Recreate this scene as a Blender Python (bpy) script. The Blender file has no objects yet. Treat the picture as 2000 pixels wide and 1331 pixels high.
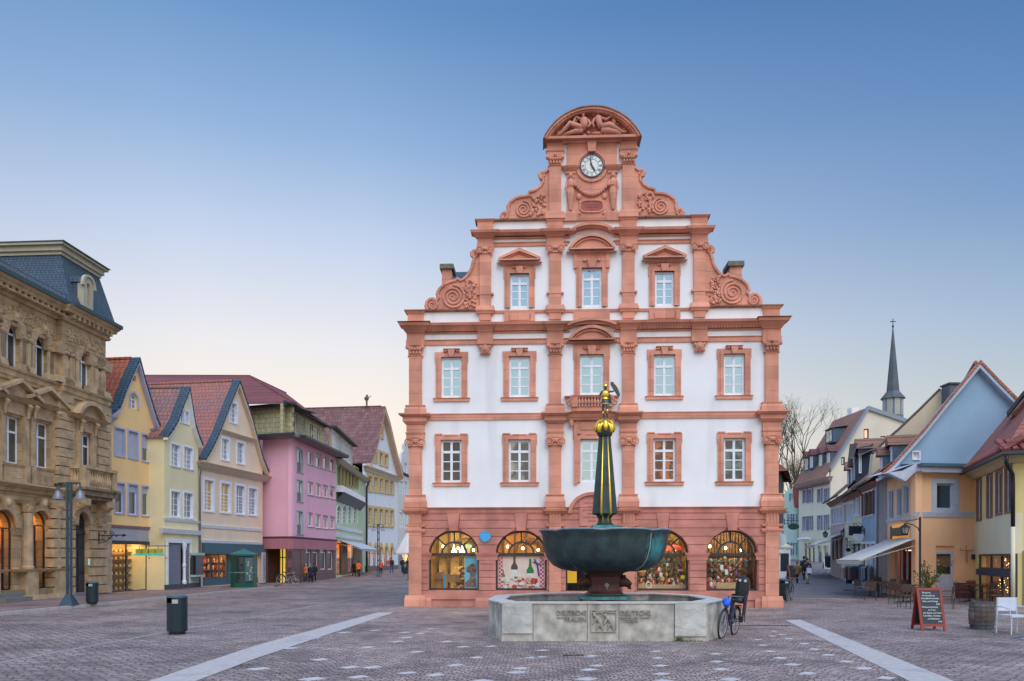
import bpy, math, random
from math import sin, cos, pi, sqrt, atan2, radians
from mathutils import Vector, Matrix
random.seed(7)
SC = bpy.context.scene
COL = SC.collection
FO, HZ, CH = 1500.0, 1090.0, 1.9           # focal length in photo pixels, horizon row, eye height

# ------------------------------------------------------------------ terrain
def sm(t): t = max(0., min(1., t)); return t*t*(3-2*t)
def ZG(x, y):
    w = sm((x-1)/12.)
    y = min(y, 125)
    return .010*max(0, y-50)*(1-w) + .034*max(0, y-40)*w
def G(px, py):
    lo, hi = 4., 400.
    for _ in range(50):
        m = (lo+hi)/2; x = (px-1000)/FO*m; z = CH-(py-HZ)*m/FO
        if z > ZG(x, m): lo = m
        else: hi = m
    return Vector(((px-1000)/FO*lo, lo, ZG((px-1000)/FO*lo, lo)))
def AT(px, Y, py=None):
    x = (px-1000)/FO*Y
    return Vector((x, Y, ZG(x, Y) if py is None else CH-(py-HZ)*Y/FO))

# ------------------------------------------------------------------ mesh builder
def signed(p): return sum(p[i][0]*p[(i+1) % len(p)][1]-p[(i+1) % len(p)][0]*p[i][1] for i in range(len(p)))
class MB:
    par = False
    def __init__(s): s.v = []; s.f = []; s.ks = 1.
    def add(s, vs, fs):
        n = len(s.v); s.v += [tuple(v) for v in vs]; s.f += [tuple(i+n for i in f) for f in fs]; return s
    def box(s, x0, x1, y0, y1, z0, z1):
        if x0 > x1: x0, x1 = x1, x0
        if y0 > y1: y0, y1 = y1, y0
        if z0 > z1: z0, z1 = z1, z0
        return s.add([(x0,y0,z0),(x1,y0,z0),(x1,y1,z0),(x0,y1,z0),(x0,y0,z1),(x1,y0,z1),(x1,y1,z1),(x0,y1,z1)],
                     [(0,3,2,1),(4,5,6,7),(0,1,5,4),(1,2,6,5),(2,3,7,6),(3,0,4,7)])
    def fr(s, x0, x1, z0, z1, b, t, yb=.05):
        # front-projecting block: spreads by b at its bottom and t at its top (front and both ends)
        c, d = b*s.ks, t*s.ks
        if MB.par: z0 -= max(b, 0)*max(0, z0-1.9)/29.5+.004; z1 -= max(t, 0)*max(0, z1-1.9)/29.5     # seen from the street a ledge hides what is above it
        return s.add([(x0-c,-b,z0),(x1+c,-b,z0),(x1+c,yb,z0),(x0-c,yb,z0),(x0-d,-t,z1),(x1+d,-t,z1),(x1+d,yb,z1),(x0-d,yb,z1)],
                     [(0,3,2,1),(4,5,6,7),(0,1,5,4),(1,2,6,5),(2,3,7,6),(3,0,4,7)])
    def stack(s, x0, x1, lay, yb=.05, k=1.):
        for z0, z1, b, t in lay: s.fr(x0, x1, z0, z1, b*k, t*k, yb)
        return s
    def prism(s, poly, y0, y1):                 # polygon in x,z extruded along y
        if signed(poly) < 0: poly = poly[::-1]
        n = len(poly)
        vs = [(x,y0,z) for x, z in poly]+[(x,y1,z) for x, z in poly]
        return s.add(vs, [tuple(range(n)), tuple(range(2*n-1,n-1,-1))]+[((i+1)%n, i, i+n, (i+1)%n+n) for i in range(n)])
    def prismz(s, poly, z0, z1):
        if signed(poly) < 0: poly = poly[::-1]
        n = len(poly)
        vs = [(x,y,z0) for x, y in poly]+[(x,y,z1) for x, y in poly]
        return s.add(vs, [tuple(range(n-1,-1,-1)), tuple(range(n,2*n))]+[(i,(i+1)%n,(i+1)%n+n,i+n) for i in range(n)])
    def plate(s, loops, y0, y1):                # loops in x,z: outline first, then holes
        from mathutils.geometry import delaunay_2d_cdt
        ls = []
        for lp in loops:
            q = []
            for p in lp:
                if not q or (abs(p[0]-q[-1][0])+abs(p[1]-q[-1][1])) > 1e-4: q.append(p)
            if (abs(q[0][0]-q[-1][0])+abs(q[0][1]-q[-1][1])) < 1e-4: q.pop()
            if signed(q) < 0: q = q[::-1]
            ls.append(q)
        vs, es = [], []
        for q in ls:
            n = len(vs); vs += [Vector(p) for p in q]; es += [(n+i, n+(i+1) % len(q)) for i in range(len(q))]
        co, _, fs, *_r = delaunay_2d_cdt(vs, es, [], 0, 1e-5)
        def inside(x, y, q):
            c = False
            for i in range(len(q)):
                (xa, ya), (xb, yb) = q[i], q[i-1]
                if (ya > y) != (yb > y) and x < (xb-xa)*(y-ya)/(yb-ya)+xa: c = not c
            return c
        keep = []
        for f in fs:
            x = sum(co[i].x for i in f)/len(f); y = sum(co[i].y for i in f)/len(f)
            if inside(x, y, ls[0]) and not any(inside(x, y, h) for h in ls[1:]): keep.append(f)
        m = len(co); V_ = [(c.x, y0, c.y) for c in co]+[(c.x, y1, c.y) for c in co]; F_ = []
        for f in keep:
            f = list(f); ar = signed([(co[i].x, co[i].y) for i in f])
            if ar < 0: f = f[::-1]
            F_.append(tuple(f)); F_.append(tuple(i+m for i in f[::-1]))
        for k, q in enumerate(ls):
            n = len(V_); V_ += [(p[0], y0, p[1]) for p in q]+[(p[0], y1, p[1]) for p in q]; L_ = len(q)
            for i in range(L_):
                j = (i+1) % L_; f = (n+j, n+i, n+i+L_, n+j+L_); F_.append(f if k == 0 else f[::-1])
        return s.add(V_, F_)
    def tube(s, pts, r, n=6, cap=True, closed=False):
        pts = [Vector(p) for p in pts]; m = len(pts); rs = r if isinstance(r, (list, tuple)) else [r]*m
        up = None; rings = []
        for i, p in enumerate(pts):
            if closed: d = pts[(i+1) % m]-pts[i-1]
            else: d = pts[min(i+1, m-1)]-pts[max(i-1, 0)]
            d = d.normalized() if d.length > 1e-9 else Vector((0,0,1))
            if up is None: up = Vector((0,0,1)) if abs(d.z) < .9 else Vector((1,0,0))
            a = up-d*up.dot(d); a = a.normalized() if a.length > 1e-6 else d.orthogonal().normalized(); up = a; b = d.cross(a)
            rings.append([p+(a*cos(2*pi*j/n)+b*sin(2*pi*j/n))*rs[i] for j in range(n)])
        vs = [v for R in rings for v in R]; fs = []
        for i in range(m if closed else m-1):
            k = (i+1) % m
            for j in range(n): fs.append((i*n+j, i*n+(j+1)%n, k*n+(j+1)%n, k*n+j))
        if cap and not closed: fs += [tuple(range(n-1,-1,-1)), tuple((m-1)*n+j for j in range(n))]
        return s.add(vs, fs)
    def lathe(s, prof, c=(0,0,0), n=16, sx=1, sy=1, ph=0., cap=True):
        vs = []; m = len(prof)
        for r, z in prof:
            for j in range(n):
                a = 2*pi*j/n+ph; vs.append((c[0]+r*cos(a)*sx, c[1]+r*sin(a)*sy, c[2]+z))
        fs = [(i*n+j, i*n+(j+1)%n, (i+1)*n+(j+1)%n, (i+1)*n+j) for i in range(m-1) for j in range(n)]
        if cap: fs += [tuple(range(n-1,-1,-1)), tuple((m-1)*n+j for j in range(n))]
        return s.add(vs, fs)
    def ell(s, c, r, n=10, m=6):
        vs = [(c[0],c[1],c[2]-r[2])]; fs = []
        for i in range(1, m):
            a = -pi/2+pi*i/m
            for j in range(n):
                b = 2*pi*j/n; vs.append((c[0]+r[0]*cos(a)*cos(b), c[1]+r[1]*cos(a)*sin(b), c[2]+r[2]*sin(a)))
        vs.append((c[0],c[1],c[2]+r[2])); L = len(vs)-1
        for j in range(n):
            fs.append((0, 1+(j+1)%n, 1+j)); q = 1+(m-2)*n; fs.append((L, q+j, q+(j+1)%n))
            for i in range(m-2): k = 1+i*n; fs.append((k+j, k+(j+1)%n, k+n+(j+1)%n, k+n+j))
        return s.add(vs, fs)
    def xf(s, M, start=0):
        for i in range(start, len(s.v)): s.v[i] = tuple(M @ Vector(s.v[i]))
        return s
    def mirx(s, cx):                            # add a mirrored copy about x = cx
        n = len(s.v); s.add([(2*cx-x, y, z) for x, y, z in s.v], [f[::-1] for f in s.f]); return s
    def build(s, name, m, parent=None, smooth=False, label=None):
        me = bpy.data.meshes.new(name); me.from_pydata(s.v, [], s.f); me.update()
        if m is not None: me.materials.append(m)
        if smooth: me.polygons.foreach_set('use_smooth', [True]*len(me.polygons))
        o = bpy.data.objects.new(name, me); COL.objects.link(o)
        if parent is not None: o.parent = parent
        if label: o['label'] = label
        return o

def tag(o, label=None, cat=None, group=None, kind=None):
    if label: o['label'] = label
    if cat: o['category'] = cat
    if group: o['group'] = group
    if kind: o['kind'] = kind
    return o
def thing(name, label, cat, loc=(0,0,0), rz=0, group=None):
    o = bpy.data.objects.new(name, None); o.empty_display_size = .2; COL.objects.link(o)
    o.location = loc; o.rotation_euler = (0, 0, rz); return tag(o, label, cat, group)
def copy_tree(o, parent=None):
    c = o.copy(); COL.objects.link(c)
    if parent is not None: c.parent = parent
    for ch in [q for q in bpy.data.objects if q.parent == o]: copy_tree(ch, c)
    return c
def struct(o): o['kind'] = 'structure'; return o
def text_mb(mb, body, x, y, z, size, ext=.01, align='CENTER', sx=1., space=1.):
    cu = bpy.data.curves.new('t', 'FONT'); cu.body = body; cu.size = size; cu.extrude = ext; cu.align_x = align; cu.resolution_u = 2
    cu.space_line = space
    o = bpy.data.objects.new('t', cu); me = bpy.data.meshes.new_from_object(o)
    mb.add([(x+v.co.x*sx, y-v.co.z, z+v.co.y) for v in me.vertices], [tuple(p.vertices) for p in me.polygons])
    bpy.data.objects.remove(o); bpy.data.curves.remove(cu); bpy.data.meshes.remove(me)

# ------------------------------------------------------------------ facade frames
class Fac:
    """facade from pixel column/depth A (left) to B (right); local x along it, y into the building"""
    def __init__(s, pa, ya, pb, yb, z0=None):
        s.A = Vector(((pa-1000)/FO*ya, ya)); s.B = Vector(((pb-1000)/FO*yb, yb))
        d = s.B-s.A; s.W = d.length; s.d = d/s.W; s.n = Vector((-s.d.y, s.d.x)); s.rz = atan2(d.y, d.x)
        s.z0 = min(ZG(s.A.x, s.A.y), ZG(s.B.x, s.B.y)) if z0 is None else z0
    def u(s, px, v=0.):
        k = (px-1000)/FO; a = s.A+s.n*v     # solve a.x+d.x t = k (a.y+d.y t)
        return (k*a.y-a.x)/(s.d.x-k*s.d.y)
    def Y(s, px, v=0.): return (s.A+s.n*v+s.d*s.u(px, v)).y
    def uz(s, px, py, v=0.): return s.u(px, v), CH-(py-HZ)*s.Y(px, v)/FO-s.z0
    def z(s, px, py, v=0.): return s.uz(px, py, v)[1]
    def loc(s): return (s.A.x, s.A.y, s.z0)
    def rect(s, px0, px1, py0, py1, v=0.):  # pixel box -> x0,x1,z0,z1 (heights read at its middle column)
        m = (px0+px1)/2; return s.u(px0, v), s.u(px1, v), s.z(m, py1, v), s.z(m, py0, v)

def rectloop(x0, x1, z0, z1): return [(x0,z0),(x1,z0),(x1,z1),(x0,z1)]
def archloop(x0, x1, z0, zs, rise, n=12):
    c = (x0+x1)/2; r = (x1-x0)/2
    return [(x0,z0),(x1,z0)]+[(c+r*cos(pi*i/n), zs+rise*sin(pi*i/n)) for i in range(n+1)]
def gout(x0, x1, zb, prof, d=.18):
    # wall outline under a gable profile clipped to x0..x1
    def zi(x):
        if x <= prof[0][0]: return prof[0][1]
        for (a, b), (c, e) in zip(prof[:-1], prof[1:]):
            if a <= x <= c: return b+(e-b)*(x-a)/(c-a+1e-9)
        return prof[-1][1]
    top = [(x0, zi(x0)-d)]+[(a, b-d) for a, b in prof if x0+.02 < a < x1-.02]+[(x1, zi(x1)-d)]
    return [(x0, zb), (x1, zb)]+top[::-1]
def segarc(c, hw, z, rise, n=14):           # points of a shallow arch, left to right
    R = (hw*hw+rise*rise)/(2*rise); a0 = math.asin(min(1, hw/R)); zc = z+rise-R
    return [(c+R*sin(-a0+2*a0*i/n), zc+R*cos(-a0+2*a0*i/n)) for i in range(n+1)]
def archband(mb, c, hw, z, rise, th, y0, y1, n=14):
    o = segarc(c, hw, z, rise, n); i = segarc(c, max(hw-th*.8, .01), z, max(rise-th, .02), n)
    for k in range(n): mb.prism([o[k], o[k+1], i[k+1], i[k]], y0, y1)

# ------------------------------------------------------------------ materials
def srgb(r, g, b):
    return tuple(((c/255)/12.92 if c/255 <= .04045 else ((c/255+.055)/1.055)**2.4) for c in (r, g, b))
MC = {}
def newmat(name):
    m = bpy.data.materials.new(name); m.use_nodes = True; nt = m.node_tree
    return m, nt, nt.nodes['Principled BSDF']
def N(nt, t, **kw):
    n = nt.nodes.new(t)
    for k, v in kw.items():
        if k.startswith('i_'): n.inputs[int(k[2:])].default_value = v
        else: setattr(n, k, v)
    return n
def mth(nt, op, a, b=None, c=None):
    n = nt.nodes.new('ShaderNodeMath'); n.operation = op
    for i, q in enumerate((a, b, c)):
        if q is None: continue
        if isinstance(q, (int, float)): n.inputs[i].default_value = q
        else: nt.links.new(q, n.inputs[i])
    return n.outputs[0]
def mixc(nt, f, a, b, bt='MIX'):
    n = nt.nodes.new('ShaderNodeMix'); n.data_type = 'RGBA'; n.blend_type = bt
    for k, q in ((0, f), (6, a), (7, b)):
        if isinstance(q, (int, float)): n.inputs[k].default_value = q
        elif isinstance(q, tuple): n.inputs[k].default_value = (*q[:3], 1)
        else: nt.links.new(q, n.inputs[k])
    return n.outputs[2]
def mat(name, col, rough=.8, var=.12, scale=1.5, bump=.15, bscale=25, metal=0., stain=None, brick=None, spots=None, emit=0.):
    if name in MC: return MC[name]
    if stain is None and 'plaster' in name and 'shop' not in name: stain = (tuple(x*.80 for x in col), .9, .22, .4)
    m, nt, bs = newmat(name); L = nt.links
    tc = N(nt, 'ShaderNodeTexCoord').outputs['Object']
    n1 = N(nt, 'ShaderNodeTexNoise'); n1.inputs['Scale'].default_value = scale; n1.inputs['Detail'].default_value = 6; L.new(tc, n1.inputs['Vector'])
    f = mth(nt, 'MULTIPLY_ADD', n1.outputs[0], 2.6, -.8)
    f = mth(nt, 'MINIMUM', mth(nt, 'MAXIMUM', f, 0), 1)
    c = mixc(nt, f, tuple(x*(1-var) for x in col), tuple(min(1, x*(1+var)) for x in col))
    if stain:
        n2 = N(nt, 'ShaderNodeTexNoise'); n2.inputs['Scale'].default_value = stain[1]; n2.inputs['Detail'].default_value = 8
        mp = N(nt, 'ShaderNodeMapping'); mp.inputs['Scale'].default_value = (1, 1, stain[2] if len(stain) > 2 else 1); L.new(tc, mp.inputs[0]); L.new(mp.outputs[0], n2.inputs['Vector'])
        g = mth(nt, 'MINIMUM', mth(nt, 'MAXIMUM', mth(nt, 'MULTIPLY_ADD', n2.outputs[0], 6, -3.3), 0), 1)
        c = mixc(nt, mth(nt, 'MULTIPLY', g, stain[3] if len(stain) > 3 else .6), c, stain[0])
    hgt = None
    if brick:
        w, h, mo, ax = brick[:4]
        sp = N(nt, 'ShaderNodeSeparateXYZ'); L.new(tc, sp.inputs[0]); cb = N(nt, 'ShaderNodeCombineXYZ')
        L.new(sp.outputs['XY'.index(ax)], cb.inputs[0]); L.new(sp.outputs[2], cb.inputs[1])
        bt = N(nt, 'ShaderNodeTexBrick'); L.new(cb.outputs[0], bt.inputs['Vector'])
        for k, q in (('Scale', 1), ('Mortar Size', mo), ('Brick Width', w), ('Row Height', h), ('Bias', 0)): bt.inputs[k].default_value = q
        v2 = brick[4] if len(brick) > 4 else .12
        bt.inputs['Color1'].default_value = (1-v2,)*3+(1,); bt.inputs['Color2'].default_value = (1+v2*.6,)*3+(1,); mg_ = brick[5] if len(brick) > 5 else .5; bt.inputs['Mortar'].default_value = (mg_,mg_*.97,mg_*.94,1)
        c = mixc(nt, 1., c, bt.outputs[0], 'MULTIPLY'); hgt = bt.outputs['Fac']
    L.new(c, bs.inputs['Base Color']); bs.inputs['Roughness'].default_value = rough; bs.inputs['Metallic'].default_value = metal
    if bump:
        n3 = N(nt, 'ShaderNodeTexNoise'); n3.inputs['Scale'].default_value = bscale; n3.inputs['Detail'].default_value = 4; L.new(tc, n3.inputs['Vector'])
        b = N(nt, 'ShaderNodeBump'); b.inputs['Strength'].default_value = bump; b.inputs['Distance'].default_value = .02
        hh = n3.outputs[0] if hgt is None else mth(nt, 'SUBTRACT', n3.outputs[0], mth(nt, 'MULTIPLY', hgt, 2.5))
        L.new(hh, b.inputs['Height']); L.new(b.outputs[0], bs.inputs['Normal'])
    if emit:
        L.new(c, bs.inputs['Emission Color']); bs.inputs['Emission Strength'].default_value = emit
    MC[name] = m; return m
def tiles(name, c1, c2, ax='X', w=.22, h=.28, cd=None, patch=.5, cp=None):
    if name in MC: return MC[name]
    m, nt, bs = newmat(name); L = nt.links
    tc = N(nt, 'ShaderNodeTexCoord').outputs['Object']; sp = N(nt, 'ShaderNodeSeparateXYZ'); L.new(tc, sp.inputs[0])
    cb = N(nt, 'ShaderNodeCombineXYZ'); L.new(sp.outputs['XY'.index(ax)], cb.inputs[0]); L.new(sp.outputs[2], cb.inputs[1])
    bt = N(nt, 'ShaderNodeTexBrick'); L.new(cb.outputs[0], bt.inputs['Vector'])
    for k, q in (('Scale', 1), ('Mortar Size', .018), ('Brick Width', w), ('Row Height', h), ('Mortar Smooth', .5)): bt.inputs[k].default_value = q
    bt.inputs['Color1'].default_value = (*c1, 1); bt.inputs['Color2'].default_value = (*c2, 1); bt.inputs['Mortar'].default_value = (*(cd or tuple(x*.3 for x in c1)), 1)
    c = bt.outputs[0]
    n1 = N(nt, 'ShaderNodeTexNoise'); n1.inputs['Scale'].default_value = .7; n1.inputs['Detail'].default_value = 8; n1.inputs['Roughness'].default_value = .7; L.new(tc, n1.inputs['Vector'])
    g = mth(nt, 'MINIMUM', mth(nt, 'MAXIMUM', mth(nt, 'MULTIPLY_ADD', n1.outputs[0], 5, -2.3), 0), 1)
    c = mixc(nt, mth(nt, 'MULTIPLY', g, patch), c, cp or tuple(x*.5 for x in c2))
    L.new(c, bs.inputs['Base Color']); bs.inputs['Roughness'].default_value = .75
    row = mth(nt, 'FRACT', mth(nt, 'DIVIDE', sp.outputs[2], h)); colw = mth(nt, 'ABSOLUTE', mth(nt, 'SINE', mth(nt, 'MULTIPLY', cb.outputs[0] if False else sp.outputs['XY'.index(ax)], pi/w)))
    hh = mth(nt, 'ADD', mth(nt, 'MULTIPLY', row, -1.), mth(nt, 'MULTIPLY', colw, .6))
    b = N(nt, 'ShaderNodeBump'); b.inputs['Strength'].default_value = .9; b.inputs['Distance'].default_value = .05
    L.new(hh, b.inputs['Height']); L.new(b.outputs[0], bs.inputs['Normal']); MC[name] = m; return m
def glassmat(name, refl, tint, base, rough=.02):
    if name in MC: return MC[name]
    m, nt, bs = newmat(name); L = nt.links; out = nt.nodes['Material Output']
    gl = N(nt, 'ShaderNodeBsdfGlossy'); gl.inputs['Color'].default_value = (*tint, 1); gl.inputs['Roughness'].default_value = rough
    bs.inputs['Base Color'].default_value = (*base, 1); bs.inputs['Roughness'].default_value = .3
    no = N(nt, 'ShaderNodeTexNoise'); no.inputs['Scale'].default_value = .8; L.new(N(nt, 'ShaderNodeTexCoord').outputs['Object'], no.inputs['Vector'])
    b = N(nt, 'ShaderNodeBump'); b.inputs['Strength'].default_value = .08; b.inputs['Distance'].default_value = .05; L.new(no.outputs[0], b.inputs['Height']); L.new(b.outputs[0], gl.inputs['Normal'])
    mx = N(nt, 'ShaderNodeMixShader'); mx.inputs[0].default_value = refl; L.new(bs.outputs[0], mx.inputs[1]); L.new(gl.outputs[0], mx.inputs[2]); L.new(mx.outputs[0], out.inputs[0])
    MC[name] = m; return m
def shopglass():
    if 'shop_glass' in MC: return MC['shop_glass']
    m, nt, bs = newmat('shop_glass'); L = nt.links; out = nt.nodes['Material Output']; nt.nodes.remove(bs)
    gl = N(nt, 'ShaderNodeBsdfGlossy'); gl.inputs['Roughness'].default_value = .01
    tr = N(nt, 'ShaderNodeBsdfTransparent'); tr.inputs[0].default_value = (.93, .96, .95, 1)
    fr = N(nt, 'ShaderNodeFresnel'); fr.inputs[0].default_value = 1.5
    mx = N(nt, 'ShaderNodeMixShader'); gm_ = N(nt, 'ShaderNodeNewGeometry'); L.new(mth(nt, 'MULTIPLY', mth(nt, 'SUBTRACT', 1., gm_.outputs['Backfacing']), mth(nt, 'MINIMUM', fr.outputs[0], .35)), mx.inputs[0]); L.new(tr.outputs[0], mx.inputs[1]); L.new(gl.outputs[0], mx.inputs[2]); L.new(mx.outputs[0], out.inputs[0])
    MC['shop_glass'] = m; return m
def emis(name, col, st):
    if name in MC: return MC[name]
    m, nt, bs = newmat(name); bs.inputs['Base Color'].default_value = (*[c*.7 for c in col], 1)
    bs.inputs['Emission Color'].default_value = (*col, 1); bs.inputs['Emission Strength'].default_value = st; MC[name] = m; return m
def plain(name, col, rough=.6, metal=0.):
    return mat(name, col, rough, .08, 4., .05, 60, metal)

RED = mat('red_sandstone', (.64,.285,.19), .85, .2, 1.3, .35, 30, stain=((.47,.205,.135), 1.1, .35, .6), brick=(1.9,.46,.010,'X',.16,.72))
REDG = mat('red_sandstone_ground', (.52,.215,.16), .85, .22, 1.5, .4, 30, stain=((.33,.135,.11), 1.4, .3, .7))
REDC = mat('weathered_coping', (.30,.15,.10), .9, .3, 3., .4, 30, stain=((.07,.07,.055), 5., 1., .85))
WHITE = mat('white_plaster', (.79,.80,.80), .9, .06, .6, .15, 40, stain=((.58,.58,.56), 1.4, .12, .5))
WFR = plain('white_window_paint', (.78,.80,.84), .45)
GSKY = glassmat('sky_glass', .62, (.60,.86,.96), (.12,.21,.25))
GDRK = glassmat('dark_glass', .22, (.8,.9,.95), (.02,.03,.035))
GMID = glassmat('mid_glass', .42, (.8,.9,.95), (.04,.055,.065))
SHG = shopglass()
SLATE = tiles('slate_roof', (.055,.085,.12), (.075,.115,.155), 'X', .25, .16, patch=.4)
SLATEY = tiles('slate_roof_side', (.055,.085,.12), (.075,.115,.155), 'Y', .25, .16, patch=.4)
BLK = plain('black_metal', (.018,.020,.024), .45, .3)
DKG = plain('dark_grey_metal', (.05,.06,.07), .5, .3)
BRONZE = mat('patinated_bronze', (.026,.048,.050), .5, .4, 3.5, .3, 20, .1, stain=((.05,.11,.11), 4.2, .35, .35))
GOLD = mat('gilding', (.95,.62,.08), .32, .12, 6, .15, 20, .85)
VERD = mat('verdigris', (.06,.26,.25), .7, .4, 5, .3, 30)
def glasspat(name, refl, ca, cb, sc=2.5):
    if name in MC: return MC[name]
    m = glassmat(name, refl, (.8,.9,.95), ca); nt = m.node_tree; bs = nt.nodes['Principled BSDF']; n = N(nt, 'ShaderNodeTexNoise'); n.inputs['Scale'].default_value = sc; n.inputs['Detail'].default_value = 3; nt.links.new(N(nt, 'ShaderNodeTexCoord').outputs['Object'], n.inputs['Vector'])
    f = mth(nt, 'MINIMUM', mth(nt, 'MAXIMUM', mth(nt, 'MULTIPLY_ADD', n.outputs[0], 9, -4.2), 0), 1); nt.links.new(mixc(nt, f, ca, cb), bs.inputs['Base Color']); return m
GRAN = mat('pale_granite', (.45,.415,.39), .85, .13, 9, .1, 60, stain=((.27,.26,.26), 1.5, 1, .6))

# ------------------------------------------------------------------ sky, sun, camera
SUN_EL, SUN_AZ = radians(52), radians(162)      # compass-like angle: 0 = +Y, clockwise; sky gain added behind the camera as fill
w = bpy.data.worlds.new('World'); SC.world = w; w.use_nodes = True; nt = w.node_tree; L = nt.links
bg = nt.nodes['Background']
sky = N(nt, 'ShaderNodeTexSky', sky_type='NISHITA'); sky.sun_disc = False; sky.sun_elevation = SUN_EL; sky.sun_rotation = SUN_AZ
tc = N(nt, 'ShaderNodeTexCoord'); sp = N(nt, 'ShaderNodeSeparateXYZ'); L.new(tc.outputs['Generated'], sp.inputs[0])
def ramp(stops):
    r = N(nt, 'ShaderNodeValToRGB'); e = r.color_ramp.elements; r.color_ramp.interpolation = 'B_SPLINE' if False else 'EASE'
    r.color_ramp.interpolation = 'LINEAR'
    for i, (p, c) in enumerate(stops):
        q = e[i] if i < 2 else e.new(p); q.position = p; q.color = (*srgb(*c), 1)
    return r
zz = mth(nt, 'MAXIMUM', sp.outputs[2], 0)
SKY_L = [(0,(255,226,184)), (.08,(255,235,205)), (.17,(253,239,222)), (.26,(234,232,234)), (.37,(196,210,233)), (.47,(146,178,217)), (.58,(100,144,196)), (1,(75,118,175))]
SKY_R = [(0,(222,208,184)), (.08,(210,205,192)), (.17,(184,196,202)), (.26,(152,178,204)), (.37,(106,145,190)), (.47,(80,124,178)), (.58,(54,98,156)), (1,(45,82,138))]
rl, rr = ramp(SKY_L), ramp(SKY_R)
L.new(zz, rl.inputs[0]); L.new(zz, rr.inputs[0])
fx = mth(nt, 'MINIMUM', mth(nt, 'MAXIMUM', mth(nt, 'MULTIPLY_ADD', mth(nt, 'ABSOLUTE', mth(nt, 'ADD', sp.outputs[0], .27)), 1.25, -.12), 0), 1)
fx = mth(nt, 'MULTIPLY', fx, mth(nt, 'MINIMUM', mth(nt, 'MAXIMUM', mth(nt, 'MULTIPLY', sp.outputs[1], 3.), 0), 1))
grad = mixc(nt, fx, rl.outputs[0], rr.outputs[0])
nsc = mixc(nt, 1., sky.outputs[0], (.11, .11, .11), 'MULTIPLY')
gain = mth(nt, 'MULTIPLY', mth(nt, 'MINIMUM', mth(nt, 'MAXIMUM', mth(nt, 'MULTIPLY_ADD', sp.outputs[2], 4, -1.5), 0), 1), mth(nt, 'MINIMUM', mth(nt, 'MAXIMUM', mth(nt, 'MULTIPLY_ADD', sp.outputs[1], -1.8, 1.0), 0), 1))
gain = mth(nt, 'MULTIPLY_ADD', gain, 1.9, 1.)           # sky brightness added overhead and behind the viewer to light the facades
cgn = N(nt, 'ShaderNodeCombineColor'); [L.new(gain, cgn.inputs[i]) for i in range(3)]
cc = mixc(nt, 1., mixc(nt, .93, nsc, grad), cgn.outputs[0], 'MULTIPLY')
L.new(cc, bg.inputs['Color']); bg.inputs['Strength'].default_value = 1.0
sl = bpy.data.lights.new('sun_lamp', 'SUN'); sl.energy = 2.1; sl.angle = radians(60); sl.color = (1., .91, .78)
so = bpy.data.objects.new('sun_lamp', sl); COL.objects.link(so)
dv = Vector((sin(SUN_AZ)*cos(SUN_EL), cos(SUN_AZ)*cos(SUN_EL), sin(SUN_EL)))
so.rotation_euler = dv.to_track_quat('Z', 'Y').to_euler(); so.location = (0, -20, 40)
cam = bpy.data.cameras.new('camera'); co = bpy.data.objects.new('camera', cam); COL.objects.link(co); SC.camera = co
co.location = (0, 0, CH); co.rotation_euler = (pi/2, 0, 0); cam.lens = FO/2000*36; cam.sensor_width = 36; cam.shift_y = (HZ-665.5)/2000; cam.clip_end = 3000; cam.clip_start = .1
SC.view_settings.view_transform = 'Standard'; SC.view_settings.look = 'None'; SC.view_settings.exposure = .12; SC.view_settings.gamma = 1
SC.cycles.max_bounces = 8; SC.cycles.transparent_max_bounces = 12

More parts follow.
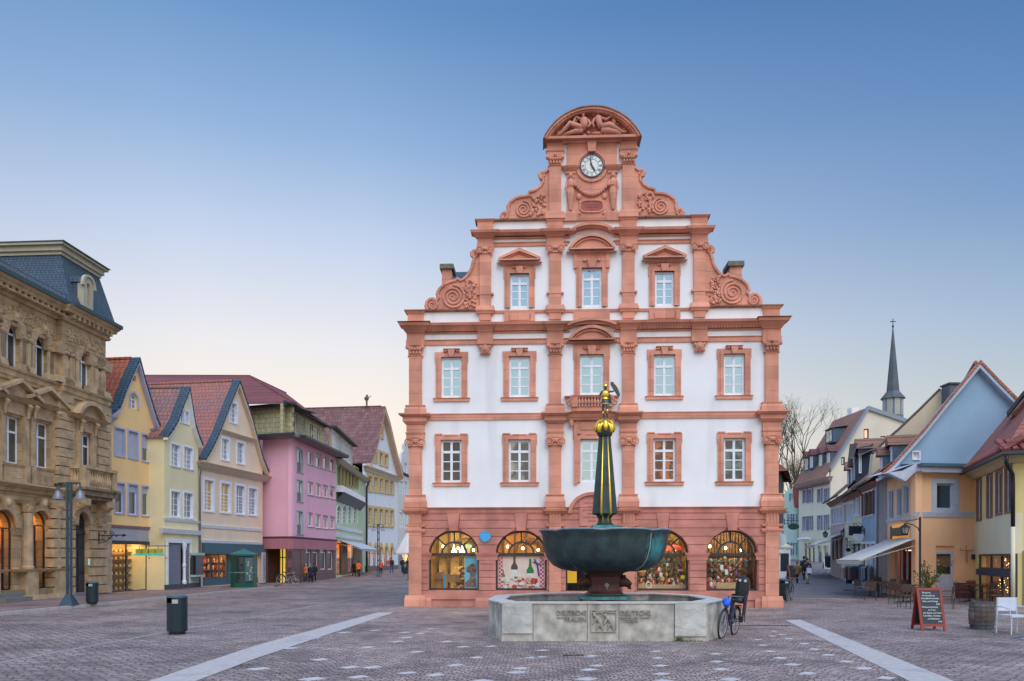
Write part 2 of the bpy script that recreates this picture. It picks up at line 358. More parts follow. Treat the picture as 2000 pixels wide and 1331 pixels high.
# ------------------------------------------------------------------ ground
def cobble(name, arc, c1, c2, cm, w=.15, h=.115, rot=0., amp=.35, bmp=.9):
    m, nt, bs = newmat(name); L = nt.links
    tc = N(nt, 'ShaderNodeTexCoord').outputs['Object']; mp = N(nt, 'ShaderNodeMapping'); mp.inputs['Rotation'].default_value = (0, 0, rot); L.new(tc, mp.inputs[0])
    nz = N(nt, 'ShaderNodeTexNoise'); nz.inputs['Scale'].default_value = 2.2; L.new(tc, nz.inputs['Vector'])
    sp = N(nt, 'ShaderNodeSeparateXYZ'); L.new(mp.outputs[0], sp.inputs[0])
    x, y = sp.outputs[0], sp.outputs[1]
    wob = mth(nt, 'MULTIPLY_ADD', nz.outputs[0], .10, -.05)
    y = mth(nt, 'ADD', y, wob)
    if arc:
        t = mth(nt, 'MULTIPLY_ADD', mth(nt, 'FRACT', mth(nt, 'DIVIDE', x, arc)), 2, -1)
        y = mth(nt, 'ADD', y, mth(nt, 'MULTIPLY', mth(nt, 'MULTIPLY', t, t), amp))
    v_ = mth(nt, 'DIVIDE', y, h); u_ = mth(nt, 'ADD', mth(nt, 'DIVIDE', x, w), mth(nt, 'MULTIPLY', mth(nt, 'FLOOR', v_), .47))
    cb = N(nt, 'ShaderNodeCombineXYZ'); L.new(u_, cb.inputs[0]); L.new(v_, cb.inputs[1])
    ve = N(nt, 'ShaderNodeTexVoronoi', feature='DISTANCE_TO_EDGE', voronoi_dimensions='2D'); vc = N(nt, 'ShaderNodeTexVoronoi', feature='F1', voronoi_dimensions='2D')
    for q in (ve, vc): q.inputs['Scale'].default_value = 1.; q.inputs['Randomness'].default_value = .42; L.new(cb.outputs[0], q.inputs['Vector'])
    sc3 = N(nt, 'ShaderNodeSeparateColor'); L.new(vc.outputs['Color'], sc3.inputs[0])
    stone = mixc(nt, sc3.outputs[0], c1, c2); mo = mth(nt, 'MINIMUM', mth(nt, 'MAXIMUM', mth(nt, 'MULTIPLY_ADD', ve.outputs['Distance'], -14., 1.5), 0), 1)
    n9 = N(nt, 'ShaderNodeTexNoise'); n9.inputs['Scale'].default_value = .9; n9.inputs['Detail'].default_value = 6; L.new(tc, n9.inputs['Vector'])
    stone = mixc(nt, mth(nt, 'MINIMUM', mth(nt, 'MAXIMUM', mth(nt, 'MULTIPLY_ADD', n9.outputs[0], 5, -2.6), 0), .55), stone, tuple(q*.62 for q in c2))
    class BT: outputs = {0: mixc(nt, mo, stone, cm), 'Fac': mo}
    bt = BT
    n1 = N(nt, 'ShaderNodeTexNoise'); n1.inputs['Scale'].default_value = .35; n1.inputs['Detail'].default_value = 9; n1.inputs['Roughness'].default_value = .65; L.new(tc, n1.inputs['Vector'])
    g = mth(nt, 'MULTIPLY_ADD', n1.outputs[0], 2.1, -.06)
    cg = N(nt, 'ShaderNodeCombineColor'); [L.new(g, cg.inputs[i]) for i in range(3)]
    c = mixc(nt, 1., bt.outputs[0], cg.outputs[0], 'MULTIPLY')
    n2 = N(nt, 'ShaderNodeTexNoise'); n2.inputs['Scale'].default_value = 30; n2.inputs['Detail'].default_value = 5; L.new(tc, n2.inputs['Vector'])
    c = mixc(nt, .35, c, mixc(nt, n2.outputs[0], (.0,.0,.0), (1.,1.,1.)), 'OVERLAY')
    L.new(c, bs.inputs['Base Color']); bs.inputs['Roughness'].default_value = .62
    hh = mth(nt, 'ADD', mth(nt, 'MULTIPLY', bt.outputs['Fac'], -1.), mth(nt, 'MULTIPLY', n2.outputs[0], .5))
    b = N(nt, 'ShaderNodeBump'); b.inputs['Strength'].default_value = bmp; b.inputs['Distance'].default_value = .03; L.new(hh, b.inputs['Height']); L.new(b.outputs[0], bs.inputs['Normal'])
    return m
M_SQ = cobble('square_setts', 1.5, (.47,.355,.31), (.255,.19,.168), (.055,.048,.046))
M_ST = cobble('street_setts', 0, (.40,.30,.265), (.23,.172,.155), (.06,.052,.05), .24, .13, radians(0), 0, .7)
M_PV = cobble('pavement_setts', 0, (.28,.19,.18), (.21,.15,.148), (.1,.085,.085), .22, .11, radians(90), 0, .5)
M_AS = mat('dark_street_paving', (.15,.135,.14), .75, .15, 2., .2, 40, stain=((.09,.085,.09), .8, 1, .6))
def grid(name, m, x0, x1, y0, y1, dz, st=2.):
    nx = round((x1-x0)/st); ny = round((y1-y0)/st); mb = MB()
    for j in range(ny+1):
        for i in range(nx+1): x = x0+i*st; y = y0+j*st; mb.v.append((x, y, ZG(x, y)+dz))
    for j in range(ny):
        for i in range(nx): a = j*(nx+1)+i; mb.f.append((a, a+1, a+nx+2, a+nx+1))
    return mb.build(name, m, smooth=True)
g = grid('ground', M_ST, -60, 80, -30, 130, 0); struct(g)
far = MB(); 
far.add([(-1500,130,-.6),(1500,130,-.6),(1500,1500,2),(-1500,1500,2),(-1500,-800,-.6),(1500,-800,-.6),(-60,-30,-.02),(80,-30,-.02),(-60,130,-.02),(80,130,-.02)],
        [(0,1,2,3),(4,5,1,0)])
struct(far.build('terrain', M_AS))
# the square between the two granite bands (setts laid in arcs)
def gsheet(name, pix, m, dz, kind=True):
    mb = MB(); pts = [G(*p) for p in pix]; n = len(pts)
    mb.add([(p.x, p.y, p.z+dz) for p in pts], [tuple(range(n))])
    o = mb.build(name, m); 
    if o.data.polygons[0].normal.z < 0: o.data.flip_normals()
    if kind: struct(o)
    return o
gsheet('square_paving', [(340,1420), (420,1331), (768,1197), (800,1186), (1528,1188), (1532,1212), (1775,1331), (2000,1450)], M_SQ, .004)
gsheet('granite_band', [(60,1420), (292,1331), (500,1261.5), (700,1207), (738,1197), (770,1197), (500,1287), (384,1331), (150,1420)], GRAN, .009)
gsheet('granite_band', [(1532,1211.5), (1564,1211.5), (1862,1331), (2080,1420), (1960,1420), (1775,1331)], GRAN, .009)
gsheet('granite_line', [(0,1294.2), (0,1296), (350,1231.4), (700,1169.2), (700,1168.6), (350,1230.2)], mat('dull_granite', (.36,.33,.33), .9), .005)
# diamond slabs
dia = []
for y0, sh, xs in ((1331,0,None),):
    pass
dpx = [(566,1267,18),(625,1289,19),(685,1304,20),(505,1307,24),(560,1287,0),(612,1247,15),(672,1236,15),(718,1265,16),(775,1254,15),(795,1315,19),(727,1304,21),(588,1265,0),(628,1307,0),
       (733,1232,12),(792,1246,14),(650,1225,10),(700,1219,12),(745,1209,9),(770,1213,10),(733,1216,9),(790,1236,12),(820,1238,12),(840,1229,11),(775,1225,10),(858,1214,9),(872,1254,14),(814,1274,16),
       (889,1300,18),(850,1319,20),(1040,1285,15),(930,1285,14),(905,1264,14),(960,1263,12),(1017,1306,18),(1030,1298,0),(1060,1271,14),(1055,1284,16),(1010,1314,22),(1155,1282,15),(1165,1301,17),(1150,1309,19),
       (1145,1327,24),(1280,1273,13),(1285,1286,14),(1290,1301,17),(1290,1317,19),(1295,1331,22),(1398,1278,14),(1400,1293,16),(1408,1308,19),(1425,1328,22),(1490,1261,12),(1504,1273,14),(1524,1286,16),(1547,1299,18),(1577,1316,20),
       (1540,1248,10),(1570,1258,12),(1590,1269,14),(1618,1280,15),(1652,1293,17),(1686,1306,19),(1730,1325,22),(1527,1240,9),(1512,1234,8),(1480,1250,10),(1508,1243,9),(940,1331,24),(610,1327,26),(700,1323,22)]
mb = MB()
for px, py, hw in dpx:
    if hw == 0 or py < 1228: continue
    c = G(px, py); r = hw*c.y/FO; d = r*random.uniform(.95, 1.1)
    mb.prismz([(c.x-r, c.y-d*.25), (c.x-r*.1, c.y-d*.95), (c.x+r, c.y+d*.1), (c.x+r*.15, c.y+d*.9)], .004, .0085)
tag(struct(mb.build('paving_slabs', mat('pale_slab', (.50,.47,.465), .8, .15, 5, .1))), None)
# street on the right, pavement on the left with its kerb
A = G(1536, 1174); 
st = MB(); P = [(12, 36.2), (12, 120), (48, 120), (48, 36.2)]
rows = []
ys = [36.2]+list(range(38, 121, 2))
for y in ys:
    for x in (10.6, 14, 16, 18, 20, 22, 24, 26, 30, 40, 48): st.v.append((x, y, ZG(x, y)+.006))
k = 11
for j in range(len(ys)-1):
    for i in range(k-1): a = j*k+i; st.f.append((a, a+1, a+k+1, a+k))
struct(st.build('street', M_AS, smooth=True))
kb = [(-17.7, 20.), (-16.9, 25.7), (-15.9, 38), (-15.2, 48.6)]
mb = MB(); mb.prismz([(-40, 20), kb[0], kb[1], kb[2], kb[3], (-16.4, 55.1), (-40, 55.1)], -.3, .10)
struct(mb.build('pavement', M_PV))
mb = MB()
for a, b in zip(kb[:-1], kb[1:]): mb.prismz([a, (a[0]+.16, a[1]), (b[0]+.16, b[1]), b], -.2, .105)
struct(mb.build('kerb', GRAN))
MB.par = True
# ------------------------------------------------------------------ the old mint (main building)
S = 50.54
MF = Fac(800, 30.0, 1524, 29.36, 0)
cu = MF.u(1155.5)
def X(px): return (px-1158)/50.05             # local x measured from the central axis
def Z(py): return (1186-py)/S
MR = thing('gabled_building', 'white plaster building with red sandstone pilasters, stepped scroll gable and clock', 'building')
c0 = MF.A+MF.d*cu; MR.location = (c0.x, c0.y, 0); MR.rotation_euler = (0, 0, MF.rz)
def mx(px): return 2316-px
# --- white walls with openings
w1 = [(865,906,858,942),(997,1040,858,942),(1136,1180,858,942)]
w2 = [(866,906,695,775),(998,1039,695,775),(1135,1181,693,772)]
w3 = [(1000,1037,533,600),(1139,1178,524,600)]
def sym(ws): return ws+[(mx(b),mx(a),c,d) for a,b,c,d in ws if b < 1100]
WINS = [(q,1) for q in sym(w1)]+[(q,2) for q in sym(w2)]+[(q,3) for q in sym(w3)]
out = [(X(803),Z(1000)),(X(1513),Z(1000)),(X(1513),Z(604)),(X(1372),Z(604)),(X(1372),Z(428)),(X(1242),Z(428)),(X(1242),Z(272)),(X(1074),Z(272)),(X(1074),Z(428)),(X(944),Z(428)),(X(944),Z(604)),(X(803),Z(604))]
holes = [rectloop(X(a),X(b),Z(d),Z(c)) for (a,b,c,d),_ in WINS]
MB().plate([out]+holes, 0, .35).build('wall', WHITE, MR)
# --- body and roof behind
bd = MB(); bd.box(X(806), X(1510), .35, .36, .1, Z(606)); 
bd2 = MB(); bd2.box(X(806), X(824), .37, 15, 0.1, Z(650)); bd2.box(X(1492), X(1510), .37, 15, .1, Z(650)); bd2.box(X(806), X(1510), 14.7, 15, .1, Z(650)); bd2.build('side_wall', WHITE, MR)
bd = MB(); bd.box(X(826), X(1490), 2.2, 2.3, .1, Z(606)); bd.build('interior', plain('dark_interior', (.03,.03,.035)), MR)
rf = MB(); zr = Z(445)
rf.add([(X(806),.36,Z(650)),(X(1510),.36,Z(650)),(0,.36,zr),(X(806),15,Z(650)),(X(1510),15,Z(650)),(0,15,zr)], [(0,2,5,3),(1,4,5,2),(3,5,4),(0,3,4,1),(0,1,2)])
rf.build('roof', SLATEY, MR)
XB = lambda px, v: (px-1000)*(29.7+v)/FO-c0.x
ZB = lambda py, v: CH+(1090-py)*(29.7+v)/FO
for a, b, t, bt in ((860, 879, 520, 600), (1413, 1436, 524, 560)):
    ch = MB(); ch.box(XB(a, 2), XB(b, 2), 1.6, 2.4, ZB(bt, 2), ZB(t+9, 2)); ch.build('chimney', RED, MR)
    cp = MB(); cp.box(XB(a, 2)-.08, XB(b, 2)+.08, 1.5, 2.5, ZB(t+9, 2), ZB(t, 2)); cp.build('chimney_cap', mat('mossy_cap', (.17,.17,.12), .9, .3, 6), MR)
dm = MB(); dm.add([(XB(874,3),3,ZB(556,3)),(XB(945,3),3,ZB(556,3)),(XB(945,4.5),4.5,ZB(527,4.5)),(XB(877,4.5),4.5,ZB(528,4.5))],[(0,1,2,3)]); dm.box(XB(874,3), XB(945,3), 3, 6, ZB(610,3), ZB(556,3)); dm.build('dormer_roof', SLATE, MR)
MB().box(XB(851,1), XB(862,1), .6, 1.2, ZB(600,1), ZB(571,1)).build('chimney', RED, MR)
# --- windows
def mull(mb, x0, x1, z0, z1, y, fw=.07, mw=.035, tr=None, rows=3, cols=2, dpt=.05, sw=.03):
    mb.box(x0, x0+fw, y, y+dpt, z0, z1); mb.box(x1-fw, x1, y, y+dpt, z0, z1)
    mb.box(x0+fw, x1-fw, y, y+dpt, z0, z0+fw*1.2); mb.box(x0+fw, x1-fw, y, y+dpt, z1-fw, z1)
    zt = z1-fw
    if tr:
        zt = z0+(z1-z0)*tr; mb.box(x0+fw, x1-fw, y-.015, y+dpt, zt-fw*.55, zt+fw*.55)
    for c in range(1, cols):
        x = x0+(x1-x0)*c/cols; w = fw*.55 if cols == 2 else mw*.5
        mb.box(x-w, x+w, y-.006, y+dpt-.01, z0+fw, z1-fw)
    for r in range(1, rows):
        z = z0+fw+(zt-z0-fw)*r/rows; mb.box(x0+fw, x1-fw, y+.01, y+dpt-.01, z-sw/2, z+sw/2)
for (a,b,c,d), row in WINS:
    x0, x1, z0, z1 = X(a), X(b), Z(d), Z(c); xc = (x0+x1)/2
    f = MB(); mull(f, x0, x1, z0, z1, .055, .085, tr=.72, rows=3, sw=.038)
    fo = f.build('window', WFR, MR)
    gm = GSKY if row > 1 or a == 1136 else {865: glasspat('painted_dark_reflection', .05, (.015,.02,.02), (.05,.045,.03)), 997: glasspat('painted_split_reflection', .10, (.03,.035,.035), (.42,.40,.30), 1.1), 1276: glasspat('painted_orange_reflection', .04, (.10,.035,.02), (.50,.16,.04), 3.5), 1410: glasspat('painted_green_reflection', .07, (.02,.03,.025), (.12,.20,.19), 1.8)}.get(a, glasspat('painted_orange_reflection', .04, (.10,.035,.02), (.50,.16,.04), 3.5) if 1200 < a < 1350 else glasspat('painted_green_reflection', .07, (.02,.03,.025), (.12,.20,.19), 1.8))  # first-floor panes: reflected houses and sky painted into the glass base colours
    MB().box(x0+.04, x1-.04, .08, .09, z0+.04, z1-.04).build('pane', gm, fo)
    if a in (865, 1276) and row == 1: pass
    # surround
    t = MB(); e = 9/S; y = -.07
    for k, (ww, yy) in enumerate(((11/S, -.05), (6.5/S, -.085), (2.2/S, -.06))):
        t.box(x0-ww, x0-.001*k, yy, .12, z0-.001, z1+ww*.9); t.box(x1+.001*k, x1+ww, yy, .12, z0-.001, z1+ww*.9); t.box(x0, x1, yy-.001, .12, z1+.001*k, z1+ww*.9)
    for sx in (-1, 1):
        xe = x0-11/S if sx < 0 else x1+11/S
        t.box(xe-(.03 if sx < 0 else 0), xe+(.03 if sx > 0 else 0), -.052, .05, z1-9/S, z1+10/S)
    if row < 3 and not (row == 1 and a == 1136):
        t.stack(x0-12/S, x1+12/S, [(z0-6.5/S, z0-.8/S, .06, .06), (z0-1/S, z0+.6/S, .075, .09)])
    if row == 2:
        t.prism([(xc-4/S, z1-.3/S), (xc+4/S, z1-.3/S), (xc+8/S, z1+15.5/S), (xc-8/S, z1+15.5/S)], -.15, 0)
        t.stack(xc-8/S, xc+8/S, [(z1+15.5/S, z1+17.5/S, .14, .17)])
        for sx in (-1, 1):
            t.prism([(xc+sx*9/S, z1+10/S), (xc+sx*16/S, z1+10/S), (xc+sx*9/S, z1+16/S)], -.12, 0)
    if row == 1:
        t.box(xc-13/S, xc+13/S, -.075, .05, z1+8/S, z1+10.5/S)
        for sx in (-1, 1): t.box(xc+sx*(x1-xc+11/S)-.0, xc+sx*(x1-xc-3/S), -.078, .05, z1+10/S, z1+12.5/S)
    t.build('surround', RED, fo)
# --- ground floor: rusticated courses around arches
AR = [(841,939),(972,1071),(mx(1071),mx(972)),(mx(939),mx(841))]; DR = (1108,1208)
zs, ris, zb = Z(1081), 45/S, Z(1154)
gl = [[(X(803),0),(X(1513),0),(X(1513),Z(1000)),(X(803),Z(1000))]]+[archloop(X(a),X(b),zb,zs,ris,16) for a,b in AR]+[archloop(X(DR[0]),X(DR[1]),.02,zs,ris,16)]
MB().plate(gl, -.02, .38).build('ground_floor_wall', REDG, MR)
rs = MB(); allA = AR[:2]+[DR]+AR[2:]
cour = [1172,1154,1141,1128,1115,1102,1091,1081,1064.5,1048,1032,1016,1001]
def hwid(z):
    if z <= zs: return 1.
    t = (z-zs)/ris; return sqrt(max(0, 1-t*t)) if t < 1 else 0
for j in range(len(cour)-1):
    za, zc = Z(cour[j]), Z(cour[j+1]); g = .022
    xs = [X(806)]
    edges = []
    for (a, b) in allA:
        c = (X(a)+X(b))/2; r = (X(b)-X(a))/2
        ha, hb = (r*hwid(za+g), r*hwid(zc-g)) if za < zs+ris*.98 and zc > zb+.01 else (0, 0)
        if (a, b) != DR and zc <= zb+.01: ha = hb = 0
        edges.append((c, ha, hb))
    L_ = (X(806), X(806))
    segs = []
    for c, ha, hb in edges:
        if ha == 0 and hb == 0:
            if za >= zs+ris*.98:      # above the arch: leave room for the keystone
                ka, kb_ = (8+ (za-zs-ris)*S*.10)/S, (8+(zc-zs-ris)*S*.10)/S
                segs.append((L_[0], c-ka-.02, L_[1], c-kb_-.02)); L_ = (c+ka+.02, c+kb_+.02)
            continue
        segs.append((L_[0], c-ha, L_[1], c-max(hb, 10/S))); L_ = (c+ha, c+max(hb, 10/S))
    segs.append((L_[0], X(1510), L_[1], X(1510)))
    for p, q, r_, s_ in segs:
        if q-p > .06: rs.prism([(p+g, za+g*.5), (q-(g if q > X(1500) else .0), za+g*.5), (s_-(g if s_ > X(1500) else .0), zc-g*.5), (r_+g, zc-g*.5)], -.075, 0)
rs.build('rusticated_blocks', REDG, MR)
for a, b in allA:
    ks = MB(); c = (X(a)+X(b))/2; ks.prism([(c-8.5/S, zs+ris-.02), (c+8.5/S, zs+ris-.02), (c+12.5/S, Z(1003)), (c-12.5/S, Z(1003))], -.12, 0); ks.build('keystone', REDG, MR)
prs = [(806,841),(939,972),(1071,1108),(1208,1245),(1344,1377),(1475,1510)]
for a, b in prs:
    im = MB(); im.stack(X(a)+.02, X(b)-.02, [(Z(1094), Z(1088), .09, .09), (Z(1088), Z(1084), .10, .12), (Z(1084), Z(1080), .13, .14)])
    im.build('impost', REDG, MR); im = MB(); im.stack(X(a)+.0, X(b)-.0, [(0, Z(1174), .13, .13), (Z(1174), Z(1168), .13, .085)]); im.build('pier_base', REDG, MR)
# sills / plinth walls under the shop windows
sl_ = MB()
for a, b in AR: sl_.stack(X(a), X(b), [(Z(1160), Z(1154), .03, .045)]); sl_.box(X(a), X(b), -.005, .02, 0.005, Z(1160))
sl_.build('window_sill', REDG, MR)
# --- base cornice
cn = MB(); cn.stack(X(803), X(1513), [(Z(1004), Z(1001), .08, .11), (Z(1001), Z(995), .07, .08), (Z(995), Z(990.5), .09, .15)])
cn.build('base_cornice', REDG, MR)
# --- pilasters: x-left, x-right, levels
PIL = MB()
def ionic(mb, xa, xb, zt, zbm, y, k=1.):
    # capital between zt (top) and zbm (bottom)
    h = zt-zbm; mb.stack(xa, xb, [(zt-h*.18, zt, .09, .14), (zbm, zbm+h*.10, .06, .06)])
    mb.box(xa-.03, xb+.03, y-.05, 0, zbm+h*.1, zt-h*.18)
    for x in (xa+.0, xb-.0):
        for i in range(2):
            pts = []; R = h*.36*(1-i*.5)
            for q in range(13): a = 2*pi*q/12; pts.append((x+cos(a)*R, y-.09, zbm+h*.50+sin(a)*R))
            mb.tube(pts[:-1], h*.07, 5, closed=True)
        mb.ell((x, y-.06, zbm+h*.5), (h*.22, .06, h*.22), 8, 5)
    mb.ell(((xa+xb)/2, y-.08, zbm+h*.6), (h*.3, .06, h*.22), 8, 5)
def corinth(mb, xa, xb, zt, zbm, y):
    h = zt-zbm; w = xb-xa; xc = (xa+xb)/2
    mb.stack(xa, xb, [(zt-h*.14, zt, .10, .16), (zbm, zbm+h*.08, .07, .07)])
    mb.box(xa-.02, xb+.02, y-.03, 0, zbm, zt-h*.14)
    for r_ in range(2):
        for q in range(4+r_):
            x = xa+w*(q+.5)/(4+r_); z = zbm+h*(.25+.3*r_)
            mb.ell((x, y-.07-.03*r_, z), (w*.11, .05, h*.16), 7, 5)
    for sx in (-1, 1):
        mb.ell((xc+sx*w*.56, y-.07, zt-h*.3), (h*.22, .08, h*.2), 8, 5); mb.tube([(xc+sx*w*.2, y-.09, zbm+h*.4), (xc+sx*w*.42, y-.1, zbm+h*.75), (xc+sx*w*.6, y-.1, zt-h*.25)], .03, 5)
    mb.ell((xc, y-.1, zt-h*.12), (w*.13, .08, h*.16), 8, 5)
def pilaster(a, b, kind):
    mb = MB(); xa, xb = X(a), X(b); y = -.11; mb.ks = .8 if kind == 'full' else .68
    if kind == 'full' or kind == 'inner':
        wide = 1. if kind == 'full' else .9
        # ground floor shaft with capital-like band
        if kind == 'full' or True:
            mb.box(xa, xb, -.16, 0, .0, Z(1000)); mb.stack(xa, xb, [(0, Z(1172), .20, .20), (Z(1172), Z(1164), .20, .165), (Z(1040), Z(1036), .165, .20), (Z(1036), Z(1033), .20, .20), (Z(1028), Z(1024), .17, .19)])
            for q in range(4): x = xa+(xb-xa)*(q+.5)/4; mb.box(x-.02, x+.02, -.19, -.15, Z(1022), Z(1003))
        mb.stack(xa, xb, [(Z(1004), Z(998), .17, .30), (Z(998), Z(994), .30, .33), (Z(994), Z(986), .20, .20)])     # pedestal cornice
        # first storey order
        mb.box(xa, xb, y, 0, Z(986), Z(868))
        mb.stack(xa, xb, [(Z(990), Z(979), .23, .25), (Z(979), Z(972), .25, .17), (Z(972), Z(968), .16, .16), (Z(967), Z(965), .18, .18)])
        ionic(mb, xa, xb, Z(853), Z(873), y)
        mb.stack(xa, xb, [(Z(853), Z(845), .13, .13), (Z(845), Z(842), .15, .17), (Z(842), Z(826), .12, .12), (Z(826), Z(820), .16, .27), (Z(820), Z(812), .27, .27), (Z(812), Z(806), .29, .42), (Z(806), Z(803.5), .44, .44)])
        mb.stack(xa, xb, [(Z(803.5), Z(796), .20, .20), (Z(796), Z(790), .20, .14), (Z(790), Z(788), .17, .17)])
        mb.box(xa, xb, y, 0, Z(790), Z(690)); corinth(mb, xa, xb, Z(670), Z(693), y)
    if kind == 'full' or kind == 'inner' or kind == 'upper':
        if kind == 'upper':        # stops in a mask console
            xm = (xa+xb)/2; z = Z(682)
            mb.stack(xa, xb, [(Z(674), Z(669), .04, .16)]); mb.ell((xm, -.10, z), (.19, .12, .20), 10, 7); mb.ell((xm, -.2, z-.02), (.05, .06, .06), 6, 5)
            for sx in (-1, 1): mb.ell((xm+sx*.17, -.1, z+.10), (.09, .08, .08), 7, 5); mb.ell((xm+sx*.14, -.1, z-.13), (.08, .07, .07), 7, 5); mb.ell((xm+sx*.07, -.19, z+.05), (.03, .03, .025), 6, 4)
        mb.stack(xa, xb, [(Z(670), Z(660), .14, .14), (Z(660), Z(645), .11, .11)])
        mb.ks = .72 if kind == 'full' else .5
        mb.stack(xa, xb, [(Z(645), Z(641), .16, .20), (Z(641), Z(630), .22, .40), (Z(630), Z(624), .44, .48)] if kind == 'full' else [(Z(645), Z(641), .15, .18), (Z(641), Z(631), .18, .31), (Z(631), Z(626), .37, .41)])
        if kind == 'full': mb.stack(xa, xb, [(Z(624), Z(622), .40, .54), (Z(622), Z(608), .08, .08), (Z(608), Z(603), .10, .16)])
        mb.ks = .8
        if kind in ('inner', 'upper'):
            mb.box(xa, xb, y, 0, Z(624), Z(494)); mb.stack(xa, xb, [(Z(609), Z(603), .14, .18), (Z(603), Z(594), .20, .15), (Z(572), Z(569), .13, .13)])
            ionic(mb, xa, xb, Z(479), Z(496), y)
            mb.stack(xa, xb, [(Z(480), Z(471), .13, .13), (Z(471), Z(460), .11, .11), (Z(460), Z(456), .15, .19), (Z(456), Z(449), .20, .34), (Z(449), Z(444), .38, .42), (Z(444), Z(428), .10, .10)])
        if kind == 'upper': mb.stack(xa, xb, [(Z(428), Z(423), .12, .2)])
        if kind == 'inner':
            mb.box(xa, xb, y, 0, Z(444), Z(325)); mb.stack(xa, xb, [(Z(430), Z(424), .13, .16), (Z(424), Z(411), .20, .14)])
            corinth(mb, xa, xb, Z(304), Z(325), y); mb.stack(xa, xb, [(Z(304), Z(294), .12, .12), (Z(294), Z(291), .14, .17), (Z(291), Z(276), .11, .11)])
    return mb
for a, b, k in ((803,828,'full'),(1076,1099,'inner'),(941,963,'upper')):
    o = pilaster(a, b, k).build('pilaster', RED, MR)
    pilaster(mx(b), mx(a), k).build('pilaster', RED, MR)
# --- storey bands and cornices
def dent(mb, x0, x1, z0, z1, p, w=.055, gap=.055):
    n = int((x1-x0)/(w+gap))
    for i in range(n): x = x0+(i+.5)*(x1-x0)/n; mb.box(x-w/2, x+w/2, -p, 0, z0, z1)
for a, b in ((806, 1080), (mx(1080), 1510)): b1 = MB(); b1.stack(X(a), X(b), [(Z(818.5), Z(807.5), .045, .045), (Z(807.5), Z(805.5), .06, .07)]); b1.build('storey_band', RED, MR)
c2 = MB(); c2.box(X(803), X(1513), -.05, 0, Z(671), Z(660.5)); c2.stack(X(803), X(1513), [(Z(662), Z(660), .06, .09)])
for a, b in ((803,1112),(mx(1112),1513)):
    c2.stack(X(a), X(b), [(Z(648), Z(645.5), .06, .09), (Z(640), Z(631), .14, .26), (Z(631), Z(626), .32, .36)]); c2.box(X(a), X(b), -.10, 0, Z(645.5), Z(640)); dent(c2, X(a), X(b), Z(645.5), Z(640), .155)
for sc, (o_, i_, y_) in enumerate(((0, 5, .36), (5, 13, .24), (13, 17, .10))): archband(c2, 0, (49-o_*.4)/S, Z(634+o_*.4)-y_*.3, (15-o_*.35)/S+.0, (i_-o_)/S*1.2, -y_, 0)
c2.build('main_cornice', RED, MR)
c3 = MB(); 
for a, b in ((941,1112),(mx(1112),1375)):
    c3.box(X(a), X(b), -.05, 0, Z(479), Z(471)); c3.stack(X(a), X(b), [(Z(472.5), Z(470.5), .06, .09), (Z(463), Z(460.5), .07, .10), (Z(456), Z(450), .15, .26), (Z(450), Z(445), .30, .33)]); c3.box(X(a), X(b), -.10, 0, Z(460.5), Z(456)); dent(c3, X(a), X(b), Z(460.5), Z(455.5), .15)
for o_, i_, y_ in ((0, 5, .33), (5, 11, .24), (11, 16, .12)): archband(c3, 0, (49-o_*.4)/S, Z(451+o_*.4)-y_*.42, (18-o_*.3)/S, (i_-o_)/S*1.2, -y_, 0)
c3.build('upper_cornice', RED, MR)
for a, b, z_ in ((800,944,605),(mx(944),1516,605),(938,1076,429),(mx(1076),1378,429)): cp = MB(); cp.stack(X(a), X(b), [(Z(z_), Z(z_-3), .05, .10), (Z(z_-3), Z(z_-5.5), .12, .13)], yb=.45); cp.build('parapet_coping', REDC, MR)
sb = MB(); sb.stack(X(944), X(1372), [(Z(609), Z(604), .05, .07)]); sb.stack(X(1110), X(1206), [(Z(430), Z(425), .09, .11)]); sb.build('sill_band', RED, MR)
# third storey apron panels and window crowns
cr = MB()
for cx_, hw, top, base, tri in ((1018.5, 41, 483, 506, True), (mx(1018.5), 41, 483, 506, True)):
    c = X(cx_); h = hw/S
    cr.stack(c-h*.78, c+h*.78, [(Z(base+8), Z(base+4), .10, .14), (Z(base+4), Z(base), .16, .24)]); dent(cr, c-h*.75, c+h*.75, Z(base+8), Z(base+5), .16, .04, .04)
    cr.prism([(c-h, Z(base)), (c+h, Z(base)), (c+h, Z(base-5)), (c, Z(top)), (c-h, Z(base-5))], -.12, 0)
    for sx in (-1, 1): cr.prism([(c+sx*h, Z(base-1)), (c+sx*h, Z(base-5.5)), (c, Z(top-1)), (c, Z(top+5.5))], -.26, 0); cr.prism([(c+sx*h*.8, Z(base-2)), (c, Z(top+5.5)), (c, Z(top+9)), (c+sx*h*.66, Z(base-2))], -.19, 0)
    cr.box(c-h, c+h, -.26, 0, Z(base), Z(base-2.6))
    cr.box(c-29/S, c+29/S, -.045, 0, Z(533), Z(514)); cr.prism([(c-5/S, Z(532)), (c+5/S, Z(532)), (c+8/S, Z(518)), (c-8/S, Z(518))], -.15, 0)
    for sx in (-1, 1): cr.ell((c+sx*11/S, -.08, Z(520)), (.05, .05, .05), 7, 5)
    cr.box(c-30/S, c+30/S, -.05, 0, Z(626), Z(609)); cr.box(c-19/S, c+19/S, -.075, 0, Z(624), Z(612))
    for sx in (-1, 1): cr.box(c+sx*30/S, c+sx*22/S, -.12, 0, Z(626), Z(609))
